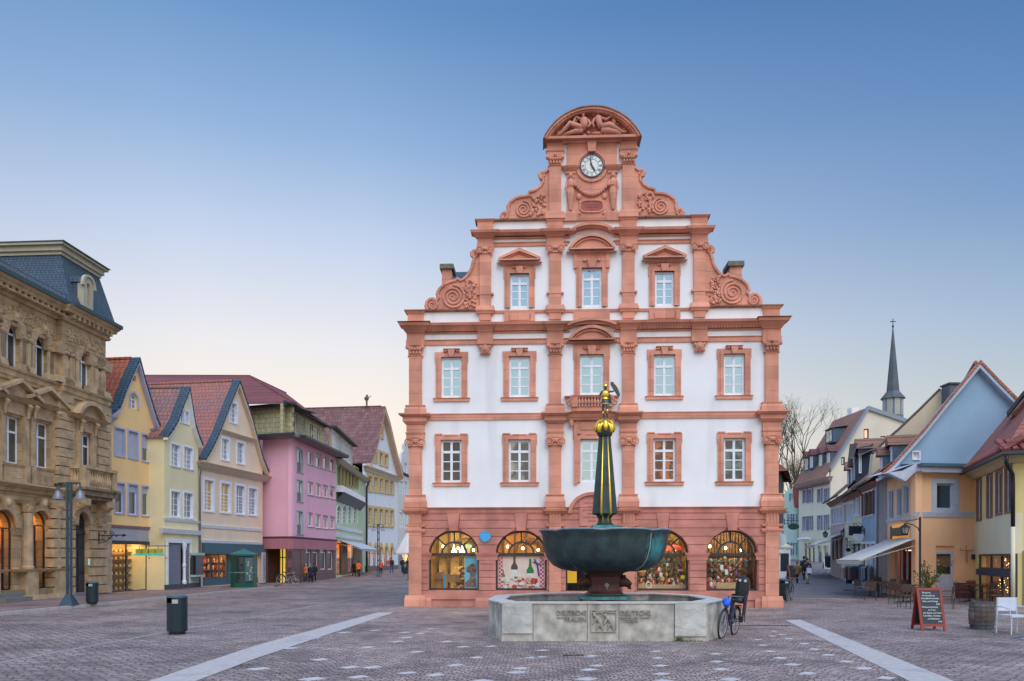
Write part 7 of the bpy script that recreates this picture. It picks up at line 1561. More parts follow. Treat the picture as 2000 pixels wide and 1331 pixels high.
Q.gable_roof(gp, 6.5, tiles('orange_row_tiles', (.40,.13,.06), (.32,.10,.05), 'Y', .3, .3), tiles('orange_verge_tiles', (.44,.14,.06), (.30,.09,.045), 'X', .28, .12), (plain('pale_bargeboard', (.42,.50,.58), .8), .22), y0=-.35, vw=.4, sh=.45)
# orange lower building: street face and frontal face
O1 = Fac(1733, 40.2, 1788, 35.9, 0); O2 = Fac(1788, 35.9, 1905, 36.3, 0); APR = mat('apricot_plaster', (.95,.55,.30), .9, .07, .6, .12, 40)
PW = plain('pale_blue_white_trim', (.50,.54,.62), .7)
zt = O2.z(1840, 921)
Q.face(O1)
for a, b, c, d in ((1741,1746,958,1013),(1757,1762,954,1008),(1770,1776,948,1004)): Q.win(a, b, c, d, 1, 1, fm=PW, gm=GMID, trim=(.08, PW, .03), rec=.1)
x0, x1, za, zb2 = O1.rect(1746, 1780, 1072, 1150); Q.holes.append(rectloop(x0, x1, .02, zb2))
Q.wall(rectloop(0, O1.W, 0, zt), APR); Q.dark(0, O1.W, 3.3, zt, 1.2, .3, 1.0); zb_ = O1.z(1760, 1012); Q.part(MB().fr(0, O1.W, zb_-.14, zb_, .04, .07), 'band', PW)
x1_ = x1; x1 = x1-.15; r = MB(); y0, y1 = .31, .9; r.box(x0-.2, x1+.1, y1, y1+.05, 0, zb2+.1); r.box(x0-.22, x0-.2, y0, y1, 0, zb2+.1); r.box(x1+.1, x1+.12, y0, y1, 0, zb2+.1); r.box(x0-.2, x1+.1, y0, y1, zb2+.1, zb2+.12); ro = Q.part(r, 'cafe_interior', mat('dark_red_cafe_wall', (.16,.06,.04), .8)); MB().box(x0+.2, x1-.2, .5, .6, zb2-.1, zb2-.06).build('ceiling_lamp', emis('pink_cafe_lamp', (1,.45,.35), 3.5), ro)
x1 = x1_; f = MB(); [f.box(x, x+.07, .1, .17, .05, zb2) for x in (x0, x0+(x1-x0)*.3, x0+(x1-x0)*.6, x1-.07)]; Q.part(f, 'door_frame', PW)
# lit sign niche with oval plaque and lantern over the awning
x0, x1, za, zb2 = O1.rect(1740, 1776, 1028, 1052); 
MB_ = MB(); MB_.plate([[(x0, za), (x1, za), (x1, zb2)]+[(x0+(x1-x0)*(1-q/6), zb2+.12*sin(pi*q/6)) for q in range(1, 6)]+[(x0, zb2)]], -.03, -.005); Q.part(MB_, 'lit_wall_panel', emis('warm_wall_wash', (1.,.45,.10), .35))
MB_ = MB(); MB_.prism([(x0+.25+.12*cos(2*pi*i/14), (za+zb2)/2+.35*sin(2*pi*i/14)) for i in range(14)], -.08, -.035); Q.part(MB_, 'oval_plaque', BSH)
MB_ = MB(); MB_.box((x0+x1)/2-.35, x1, -.35, -.05, za+.12, zb2-.1); Q.part(MB_, 'sign_lantern', BLK)
Q.face(O2); Q.holes = []
Q.win(1828, 1860, 944, 997, 1, 1, fm=PW, gm=GDRK, trim=(.22, PW, .05), rec=.12, fw=.1); x0, x1, za, zb2 = O2.rect(1828, 1864, 1078, 1171)
Q.holes.append(rectloop(x0, x1, .02, zb2+.28)); Q.wall(rectloop(0, O2.W, 0, zt), APR); Q.dark(0, O2.W, .2, zt, 1.2, 1.1, .5)
d = MB(); d.box(x0, x0+.1, .1, .18, .02, zb2); d.box(x1-.1, x1, .1, .18, .02, zb2); d.box(x0+.1, x1-.1, .1, .18, zb2-.1, zb2); d.box(x0+.1, x1-.1, .1, .18, .02, 1.0); d.box(x0+.1, x1-.1, .09, .18, 1.0, 1.12); do = Q.part(d, 'door', PW); MB().box(x0+.08, x1-.08, .13, .15, 1.12, zb2-.08).build('pane', GDRK, do); Q.part(MB().box(x0, x1, .1, .2, zb2, zb2+.27), 'transom_panel', APR)
zb_ = O2.z(1840, 1003); Q.part(MB().fr(0, O2.W, zb_-.18, zb_+.06, .04, .07), 'band', PW); Q.part(MB().box(x1+.05, O2.W, -.05, 0, 0, .72), 'plinth', plain('dark_red_plinth', (.14,.035,.04), .8))
# lattice fascia and eave
Q.part(MB().box(.0, O2.W+.2, -.45, -.05, zt-.03, zt+.08), 'eave_soffit', PW); la = MB(); n = 60
for i in range(n): x = (O2.W+.1)*(i+.5)/n; la.prism([(x-.045, zt+.0), (x+.045, zt), (x, zt-.12)], -.46, -.43)
la.box(0, O2.W+.2, -.46, -.43, zt, zt+.16); Q.part(la, 'lattice_fascia', PW); Q.part(MB().box(-.1, O2.W+.3, -.62, -.46, zt+.16, zt+.3), 'gutter', plain('teal_gutter', (.05,.13,.17), .5)); Q.part(MB().add([(0,-.5,zt+.28),(O2.W+.2,-.5,zt+.28),(O2.W+.2,1.2,zt+.45),(0,1.2,zt+.45)],[(0,1,2,3)]), 'eave_roof', SLATE)
# projecting wooden eave trim at the left foot of the gable
Q.face(FBg); F_ = FBg; tri = MB(); tri.plate([[F_.uz(1711, 929), F_.uz(1744, 945), F_.uz(1760, 930), F_.uz(1790, 913), F_.uz(1764, 911), F_.uz(1740, 925)]], -1.2, -.9); tri.add([F_.uz(1711,929)[:1]+(-1.2,)+F_.uz(1711,929)[1:], F_.uz(1762,911)[:1]+(-1.2,)+F_.uz(1762,911)[1:], F_.uz(1762,911)[:1]+(1.2,)+F_.uz(1762,911)[1:], F_.uz(1711,929)[:1]+(1.2,)+F_.uz(1711,929)[1:]], [(0,1,2,3)]); Q.part(tri, 'eave_trim', PW)

# yellow house on the right edge
Y1 = Fac(1903, 36.3, 1979, 29.8, 0); Yh = House('yellow_house', 'yellow house with sandstone window frames and glazed shopfront at the right edge', Y1)
YEL = mat('yellow_plaster', (.70,.60,.25), .9, .07, .6, .12, 40); YPL = mat('pale_yellow_render', (.70,.66,.47), .9, .05, .6, .12); SFR = mat('brown_sandstone_frame', (.26,.14,.12), .8, .15, 4, .2)
zt = Y1.z(1903, 926); zb_ = Y1.z(1903, 1018); zs_ = Y1.z(1911, 1083)
for a, b, c, d in ((1912,1917,935,1015),(1932,1938,927,1009),(1950,1957,921,1003),(1968,1976,912,999)): Yh.win(a, b, c, d, 1, 1, fm=WFR, gm=GDRK, rec=.07, trim=(.12, SFR, .03), fw=.04)
Yh.wall(rectloop(0, Y1.W, zb_, zt), YEL); Yh.holes = []
x0, x1 = Y1.u(1911), Y1.u(1980); H_ = zs_
Yh.wall(rectloop(0, Y1.W, zs_, zb_), YPL, name='rendered_band'); Yh.dark(0, Y1.W, zs_+.4, zt, 1.5, 1.6, 1.1)
pc = MB(); pc.box(0, x0, 0, .3, 0, zs_); Yh.part(pc, 'corner_pier', YEL)
f = MB(); zz = zs_-.62
for q in (0, .36, .66, .88, 1): x = x0+(x1-x0)*q; f.box(x-.035, x+.035, .02, .12, 0, zs_)
f.box(x0, x1, .02, .12, zs_-.08, zs_); f.box(x0, x1, .0, .12, zz-.05, zz+.03); fo = Yh.part(f, 'shopfront_frame', plain('anthracite_frame', (.03,.035,.045), .4)); MB().box(x0, x1, .06, .07, .02, zs_-.05).build('pane', SHG, fo)
MB().box(x0+.1, x1, -.12, -.0, zz-.32, zz-.05).build('awning_box', plain('navy_awning', (.04,.045,.08), .7), fo)
r = MB(); xr_ = x1-1.0; r.box(x0-.2, xr_, 1.5, 1.55, 0, zs_+.1); r.box(x0-.23, x0-.2, .31, 1.55, 0, zs_+.1); r.prismz([(x1-.05,.31),(xr_,1.5),(xr_,1.55),(x1,.34)], 0, zs_+.1); r.prismz([(x0-.2,.31),(x1-.05,.31),(xr_,1.5),(x0-.2,1.5)], zs_+.1, zs_+.12); ro = Yh.part(r, 'shop_interior', mat('beige_shop_wall', (.45,.30,.19), .8)); MB().box(x0+.3, x1-1.3, .7, .95, zs_-.02, zs_+.03).build('ceiling_lamp', emis('soft_shop_lamp', (1,.62,.36), 5.), ro)
for q, gm in enumerate((GC[2], GC[0], GC[1], GC[3])): m_ = MB(); goods(m_, x0+.8, x0+2.8, .9+.1*q, .3+.2*q, 8, .14, 1.4); m_.build('goods', gm, ro)
fl = MB()
for q in range(50): fl.ell((x0+random.uniform(.5, 2.6), random.uniform(.6, 1.), random.uniform(.3, 1.9)), (.018,)*3, 5, 3)
fl.build('fairy_lights', emis('fairy_light', (1,.6,.2), 7), ro)
wt_ = MB(); [text_mb(wt_, s2, x1-.75, .055, z_, .2, .002, sx=.9) for s2, z_ in (('BUONO', 1.45), ('VINO', 1.2), ('BAR', .95))]; wt_.build('window_lettering', WFR, fo)
wt_ = MB(); [text_mb(wt_, 'Y', x0+(x1-x0)*q, .055, zz+.12, .42, .002) for q in (.18, .5, .77)]; wt_.build('transom_glyphs', WFR, fo)
lm = MB(); lm.box(Y1.u(1903)+.1, Y1.u(1903)+.22, -.14, 0, Y1.z(1905, 1093), Y1.z(1905, 1083)); Yh.part(lm, 'wall_lamp', BLK); 
Yh.part(MB().stack(0, Y1.W, [(zt-.3, zt-.12, .12, .3), (zt-.12, zt, .35, .5)]), 'cornice', mat('ochre_cornice', (.45,.36,.20), .8))
Y2 = Fac(1979, 29.8, 2420, 27.6, 0); Yh.face(Y2); Yh.wall(rectloop(0, Y2.W, 0, zt), YEL); Yh.part(MB().stack(0, Y2.W, [(zt-.3, zt-.12, .12, .3), (zt-.12, zt, .35, .5)]), 'cornice', mat('ochre_cornice', (.45,.36,.20), .8))
Yh.face(Y1); iv = FM(Y1).inverted(); WT = tiles('wine_red_tiles', (.36,.12,.08), (.28,.09,.07), 'X', 9., .20, patch=.25)
e0 = Y1.A-Y1.n*.6-Y1.d*.3; e1 = Vector((Y1.B.x-.75, Y1.B.y-.55)); e2 = Vector((Y2.B.x, Y2.B.y-.6)); zE = zt+.02; 
r0 = Y1.A+Y1.n*4+Y1.d*.3; 
V3 = lambda v, z: iv @ Vector((v.x, v.y, z))
top0 = AT(1972, 38.5, 800); top1 = AT(2070, 34, 700); top2 = AT(2420, 34, 700)
Yh.part(MB().add([V3(e0, zE), V3(e1, zE), iv @ top1, iv @ top0], [(0,1,2,3)]).add([V3(e1, zE), V3(e2, zE), iv @ top2, iv @ top1], [(0,1,2,3)]), 'roof', WT)
Yh.part(MB().tube([V3(e0, zE), V3(e1, zE), V3(e2, zE)], .09, 6), 'gutter', plain('dark_gutter', (.03,.04,.05), .5))
tl = MB()
for q in range(26): p = e0.lerp(e1, (q+.5)/26); tl.tube([V3(p+Y1.n*.0, zE+.12), V3(p+Y1.n*.7, zE+.62)], .13, 6)
for q in range(26): p = e1.lerp(e2, (q+.5)/26); tl.tube([V3(p, zE+.10), V3(p+Vector((0,.6)), zE+.55)], .13, 6)
Yh.part(tl, 'eave_tiles', tiles('wine_eave_tiles', (.30,.08,.065), (.22,.07,.06), 'X', .3, .3))
dp = MB(); b_ = Vector((Y2.A.x, Y2.A.y)); dp.tube([V3(b_+Vector((-.6,-.55)), zE-.1), V3(b_+Vector((-.6,-.5)), zE-.35), V3(b_+Vector((-.12,-.15)), zE-.75), V3(b_+Vector((-.1,-.14)), zE-1.2), V3(b_+Vector((-.1,-.14)), 3.1)], .075, 7); Yh.part(dp, 'drainpipe', BLK, smooth=True); dp = MB(); dp.tube([V3(b_+Vector((-.1,-.14)), 3.1), V3(b_+Vector((-.1,-.14)), .05)], .08, 7); Yh.part(dp, 'drainpipe_foot', YPL, smooth=True)
# dark eave of the next house
ex = thing('neighbour_roof', 'dark timber eave of the neighbouring house above the wine red roof', 'roof', AT(1985, 33, 790))
mb = MB(); p0, p1, p2 = AT(1966, 33, 805), AT(1995, 33, 768), AT(2060, 33, 700); L0 = ex.location
mb.add([p0-L0, p1-L0, p2-L0, p2-L0+Vector((1.,1.5,0)), p1-L0+Vector((1.,1.5,0)), p0-L0+Vector((1.,1.5,0)), p0-L0-Vector((-.1,0,.12)), p1-L0-Vector((0,0,.2)), p2-L0-Vector((0,0,.3))], [(0,1,4,5),(1,2,3,4),(0,6,7,1),(1,7,8,2),(0,5,6)]); mb.build('eave', plain('dark_timber_eave', (.03,.035,.04), .8), ex)
mb = MB(); p0, p1 = AT(1976, 33.5, 808), AT(2060, 33.5, 735); mb.add([p0-L0, p1-L0, p1-L0-Vector((0,0,1.5)), p0-L0-Vector((0,0,.1))], [(0,1,2,3)]); mb.build('soffit', plain('brown_soffit2', (.16,.09,.07), .8), ex)

# church spire, tree
sp_ = AT(1744, 130); CHS = thing('church_spire', 'slender grey church spire with louvred belfry and cross above the rooftops', 'church spire', (sp_.x, sp_.y, 0))
def sz(py): return CH-(py-HZ)*130/FO
mb = MB(); mb.lathe([(1.6,0),(1.6,sz(779))], n=8, ph=pi/8); mb.build('belfry', plain('blue_grey_belfry', (.13,.19,.26), .8), CHS)
for i in range(8):
    a = i*pi/4-pi/2; lv = MB(); 
    for q in range(11): z = sz(812)+q*.27; lv.box(-.38, .38, -1.56, -1.46, z, z+.15)
    lv.box(-.45, .45, -1.52, -1.44, sz(813), sz(781)); lv.xf(Matrix.Rotation(a+pi/2, 4, 'Z')); lv.build('louvre', plain('pale_louvre', (.45,.45,.38), .8), CHS)
mb = MB(); mb.lathe([(1.95,sz(779)-.1),(1.9,sz(778)),(1.2,sz(768)),(1.0,sz(765)),(.05,sz(637))], n=8, ph=pi/8); mb.build('spire', mat('grey_spire_copper', (.085,.105,.12), .7, .15, 1.), CHS)
mb = MB(); mb.tube([(0,0,sz(640)),(0,0,sz(623))], .07, 5); mb.tube([(-.45,0,sz(628.5)),(.45,0,sz(628.5))], .07, 5); mb.ell((0,0,sz(638)), (.2,.2,.2), 8, 6); mb.build('cross', DKG, CHS)
th = AT(1765, 120); mb = MB()
def tree(loc, h, w_, seed, label):
    rnd = random.Random(seed); T = thing('tree', label, 'tree', loc); tr = MB(); tw = MB(); lf = MB()
    def br(p, d, ln, r, k):
        q = p+d*ln; mid = p+d*ln*.5+Vector((rnd.uniform(-1,1), rnd.uniform(-1,1), 0))*ln*.06
        (tr if k < 2 else tw).tube([p, mid, q], [r, r*.85, r*.65], 5 if k < 2 else 3, cap=False)
        if k >= 6:
            for _ in range(3): c = q+Vector((rnd.gauss(0,.22), rnd.gauss(0,.22), rnd.gauss(0,.2))); s2 = rnd.uniform(.05,.10); a = rnd.uniform(0,6); lf.add([c, c+Vector((cos(a),sin(a),.3))*s2, c+Vector((0,0,1))*s2*1.2], [(0,1,2)])
            return
        n_ = 3 if k < 3 else 2
        for _ in range(n_+(rnd.random() < .4)):
            ax = Vector((rnd.gauss(0,1), rnd.gauss(0,1), rnd.gauss(0,.4)+.1)).normalized(); nd = (d+ax*rnd.uniform(.35,.75)).normalized(); br(q, nd, ln*rnd.uniform(.68,.85), r*.62, k+1)
    br(Vector((0,0,0)), Vector((0,0,1)), h*.24, w_, 0)
    bark = plain('dark_bark', (.10,.08,.06), .9); tr.build('trunk', bark, T); tw.build('branches', bark, T); lf.build('crown', plain('sparse_yellow_leaves', (.30,.24,.07), .8), T); return T
for px, Y, h, sd, lb in ((1534, 98, 23, 3, 'tall bare tree with twiggy crown right beside the white and red gable'), (1556, 104, 15.5, 9, 'lower bare tree with yellowish twigs between the gable and the cream house')):
    p = AT(px, Y); tree(p, h, .28, sd, lb)
# ------------------------------------------------------------------ street furniture
LMP = plain('blue_grey_lamp_paint', (.035,.07,.09), .45, .3)
def place(t, p, rz=0): t.location = p; t.rotation_euler = (0, 0, rz); return t
def street_lamp(p, h, label, rz=0):
    t = thing('street_lamp', label, 'street lamp', p, rz, 'double headed street lamps on the left')
    mb = MB(); mb.add([(-.26,-.26,0),(.26,-.26,0),(.26,.26,0),(-.26,.26,0),(-.09,-.09,.42),(.09,-.09,.42),(.09,.09,.42),(-.09,.09,.42)], [(0,3,2,1),(4,5,6,7),(0,1,5,4),(1,2,6,5),(2,3,7,6),(3,0,4,7)]); mb.build('foot', LMP, t)
    mb = MB(); mb.box(-.105, -.035, -.04, .04, .40, h); mb.box(.035, .105, -.04, .04, .40, h)
    for q in range(7): z = .8+(h-1.)*q/6; mb.box(-.035, .035, -.03, .03, z, z+.12)
    mb.build('pole', LMP, t); mb = MB(); mb.tube([(-.42,0,h-.03),(.42,0,h-.03)], .028, 6); mb.tube([(-.42,0,h-.03),(-.42,0,h-.2)], .022, 5); mb.tube([(.42,0,h-.03),(.42,0,h-.2)], .022, 5); mb.build('arm', LMP, t)
    for s2 in (-1, 1):
        mb = MB(); mb.lathe([(.05,-.18),(.07,-.28),(.09,-.32)], (s2*.42,0,h), 12); o = mb.build('lamp_head', LMP, t)
        mb = MB(); mb.lathe([(.07,-.28),(.20,-.62),(.205,-.64)], (s2*.42,0,h), 12, cap=False); m_, nt_, bs_ = (MC['lamp_shade_glass'], None, None) if 'lamp_shade_glass' in MC else newmat('lamp_shade_glass'); 
        if bs_: bs_.inputs['Base Color'].default_value = (.25,.28,.33,1); bs_.inputs['Alpha'].default_value = .55; bs_.inputs['Roughness'].default_value = .15; MC['lamp_shade_glass'] = m_
        mb.build('lamp_shade', m_, o, smooth=True); mb = MB(); mb.ell((s2*.42,0,h-.45), (.06,.06,.12), 8, 6); mb.build('bulb', plain('frosted_bulb', (.7,.72,.72), .3), o)
    return t
p = AT(135, 29.0); street_lamp((p.x, p.y, .1), 4.66, 'tall dark blue street lamp with two glass shades in front of the sandstone palace')
p = G(739, 1127); street_lamp(p, 103*p.y/FO, 'smaller looking street lamp standing far down the left street beside walkers')
BNM = plain('dark_green_bin_metal', (.015,.035,.045), .35, .3)
def bin_(p, h, w_, label):
    t = thing('litter_bin', label, 'litter bin', p, 0, 'dark cylindrical litter bins'); r = w_/2
    mb = MB(); mb.lathe([(r*.8,.0),(r*.8,h*.08)], n=24); mb.build('foot', BLK, t)
    mb = MB(); mb.lathe([(r,h*.08),(r,h*.80)], n=28); mb.box(-r*.7, r*.7, r*.4, r*.9, h*.8, h*.95); mb.lathe([(r*.55,h*.78),(r*.55,h*.96)], n=16); mb.build('drum', BNM, t, smooth=False)
    mb = MB(); 
    for q in range(28):
        a0, a1 = 2*pi*q/28, 2*pi*(q+1)/28
        if q in (17,18,19,20): continue
        mb.add([(r*cos(a0),r*sin(a0),h*.8),(r*cos(a1),r*sin(a1),h*.8),(r*cos(a1),r*sin(a1),h*.94),(r*cos(a0),r*sin(a0),h*.94)], [(0,1,2,3)])
    mb.build('collar', BNM, t); mb = MB(); mb.lathe([(r*1.02,h*.93),(r*1.02,h*.965),(r*.9,h*.99),(.01,h)], n=28); mb.build('lid', plain('grey_blue_lid', (.10,.14,.18), .35, .4), t); MB().box(-.02, .12, -r*1.0-.012, -r*.9, h*.79, h*.89).build('sticker', plain('pale_sticker', (.4,.38,.36)), t)
    return t
p = G(346, 1239); bin_(p, 77*p.y/FO, 38*p.y/FO, 'large dark litter bin standing alone on the setts in the left foreground')
p = AT(180, 30.0); bin_((p.x, p.y, .1), .88, .44, 'dark litter bin on the pavement beside the palace door')
p = G(791, 1121); bin_(p, .85, .55, 'small looking litter bin far off beside the corner of the white and red building')
# green display kiosk
p = G(476, 1150); t = thing('display_kiosk', 'octagonal dark green kiosk with pointed roof in front of the teal shopfront', 'kiosk', (p.x, p.y, .1)); hk = 62*p.y/FO
KG = plain('kiosk_green', (.01,.10,.065), .35); mb = MB(); mb.lathe([(.80,.0),(.80,.12)], n=8, ph=pi/8); mb.lathe([(.76,.12),(.76,hk*.98)], n=8, ph=pi/8); mb.build('body', KG, t)
mb = MB(); mb.lathe([(.86,hk*.98),(.88,hk+.06),(.1,hk+.34),(.02,hk+.42)], n=8, ph=pi/8); mb.build('roof', plain('kiosk_roof_green', (.03,.16,.13), .5), t)
mb = MB(); mb.lathe([(.78,hk*.45),(.79,hk*.45+.04)], n=8, ph=pi/8); mb.build('rail', plain('pale_green_rail', (.2,.4,.35)), t)
for k in (6, 7): a = k*pi/4; mb = MB(); mb.box(-.24, .24, -.715, -.70, .3, hk*.92); mb.xf(Matrix.Rotation(a+pi/2, 4, 'Z')); mb.build('display_pane', GMID if k == 7 else GDRK, t)
mb = MB(); [mb.ell((random.uniform(-.15,.15), -.735, .5+q*.17), (.06,.012,.09), 6, 4) for q in range(7)]; mb.xf(Matrix.Rotation(7*pi/4+pi/2, 4, 'Z')); mb.build('poster_figure', plain('yellow_green_print', (.35,.42,.1)), t)
# one-way sign, street name plates
p = G(567.5, 1137); t = thing('street_sign', 'grey post with blue one way arrow sign and two blue street name plates', 'street sign', p); s2 = p.y/FO
mb = MB(); mb.tube([(0,0,0),(0,0,68*s2)], .035, 7); mb.build('post', plain('galvanised_post', (.35,.37,.40), .5, .4), t); BL = plain('sign_blue', (.01,.07,.42), .4)
mb = MB(); mb.box(-11*s2, 8*s2, -.07, -.04, 49*s2, 56.5*s2); o = mb.build('one_way_sign', BL, t)
mb = MB(); z = 52.8*s2; mb.prism([(-9.5*s2, z), (-6*s2, z+2.6*s2), (-6*s2, z+1.1*s2), (6*s2, z+1.1*s2), (6*s2, z-1.1*s2), (-6*s2, z-1.1*s2), (-6*s2, z-2.6*s2)], -.078, -.07); mb.build('arrow', WFR, o)
mb = MB(); text_mb(mb, 'Einbahnstraße', 1*s2, -.08, z-.035, .085, .002, sx=.9); mb.build('sign_lettering', BL, o)
for k, (zz, tx, ry_) in enumerate(((63.5, 'Korngasse', 14), (58, 'Maximilianstr.', -10))):
    mb = MB(); mb.box(0, 21*s2, -.015, .015, zz*s2-.08, zz*s2+.09); o = mb.build('name_plate', BL, t); mb = MB(); text_mb(mb, tx, 10.5*s2, -.018, zz*s2-.035, .13, .002, sx=.85); mb.build('plate_lettering', WFR, o)
p = G(515, 1142); t = thing('advertising_board', 'tall narrow grey advertising board standing beside the pink building entrance', 'advertising board', p)
MB().box(-.05, .05, -.3, .3, .12, 2.25).build('panel', plain('board_grey', (.42,.42,.45), .5), t); MB().box(-.1, .1, -.35, .35, 0, .12).build('foot', DKG, t); MB().box(.05, .055, -.24, .24, .4, 2.1).build('printed_sheet', mat('faded_print', (.30,.28,.34), .6, .5, 6, 0), t)
# wrought-iron guild sign on the palace, teal tray sign over the shop
p = AT(192, 37.9); t = thing('hanging_sign', 'black wrought iron bracket with scrolls and arrow tip on the palace corner', 'sign bracket', (p.x+.2, 37.6, 0)); zc_ = CH+(1090-1049)*37.6/FO; mb = MB(); L_ = 1.25
mb.tube([(0,0,zc_+.25),(0,0,zc_-.35)], .03, 5); mb.tube([(0,0,zc_+.08),(L_,0,zc_+.08)], .025, 5); mb.tube([(.05,0,zc_-.3),(.35,0,zc_-.22),(.6,0,zc_-.02),(.75,0,zc_+.2)], .022, 5)
for cx_, cz_, r_ in ((.22,-.05,.12),(.48,.0,.1),(.6,.2,.09),(.3,.2,.08),(.85,.05,.07)): mb.tube([(cx_+r_*cos(q*.6)*(1-q/16), 0, zc_+cz_+r_*sin(q*.6)*(1-q/16)) for q in range(12)], .018, 4)
mb.prism([(L_-.1, zc_+.0), (L_+.12, zc_+.08), (L_-.1, zc_+.16)], -.02, .02); mb.build('bracket', BLK, t)
p = AT(258, 40.2); t = thing('shop_sign', 'teal tray shaped sign with yellow letters jutting over the orange shop', 'shop sign', (-19.9, 40.6, 0)); z0_ = CH+(1090-1086)*40.4/FO
mb = MB(); mb.box(-.05, 1.45, -.14, .14, z0_, z0_+.1); mb.build('tray', emis('teal_neon', (.02,.42,.42), .55), t); mb = MB(); mb.tube([(-.5,0,z0_+.52),(1.9,0,z0_+.52)], .02, 5); [mb.tube([(x,0,z0_+.1),(x,0,z0_+.52)], .012, 4) for x in (.2, .7, 1.2)]; mb.build('hanger', BLK, t)
mb = MB(); [mb.box(.05+q*.35, .05+q*.35+.30, -.1, .1, z0_+.11, z0_+.36) for q in range(4)]; mb.build('letter_blocks', plain('olive_yellow_block', (.42,.42,.05), .5), t)

# ------------------------------------------------------------------ bicycles
def bicycle(label, p, rz, lean=0, rim=(.4,.4,.42), fr=(.02,.025,.04), seat=False, group='parked bicycles'):
    t = thing('bicycle', label, 'bicycle', p, rz, group); t.rotation_euler = (lean, 0, rz); R = .34
    for x in (-.52, .52):
        mb = MB(); mb.tube([(x+R*cos(2*pi*q/24), 0, R+R*sin(2*pi*q/24)) for q in range(24)], .022, 6, closed=True); o = mb.build('wheel', plain('tyre_rubber', (.02,.02,.02), .8), t)
        mb = MB(); mb.tube([(x+.31*cos(2*pi*q/24), 0, R+.31*sin(2*pi*q/24)) for q in range(24)], .012, 4, closed=True); mb.build('rim', plain('rim_%d' % int(rim[0]*100), rim, .35, .6), o)
        mb = MB(); [mb.tube([(x,0,R),(x+.31*cos(2*pi*q/14),0,R+.31*sin(2*pi*q/14))], .003, 3, cap=False) for q in range(14)]; mb.tube([(x,-.04,R),(x,.04,R)], .02, 6); mb.build('spokes', plain('spoke_steel', (.4,.4,.42), .35, .7), o)
        mb = MB(); mb.tube([(x+.375*cos(a), 0, R+.375*sin(a)) for a in ([radians(q) for q in range(20, 181, 20)] if x < 0 else [radians(q) for q in range(0, 150, 20)])], .025, 4); mb.build('mudguard', plain('mudguard_black', (.03,.03,.035), .4), t)
    m_ = plain('bike_frame_%d_%d' % (int(fr[0]*100), int(fr[2]*100)), fr, .35, .3); B_ = (-.06,0,.28); S_ = (-.22,0,.80); H_ = (.36,0,.86); Hd = (.40,0,.72)
    mb = MB(); [mb.tube(q, .017, 6) for q in ([B_,S_],[B_,Hd],[(-.19,0,.70),H_],[H_,Hd,(.52,0,R)],[(-.52,.03,R),B_],[(-.52,-.03,R),B_],[(-.52,.03,R),(-.19,0,.70)],[(-.52,-.03,R),(-.19,0,.70)],[H_,(.33,0,1.0)])]; mb.build('frame', m_, t)
    mb = MB(); mb.tube([(.20,-.30,1.02),(.32,-.24,1.03),(.34,0,1.0),(.32,.24,1.03),(.20,.30,1.02)], .013, 6); mb.build('handlebar', plain('handlebar_steel', (.3,.3,.32), .3, .8), t)
    mb = MB(); mb.ell((-.28,0,.88), (.14,.075,.035), 10, 5); mb.ell((-.18,0,.88), (.1,.03,.03), 8, 5); mb.tube([S_,(-.23,0,.88)], .014, 5); mb.build('saddle', BLK, t)
    mb = MB(); mb.tube([(-.06+.09*cos(q*.52),-.05,.28+.09*sin(q*.52)) for q in range(12)], .008, 4, closed=True); mb.tube([(-.06,-.08,.28),(.06,-.08,.16)], .01, 4); mb.tube([(-.06,.08,.28),(-.18,.08,.40)], .01, 4); mb.box(.02,.10,-.16,-.08,.15,.17); mb.box(-.22,-.14,.08,.16,.39,.41); mb.build('crankset', plain('spoke_steel', (.4,.4,.42), .35, .7), t)
    mb = MB(); mb.tube([(-.30,0,.72),(-.75,0,.72)], .01, 4); mb.box(-.75,-.4,-.06,.06,.72,.735); mb.tube([(-.7,.05,.72),(-.52,.04,R)], .008, 4); mb.tube([(-.7,-.05,.72),(-.52,-.04,R)], .008, 4); mb.build('rack', DKG, t)
    mb = MB(); mb.ell((.45,0,.84), (.05,.04,.04), 8, 5); mb.build('headlamp', plain('lamp_silver', (.5,.5,.5), .2, .6), t)
    if seat:
        mb = MB(); mb.box(-.78,-.50,-.13,.13,.80,.85); mb.lathe([(.05,-.34),(.15,-.25),(.17,.0),(.165,.2),(.12,.31),(.04,.34)], (-.78,0,1.12), 14, .55, 1.); mb.ell((-.70,0,.86), (.16,.15,.09), 10, 6); mb.box(-.72,-.50,-.17,-.14,.50,1.0); mb.box(-.72,-.50,.14,.17,.50,1.0); mb.box(-.46,-.38,-.2,-.1,.35,.5); mb.box(-.46,-.38,.1,.2,.35,.5); mb.tube([(-.5,.2,.9),(-.36,.25,.55),(-.38,.26,.38)], .012, 4)
        mb.build('child_seat', plain('black_shell', (.018,.02,.022), .45), t); mb = MB(); [mb.box(a,a+.03,b,b+.05,c,c+.06) for a,b,c in ((-.70,-.08,1.32),(-.70,.05,1.32))]; mb.build('reflector', plain('pale_strap', (.6,.6,.65)), t)
    return t
a_, b_ = G(1411, 1247), G(1431, 1241); d_ = (a_-b_); mid = (a_+b_)/2
bk1 = bicycle('dark bicycle with black child seat leaning against the fountain basin', mid, atan2(d_.y, d_.x), radians(-7), seat=True, fr=(.02,.03,.10))
mb = MB(); n_ = 0
mb.ell((0,0,0), (.10,.15,.09), 12, 8); mb.ell((.03,.10,-.04), (.08,.08,.07), 9, 6); mb.ell((-.02,-.09,-.05), (.08,.09,.08), 9, 6); mb.ell((0,0,-.09), (.06,.10,.07), 9, 6)
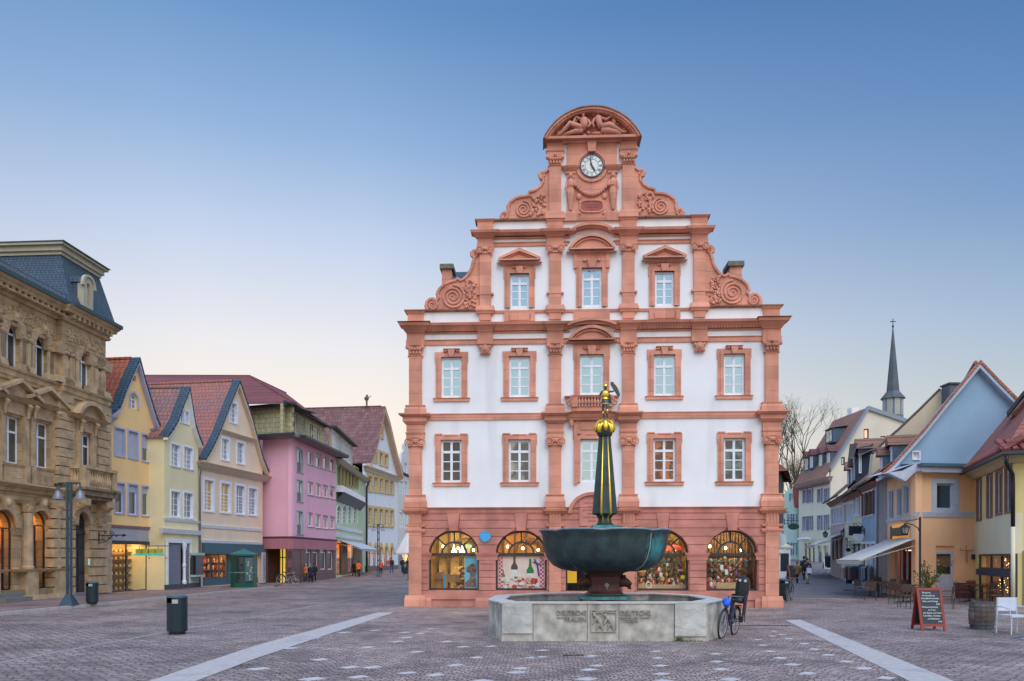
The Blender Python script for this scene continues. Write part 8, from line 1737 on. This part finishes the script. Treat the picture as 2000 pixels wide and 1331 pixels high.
o = mb.build('saddle_cover', mat('bright_blue_nylon', (.01,.13,.75), .55, .3, 12, .6, 14), smooth=True); q = Matrix.Translation(mid) @ Matrix.Rotation(atan2(d_.y, d_.x), 4, 'Z') @ Matrix.Rotation(radians(-7), 4, 'X') @ Vector((.46,0,.88)); o.location = q; tag(o, 'bright blue rain cover bag tied on the front of the fountain bicycle', 'bag')
p = G(563, 1140); bicycle('white rimmed city bicycle parked by the sign post at the pink building', (p.x, p.y, 0), radians(8), radians(6), rim=(.75,.75,.78), fr=(.45,.47,.5))
p = G(1541, 1174); bicycle('black bicycle parked behind the right corner of the white and red building', p, radians(60), radians(4))
p = G(1531, 1172); t = bin_(p, .95, .45, 'greenish waste bin behind the corner bicycle on the right'); t['group'] = 'dark cylindrical litter bins'

# ------------------------------------------------------------------ people
SKN = plain('skin', (.45,.26,.18), .6)
def person(feet, hgt, rz, label, coat, legs, hair=(.03,.02,.015), coatlen=.55, pose=None, bag=None, hat=None, legst=None, seed=0):
    k = hgt/1.75; st = .12+.05*(seed % 3)
    base = dict(knl=(-.10,-.10-st*.3,.50), anl=(-.10,-st*.9,.09), tol=(-.11,-st*.9-.17,.03), knr=(.10,.02,.50), anr=(.10,st*1.3,.14), tor=(.11,st*1.3-.12,.05), ell=(-.25,.06+st*.2,1.14), wrl=(-.25,.0+st*.3,.92), pal=(-.25,.0+st*.3,.84), elr=(.25,-.02,1.14), wrr=(.24,-.16,.95), par=(.24,-.2,.88))
    if pose: base.update(pose)
    J = human(base, hgt)
    b = body(J, SKN, 'person', None, k, 1); b.location = feet; b.rotation_euler = (0, 0, rz); tag(b, label, 'person')
    cm = plain('coat_%d_%d_%d' % tuple(int(c*100) for c in coat), coat, .85); lm = plain('trousers_%d_%d_%d' % tuple(int(c*100) for c in legs), legs, .85)
    mb = MB(); zt_ = 1.50*k; zb_ = (1.0-coatlen+.0)*k
    mb.lathe([(.21*k,max(zb_,.35*k)),(.21*k,.85*k),(.19*k,1.05*k),(.215*k,1.25*k),(.22*k,1.38*k),(.15*k,1.46*k),(.075*k,1.52*k)], n=14, sx=1, sy=.72)
    for a, e, w_ in (('shl','ell','wrl'),('shr','elr','wrr')): mb.tube([J[a],J[e],J[w_]], [.085*k,.065*k,.055*k], 8)
    mb.build('coat', cm, b, smooth=True)
    mb = MB()
    for h_, kn, an in (('hil','knl','anl'),('hir','knr','anr')): mb.tube([J[h_],J[kn],J[an]], [.10*k,.075*k,.055*k], 8)
    mb.build('trousers', lm, b, smooth=True); mb = MB()
    for an, to in (('anl','tol'),('anr','tor')): mb.tube([Vector(J[an])+Vector((0,.03*k,-.02*k)),Vector(J[to])], [.052*k,.042*k], 7)
    mb.build('shoes', BLK, b, smooth=True)
    hd = Vector(J['hd2']); mb = MB(); mb.ell((hd.x, hd.y+.03*k, hd.z+.015*k), (.098*k,.105*k,.115*k), 10, 7)
    if hat: mb.ell((hd.x, hd.y+.02*k, hd.z+.06*k), (.115*k,.12*k,.09*k), 10, 6)
    mb.build('hat' if hat else 'hair', plain('head_%d' % int((hat or hair)[0]*1000), hat or hair, .8), b, smooth=True)
    if bag:
        c_, sz, pos = bag; o = MB(); o.box(-sz/2, sz/2, -.06, .06, 0, sz*1.1); o.tube([(-sz*.3,0,sz*1.1),(0,0,sz*1.6),(sz*.3,0,sz*1.1)], .012, 4); o = o.build('bag', plain('bag_%d_%d' % (int(c_[0]*100), int(c_[2]*100)), c_, .7)); o.location = Vector(feet)+Matrix.Rotation(rz, 3, 'Z') @ Vector(pos)*k; o.rotation_euler = (0, 0, rz); tag(o, bag_label(label), 'bag', 'bags carried by walkers')
    return b
BAGL = {}
def bag_label(l): return BAGL.get(l, 'bag carried by a walker')
def ppl(px, py, top, *a, **kw):
    p = G(px, py); person(p, max(1.35, (py-top)*p.y/FO), *a, **kw)
ppl(597.5, 1137, 1104, radians(20), 'person in orange and green jacket walking away, leftmost of the trio by the pink building', (.55,.16,.04), (.08,.07,.06), seed=1, hair=(.35,.3,.25), coatlen=.1)
ppl(606.5, 1138, 1105, radians(170), 'person in long navy coat in the middle of the trio by the pink building', (.015,.02,.06), (.02,.02,.03), seed=0, coatlen=.55, hair=(.25,.2,.16))
ppl(613.5, 1136, 1101, radians(190), 'tall person in black coat, right one of the trio by the pink building', (.015,.018,.022), (.02,.02,.025), seed=2, coatlen=.35)
ppl(692, 1126, 1098, radians(160), 'person in long black coat walking beside the person in bright orange', (.015,.015,.018), (.03,.03,.04), seed=1, coatlen=.5, hair=(.3,.25,.2))
ppl(700.5, 1127, 1096.5, radians(200), 'person in bright orange jacket and black trousers before the green house shop', (.75,.16,.03), (.02,.02,.025), seed=2, coatlen=.1)
ppl(744, 1122, 1095, radians(185), 'person in red jacket walking behind the far street lamp', (.65,.09,.04), (.02,.02,.025), seed=0, coatlen=.1)
BAGL['person in dark jacket and blue jeans carrying a red bag near the white gabled house'] = 'round red bag held by the walker in blue jeans'
ppl(765, 1119.5, 1090, radians(175), 'person in dark jacket and blue jeans carrying a red bag near the white gabled house', (.02,.03,.03), (.04,.10,.28), seed=2, coatlen=.1, bag=((.65,.08,.05), .42, (.35,0,.95)))
ppl(786, 1118, 1090, radians(20), 'person in black facing the camera beside the far litter bin', (.015,.015,.018), (.03,.05,.12), seed=0, coatlen=.2)
ppl(796, 1117, 1091, radians(200), 'person in black partly hidden by the red corner pilaster', (.018,.018,.022), (.03,.05,.14), seed=1, coatlen=.2)
BAGL['person in olive brown coat walking up the right-hand street with an orange bag'] = 'orange shoulder bag of the walker in the olive brown coat'
ppl(1557, 1140, 1098, radians(185), 'person in olive brown coat walking up the right-hand street with an orange bag', (.16,.10,.05), (.02,.02,.025), seed=1, coatlen=.3, bag=((.75,.25,.03), .25, (-.22,-.1,.85)), hair=(.12,.07,.04))
BAGL['person in long black coat and pale trousers holding a white bag on the right-hand street'] = 'white and blue bag held by the walker in pale trousers'
ppl(1577, 1141, 1092, radians(10), 'person in long black coat and pale trousers holding a white bag on the right-hand street', (.012,.012,.015), (.42,.37,.34), seed=0, coatlen=.35, bag=((.6,.66,.85), .30, (.0,-.22,.75)))
ppl(1570, 1133, 1088, radians(185), 'person in black walking just behind the white bag carrier', (.014,.014,.016), (.02,.02,.025), seed=2, coatlen=.3)

# ------------------------------------------------------------------ awnings, parasols
def awning(label, pts, m, th=.03, val=.18, group='shop awnings'):
    """pts: wall-left, wall-right, front-right, front-left in world space"""
    o0 = pts[0]; t = thing('awning', label, 'awning', o0, 0, group); q = [Vector(p)-Vector(o0) for p in pts]; mb = MB(); d = Vector((0,0,th))
    mb.add(q+[v-d for v in q], [(0,1,2,3),(7,6,5,4),(0,4,5,1),(1,5,6,2),(2,6,7,3),(3,7,4,0)]); mb.build('cloth', m, t)
    mb = MB(); v_ = Vector((0,0,val)); mb.add([q[3], q[2], q[2]-v_, q[3]-v_], [(0,1,2,3)]); mb.tube([q[3], q[2]], .035, 6); mb.build('valance', m, t)
    mb = MB(); mb.tube([q[0]-Vector((0,0,.35)), q[3]-Vector((0,0,.05))], .022, 5); mb.tube([q[1]-Vector((0,0,.35)), q[2]-Vector((0,0,.05))], .022, 5); mb.tube([q[0], q[1]], .07, 6); mb.build('arm', plain('cream_arm', (.5,.45,.36), .5), t); return t
CLO = mat('white_awning_cloth', (.68,.64,.58), .9, .06, 2, .1)
n1 = O1.n; a = Vector((*(O1.A-n1*.15), 2.78)); b = Vector((*(O1.B-n1*.15+O1.d*.3), 2.80)); awning('wide white awning stretched out over the cafe tables on the orange corner house', [a, b, b+Vector((*(-n1*2.35), -1.0)), a+Vector((*(-n1*2.35), -1.0))], CLO)
a = AT(1622, 57, 1047); b = AT(1644, 51.6, 1042); nn = R1.F0.n; awning('small white awning over the clothes shop further up the right-hand street', [a, b, b+Vector((*(-nn*1.7), -.75)), a+Vector((*(-nn*1.7), -.75))], CLO)
F3n = F3.n; a = Vector((*(F3.A+F3.d*2.2-F3n*.05), CH+.25+.75)); b = Vector((*(F3.B-F3.d*3.5-F3n*.05), CH+1.0+.3)); a.z = 3.45; b.z = 3.5; awning('pale scalloped awning over the orange lit shop of the pale green house', [a, b, b+Vector((*(-F3n*1.9), -.75)), a+Vector((*(-F3n*1.9), -.75))], mat('pale_blue_awning_cloth', (.50,.53,.58), .9, .06))
def parasol(label, p, r, h, m, n=8, drop=.5):
    t = thing('parasol', label, 'parasol', p, 0, 'parasols'); mb = MB(); mb.tube([(0,0,0),(0,0,h)], .03, 6); mb.build('pole', DKG, t)
    mb = MB(); mb.lathe([(r,h-drop-.15),(r,h-drop),(.02,h)], n=n, cap=False); mb.build('canopy', m, t); mb = MB(); [mb.tube([(0,0,h-.1),(r*.95*cos(2*pi*q/n),r*.95*sin(2*pi*q/n),h-drop)], .012, 3) for q in range(n)]; mb.build('ribs', DKG, t)
p = AT(797, 60); parasol('big pale parasol peeping out left of the red corner pilaster', p, 1.15, 3.9, CLO, drop=1.7)
p = AT(789, 70); parasol('second pale parasol further down the left street, behind the first', p, .9, 3.6, CLO, drop=1.2)
p = AT(1536, 58); parasol('small cream parasol beside the dark slate house edge', p, .55, 2.35, mat('cream_canvas', (.6,.55,.40), .9), drop=.25)

# ------------------------------------------------------------------ cafe furniture
RAT = mat('rattan_weave', (.09,.045,.028), .7, .3, 30, .4); TOP = mat('dark_table_top', (.06,.05,.045), .4, .2, 4)
def cafe_chair():
    t = thing('cafe_chair', 'x', 'chair'); mb = MB(); mb.box(-.21,.21,-.21,.21,.44,.47); mb.build('seat', RAT, t)
    mb = MB(); mb.tube([(-.21,.2,.45),(-.23,.25,.85),(0,.28,.89),(.23,.25,.85),(.21,.2,.45)], .015, 6); mb.build('back_frame', DKG, t); mb = MB(); mb.add([(-.2,.22,.58),(.2,.22,.58),(.21,.26,.84),(-.21,.26,.84),(-.2,.24,.58),(.2,.24,.58),(.21,.28,.84),(-.21,.28,.84)],[(0,1,2,3),(7,6,5,4),(3,2,6,7),(0,4,5,1)]); mb.build('backrest', RAT, t)
    for s2 in (-1, 1):
        mb = MB(); mb.tube([(s2*.22,.22,.68),(s2*.26,-.05,.67),(s2*.24,-.2,.62)], .016, 5); mb.build('armrest', RAT, t)
        for y_ in (-.19, .19): mb = MB(); mb.tube([(s2*.2,y_,.45),(s2*.24,y_*1.25,0)], .013, 5); mb.build('leg', DKG, t)
    return t
def cafe_table():
    t = thing('cafe_table', 'x', 'table'); mb = MB(); mb.box(-.33,.33,-.33,.33,.72,.75); mb.build('tabletop', TOP, t); mb = MB(); mb.tube([(0,0,.03),(0,0,.72)], .03, 7); mb.build('pedestal', BLK, t)
    for q in range(4): a = q*pi/2+pi/4; mb = MB(); mb.tube([(0,0,.06),(.3*cos(a),.3*sin(a),.015)], .018, 5); mb.build('foot', BLK, t)
    return t
c0_, t0_ = cafe_chair(), cafe_table(); uc, ut = [False], [False]
def put(src, flag, px, py, rz, label, grp, sc=1.):
    o = copy_tree(src) if flag[0] else src; flag[0] = True; o.location = G(px, py); o.rotation_euler = (0, 0, rz); o['label'] = label; o['group'] = grp; return o
GC_ = 'rattan cafe chairs outside the orange house'; GT_ = 'dark square cafe tables'
for px, py, lb in ((1699, 1165, 'cafe table standing nearest the clothes rack under the white awning'), (1716, 1168, 'cafe table in the middle under the white awning'), (1764, 1178, 'cafe table behind the left edge of the chalkboard stand'), (1785, 1176, 'cafe table beside the lantern post'), (1893, 1176, 'small cafe table against the dark red plinth between door and shopfront'), (1918, 1178, 'cafe table in front of the yellow house shop window')): put(t0_, ut, px, py, .2, lb, GT_)
for px, py, rz, lb in ((1683, 1169, 1.9, 'rattan chair at the far left of the cafe group beside the clothes rack'), (1700, 1173, 2.8, 'rattan chair facing away at the first table under the awning'), (1735, 1166, -1.5, 'rattan chair on the right side of the middle awning table'), (1720, 1160, .2, 'rattan chair behind the middle awning table'),
    (1752, 1181, 2.2, 'rattan chair left of the table near the lantern post'), (1769, 1186, 2.9, 'rattan chair nearest the left leg of the chalkboard stand'), (1787, 1190, 3.0, 'rattan chair half hidden by the left edge of the chalkboard'), (1753, 1170, .6, 'rattan chair behind the table near the lantern post'), (1776, 1168, .2, 'rattan chair close to the cafe doorway'),
    (1848, 1190, -2.2, 'rattan chair standing just right of the chalkboard in front of the white door'), (1880, 1178, 1.5, 'rattan chair left of the plinth table'), (1905, 1172, .2, 'rattan chair against the dark red plinth'), (1930, 1180, -1.5, 'rattan chair before the yellow house window'), (1946, 1186, -2.0, 'rattan chair partly behind the wine barrel')): put(c0_, uc, px, py, rz, lb, GC_)
p = G(1893, 1176); mb = MB(); mb.box(-.3,.3,-.05,.05,.77,.79); mb.box(-.05,.25,-.04,.04,.79,.9); o = mb.build('menu_stand', plain('dark_red_leather', (.20,.03,.03), .6)); o.location = p; tag(o, 'dark red menu stand on the small table by the plinth', 'menu stand')
# clothes racks
def rack(label, p, w_, rz, cols, h=1.55):
    t = thing('clothes_rack', label, 'clothes rack', p, rz, 'clothes racks outside the shops'); mb = MB(); mb.tube([(-w_/2,0,h),(w_/2,0,h)], .018, 6)
    for x in (-w_/2, w_/2): mb.tube([(x,0,h),(x,0,.08)], .018, 6); mb.tube([(x,-.28,.06),(x,.28,.06)], .02, 6); [mb.ell((x,y_,.035), (.03,.03,.035), 7, 5) for y_ in (-.27,.27)]
    mb.build('frame', plain('rack_steel', (.3,.3,.33), .35, .7), t); n = int(w_/.12)
    for q in range(n):
        x = -w_/2+w_*(q+.5)/n; ln = random.uniform(.75, 1.05); c = random.choice(cols); mb = MB(); mb.add([(x-.035,-.05,h-.06),(x+.035,-.05,h-.06),(x+.05,-.24,h-.16),(x+.05,-.22,h-ln),(x-.05,-.22,h-ln),(x-.05,-.24,h-.16),(x-.035,.05,h-.06),(x+.035,.05,h-.06),(x+.05,.24,h-.16),(x+.05,.22,h-ln),(x-.05,.22,h-ln),(x-.05,.24,h-.16)], [(0,1,2,5),(5,2,3,4),(6,11,8,7),(11,10,9,8),(1,7,8,2),(2,8,9,3),(0,5,11,6),(5,4,10,11),(4,3,9,10),(0,6,7,1)])
        mb.tube([(x,0,h),(x,0,h-.07)], .006, 3); mb.build('garment', plain('cloth_%d_%d_%d' % tuple(int(v*100) for v in c), c, .9), t)
DC = [(.02,.03,.06),(.03,.03,.04),(.10,.13,.22),(.25,.27,.33),(.05,.03,.05),(.015,.015,.02),(.18,.10,.08)]
p = G(1677, 1156); rack('clothes rack with dark and blue garments left of the cafe tables', p, 1.5, radians(-55), DC, 1.45); p = G(1700, 1150); rack('second clothes rack with black garments under the white awning', p, 1.3, radians(-50), DC[4:6]+DC[:1], 1.4)
p = G(1637, 1121); rack('distant clothes rack under the small awning up the street', p, 1.9, radians(-40), DC[4:6]+DC[:2], 1.45)
# boards
def a_board(name, label, p, w_, h, rz, fm, pm, lines, cat='chalkboard', sz=.055, legs=.1, tilt=.10, grp=None):
    t = thing(name, label, cat, p, rz, grp)
    for s2, nm in ((-1, 'front'), (1, 'back')):
        fr = MB(); M = Matrix.Translation((0, s2*.26*h, 0)) @ Matrix.Rotation(-s2*-.0, 4, 'X'); an = atan2(.24*h, h)*(-s2)
        z0 = h*legs; fw = w_*.10
        fr.box(-w_/2, -w_/2+fw, -.018, .018, 0, h); fr.box(w_/2-fw, w_/2, -.018, .018, 0, h); fr.box(-w_/2+fw, w_/2-fw, -.017, .017, z0, z0+fw); fr.box(-w_/2+fw, w_/2-fw, -.017, .017, h-fw, h)
        T = Matrix.Translation((0, s2*.25*h, 0)) @ Matrix.Rotation(s2*atan2(.25*h, h), 4, 'X'); fr.xf(T); fo = fr.build('frame', fm, t)
        pn = MB(); pn.box(-w_/2+fw, w_/2-fw, -.008, .008, z0+fw, h-fw); pn.xf(T); po = pn.build('board', pm, fo)
        if s2 == -1 and lines:
            tx = MB(); n = len(lines); sp_ = (h-z0-2*fw)/(n+.6)
            for i, (ln, dx) in enumerate(lines): text_mb(tx, ln, dx*w_, -.011, h-fw-sp_*(i+1.05), sz, .001, sx=.9)
            tx.xf(Matrix.Rotation(0, 4, 'X')); 
            # slanted handwriting
            tx.v = [(x+.25*((z*40 % 1)-.5)*.004, y, z) for x, y, z in tx.v]; tx.xf(T); tx.build('chalk_writing', plain('chalk_white', (.75,.78,.80), .9), po)
    return t
OX = plain('oxblood_wood', (.26,.022,.012), .5); SLB_ = plain('chalkboard_slate', (.018,.028,.035), .6)
p = G(1822, 1232); p.y += .22
a_board('chalkboard_stand', 'red framed A-shaped chalkboard with handwritten white menu in the right foreground', p, .64, 84*p.y/FO, radians(-3), OX, SLB_, [('Blutwurst', -.12), ('mit Sauerkraut', -.05), ('Kartoffel-Kroketten,', .02), ('Salat und Schnaps', 0), ('8,90', .30), ('Maultaschenbrühe', -.04), ('im Topf', .02), ('mit Spinat und Speck', .03), ('Kartoffeln, Gemüse', 0), ('und Blattsalat', .05), ('9,90', .30)], sz=.062)
p = G(1614.5, 1113); a_board('easel_sign', 'white framed pavement sign with pale green poster up the right-hand street', p, .62, 19*p.y/FO*1.1, radians(8), plain('white_frame', (.6,.6,.6)), plain('pale_green_poster', (.25,.42,.38)), [], 'pavement sign', grp='pavement signs up the right-hand street')
p = G(1546, 1135); a_board('easel_sign', 'rusty red framed blackboard left of the walker in the olive coat', p, .55, 32*p.y/FO, radians(10), plain('rusty_red_frame', (.40,.10,.07)), SLB_, [], 'pavement sign', grp='pavement signs up the right-hand street')
p = G(1531, 1130); t = thing('menu_board', 'tall white panel with dark menu sheet by the corner of the white and red building', 'menu board', p); MB().box(-.35,.45,-.03,.03,.0,2.0).build('panel', WFR, t); MB().box(-.25,.33,-.045,-.03,.5,1.75).build('menu_sheet', SLB_, t)
p = G(1655, 1134); t = thing('trestle_table', 'small trestle stall with a white banner saying SALE left of the clothes rack', 'stall table', p, radians(-8)); MB().box(-.42,.42,-.25,.25,.78,.82).build('tabletop', WOOD, t); [MB().tube([(x,y_,.78),(x*1.1,y_*1.4,0)], .018, 4).build('leg', WOOD, t) for x in (-.38,.38) for y_ in (-.2,.2)]; mb = MB(); mb.box(-.42,.42,-.29,-.27,.80,1.1); bo_ = mb.build('banner', WFR, t); mb = MB(); text_mb(mb, 'SALE', 0, -.295, .86, .24, .003); mb.build('banner_lettering', plain('dark_ink', (.03,.04,.12)), bo_); mb = MB(); goods(mb, -.35, .35, 0, .82, 5, .1); mb.build('goods', plain('amber_jars', (.6,.35,.05)), t)
# wine barrel
p = G(1929, 1231); t = thing('barrel', 'weathered grey wooden wine barrel with iron hoops in the right foreground', 'barrel', (p.x, p.y+.25, 0)); hb = 56*p.y/FO; rb = 23.5*p.y/FO
mb = MB(); mb.lathe([(rb*.84,0),(rb*.93,hb*.2),(rb,hb*.5),(rb*.93,hb*.8),(rb*.84,hb*.98),(rb*.80,hb*.98),(rb*.8,hb*.94)], n=30); mb.build('staves', mat('weathered_staves', (.17,.12,.09), .85, .35, 3., .5, 14, stain=((.08,.08,.085), 5, .4, .6), brick=(.11,3.,.008,'X',.25)), t)
for z_, r_ in ((.04,.865),(.20,.945),(.34,.985),(.66,.985),(.80,.945),(.95,.865)): mb = MB(); mb.lathe([(rb*r_+.006,hb*z_-.018),(rb*r_+.01,hb*z_+.018)], n=30, cap=False); mb.build('hoop', plain('blue_grey_hoop', (.10,.15,.18), .5, .5), t)
# white chair in the foreground
p = G(1981, 1238); t = thing('garden_chair', 'white metal garden chair at the right edge of the foreground', 'chair', p, radians(6)); WC = plain('white_chair_paint', (.55,.60,.66), .45); t.scale = (1.12,1.12,1.12)
mb = MB(); mb.box(-.23,.23,-.22,.22,.38,.42); mb.build('seat', WC, t); mb = MB(); mb.box(-.25,.25,.215,.24,.50,.80); mb.build('backrest', WC, t)
for s2 in (-1, 1):
    for y_ in (-.2, .21): mb = MB(); mb.tube([(s2*.23,y_,.80 if y_ > 0 else .38),(s2*.25,y_*1.1,0)], .014, 6); mb.build('leg', WC, t)
    mb = MB(); mb.tube([(s2*.25,.22,.60),(s2*.28,0,.60),(s2*.27,-.2,.56),(s2*.25,-.2,.38)], .013, 5); mb.build('armrest', WC, t)
p = G(2006, 1250); t = thing('table_base', 'silver cross foot of a table cut off by the right edge', 'table', p); mb = MB(); mb.tube([(0,0,.04),(0,0,.72)], .03, 7); mb.build('pedestal', plain('spoke_steel', (.4,.4,.42), .35, .7), t)
for q in range(4): a = q*pi/2+.6; mb = MB(); mb.tube([(0,0,.08),(.3*cos(a),.3*sin(a),.02)], .025, 5); mb.build('foot', plain('spoke_steel', (.4,.4,.42), .35, .7), t)
# lantern post with old-fashioned lantern
p = AT(1797, 33.6); t = thing('lantern_post', 'slim dark post carrying a black lantern on a curved arm beside the cafe', 'street lamp', p); zT = CH+80*33.6/FO; xl = -29*33.6/FO; zl = CH+55*33.6/FO
mb = MB(); mb.tube([(0,0,0),(0,0,zT)], .05, 8); mb.lathe([(.1,0),(.09,.5),(.06,.6)], n=10); mb.build('post', plain('dark_blue_post', (.025,.045,.06), .4, .3), t)
mb = MB(); mb.tube([(0,0,zT-.08),(xl,0,zl+.35)], .018, 5); mb.tube([(0,0,zl-.15),(xl*.15,0,zl+.08),(xl*.5,0,zl+.22),(xl,0,zl+.28)], .022, 5); mb.build('arm', BLK, t)
def lantern(par, x, z, s=1., y=0):
    mb = MB(); mb.lathe([(.03,.30),(.05,.24),(.22,.13),(.24,.11)], (x,y,z), 6); mb.lathe([(.10,-.2),(.12,-.17)], (x,y,z), 6)
    for q in range(6): a = q*pi/3; mb.tube([(x+.19*cos(a),y+.19*sin(a),z+.11),(x+.11*cos(a),y+.11*sin(a),z-.18)], .013, 4)
    if s != 1: mb.v = [(x+(a-x)*s, y+(b-y)*s, z+(c-z)*s) for a, b, c in mb.v]
    o = mb.build('lantern', BLK, par); mb = MB(); mb.lathe([(.16*s,.1*s),(.095*s,-.17*s)], (x,y,z), 6); mb.build('lantern_glass', plain('milky_glass', (.35,.36,.36), .2), o)
lantern(t, xl, zl)
mb = MB(); mb.box(.06, .14, -.2, .2, 0, 0)
# sign brackets up the right street
def bracket(label, px, Y, py, side, L_, build_sign):
    p = AT(px, Y); z = CH-(py-HZ)*Y/FO; t = thing('hanging_sign', label, 'shop sign', (p.x, p.y, z), 0, 'iron bracket signs up the right-hand street'); mb = MB(); mb.tube([(0,0,.25),(0,0,-.2)], .03, 5); mb.tube([(0,0,.1),(side*L_,0,.1)], .025, 5); mb.tube([(0,0,-.15),(side*L_*.4,0,-.05),(side*L_*.6,0,.1)], .02, 4)
    for cx_, r_ in ((.3,.14),(.6,.1)): mb.tube([(side*L_*cx_+r_*cos(q*.6)*(1-q/14), 0, .24+r_*sin(q*.6)*(1-q/14)) for q in range(11)], .016, 4)
    mb.build('bracket', BLK, t); build_sign(t); return t
def s_box(w_, h, m, cx_, dz=-.3): return lambda t: MB().box(cx_-w_/2, cx_+w_/2, -.04, .04, dz-h/2, dz+h/2).build('sign_board', m, t)
def s_oval(w_, h, m, cx_, dz=-.35): return lambda t: MB().prism([(cx_+w_/2*cos(2*pi*i/20), dz+h/2*sin(2*pi*i/20)) for i in range(20)], -.04, .04).build('sign_board', m, t)
NV = plain('black_sign_board', (.02,.025,.035), .4)
bracket('square black sign on an iron bracket beside the blue grey house', 1684, 44.8, 1033, -1, .75, s_box(.72, .55, NV, -.42, -.12))
bracket('white half round sign hanging below the square black sign', 1688, 44, 1040, -1, .62, lambda t: MB().prism([(-.62, -.1), (-.02, -.1), (-.04, -.3), (-.14, -.43), (-.32, -.48), (-.5, -.43), (-.6, -.3)], -.04, .04).build('sign_board', WFR, t))
bracket('large dark green oval sign among iron scrolls by the mint green house', 1532, 59, 1020, 1, 1.1, s_oval(.85, .5, plain('dark_green_board', (.015,.05,.035), .5), .7, -.35))
bracket('little wrought iron sign with scrolls beside the pale yellow house', 1668, 47.5, 1068, -1, .5, s_oval(.3, .25, NV, -.35, -.2))
for px, Y, py, lb in ((1648, 51.3, 1042, 'black wall lantern on the pale yellow house above the small awning'), (1612, 60, 1045, 'hanging lantern silhouetted before the cream shuttered house')):
    p = AT(px, Y); z = CH-(py-HZ)*Y/FO; t = thing('wall_lantern', lb, 'lantern', (p.x, p.y, z), 0, 'wall lanterns up the right-hand street'); mb = MB(); mb.tube([(0,0,.35),(.35,.0,.5),(.75,.1,.3)], .02, 5); mb.build('arm', BLK, t); lantern(t, 0, 0, 1.1)
p = G(1648, 1118); t = thing('lamp_post', 'thin black lamp post rising in front of the rosy house up the street', 'lamp post', p); mb = MB(); mb.tube([(0,0,0),(0,0,5.0)], .05, 6); mb.build('post', BLK, t); lantern(t, 0, 4.0, 1.1, -.3); mb = MB(); mb.tube([(0,0,4.6),(0,-.3,4.35)], .02, 5); mb.build('arm', BLK, t)
# climbing plant in a pot by the lantern post
p = AT(1812, 34.8); t = thing('potted_plant', 'straggly green climbing plant against the orange wall beside the white door', 'plant', p); rnd = random.Random(5)
mb = MB(); mb.lathe([(.18,0),(.24,.4),(.25,.42)], n=14); mb.build('pot', plain('terracotta', (.30,.12,.07), .8), t); st_ = MB(); lf = MB()
for q in range(9):
    pts = [Vector((0,0,.4))]; d = Vector((rnd.uniform(-.25,.25), rnd.uniform(-.1,.1), 1))
    if q == 0: d = Vector((.25, 0, 1))
    for k_ in range(rnd.randint(5, 9) if q else 10):
        d = (d+Vector((rnd.uniform(-.35,.35)+(.12 if q == 0 else 0), rnd.uniform(-.15,.15), .1))).normalized(); pts.append(pts[-1]+d*.17)
        for _ in range(8): c = pts[-1]+Vector((rnd.gauss(0,.09), rnd.gauss(0,.06), rnd.gauss(0,.08))); a = rnd.uniform(0,6); s2 = rnd.uniform(.03,.06); u_ = Vector((cos(a),rnd.uniform(-.4,.4),sin(a))); v_ = u_.cross(Vector((0,1,.2))).normalized(); lf.add([c-u_*s2, c+v_*s2*.5, c+u_*s2, c-v_*s2*.5], [(0,1,2,3)])
    st_.tube(pts, [.018-.0012*i for i in range(len(pts))], 5)
st_.build('stems', plain('brown_stem', (.10,.06,.03)), t); lf.build('foliage', mat('plant_leaves', (.07,.12,.03), .6, .5, 12.), t)
# blue scrap on the setts and a grey heater-like wall bracket
p = G(1423, 1297); o = MB().box(-.06,.06,-.012,.012,.006,.012).build('paper_scrap', plain('light_blue_paper', (.25,.45,.8))); o.location = p; tag(o, 'tiny light blue scrap of paper on the setts in the foreground', 'litter')
p = O2.A+O2.d*2.55; t = thing('wall_torch', 'rusty three armed candle bracket on the orange wall right of the white door', 'wall bracket', (p.x, p.y-.06, 0)); zc_ = CH+(1090-1113)*36/FO+.9; mb = MB(); mb.tube([(0,0,zc_-.6),(0,0,zc_+.25)], .012, 5); mb.tube([(-.3,-.05,zc_+.1),(-.3,-.05,zc_),(.3,-.05,zc_),(.3,-.05,zc_+.1)], .014, 5); mb.tube([(.07,0,zc_-.6),(.07,0,zc_)], .01, 5); mb.build('bracket', plain('rusty_iron', (.28,.10,.05), .8), t)
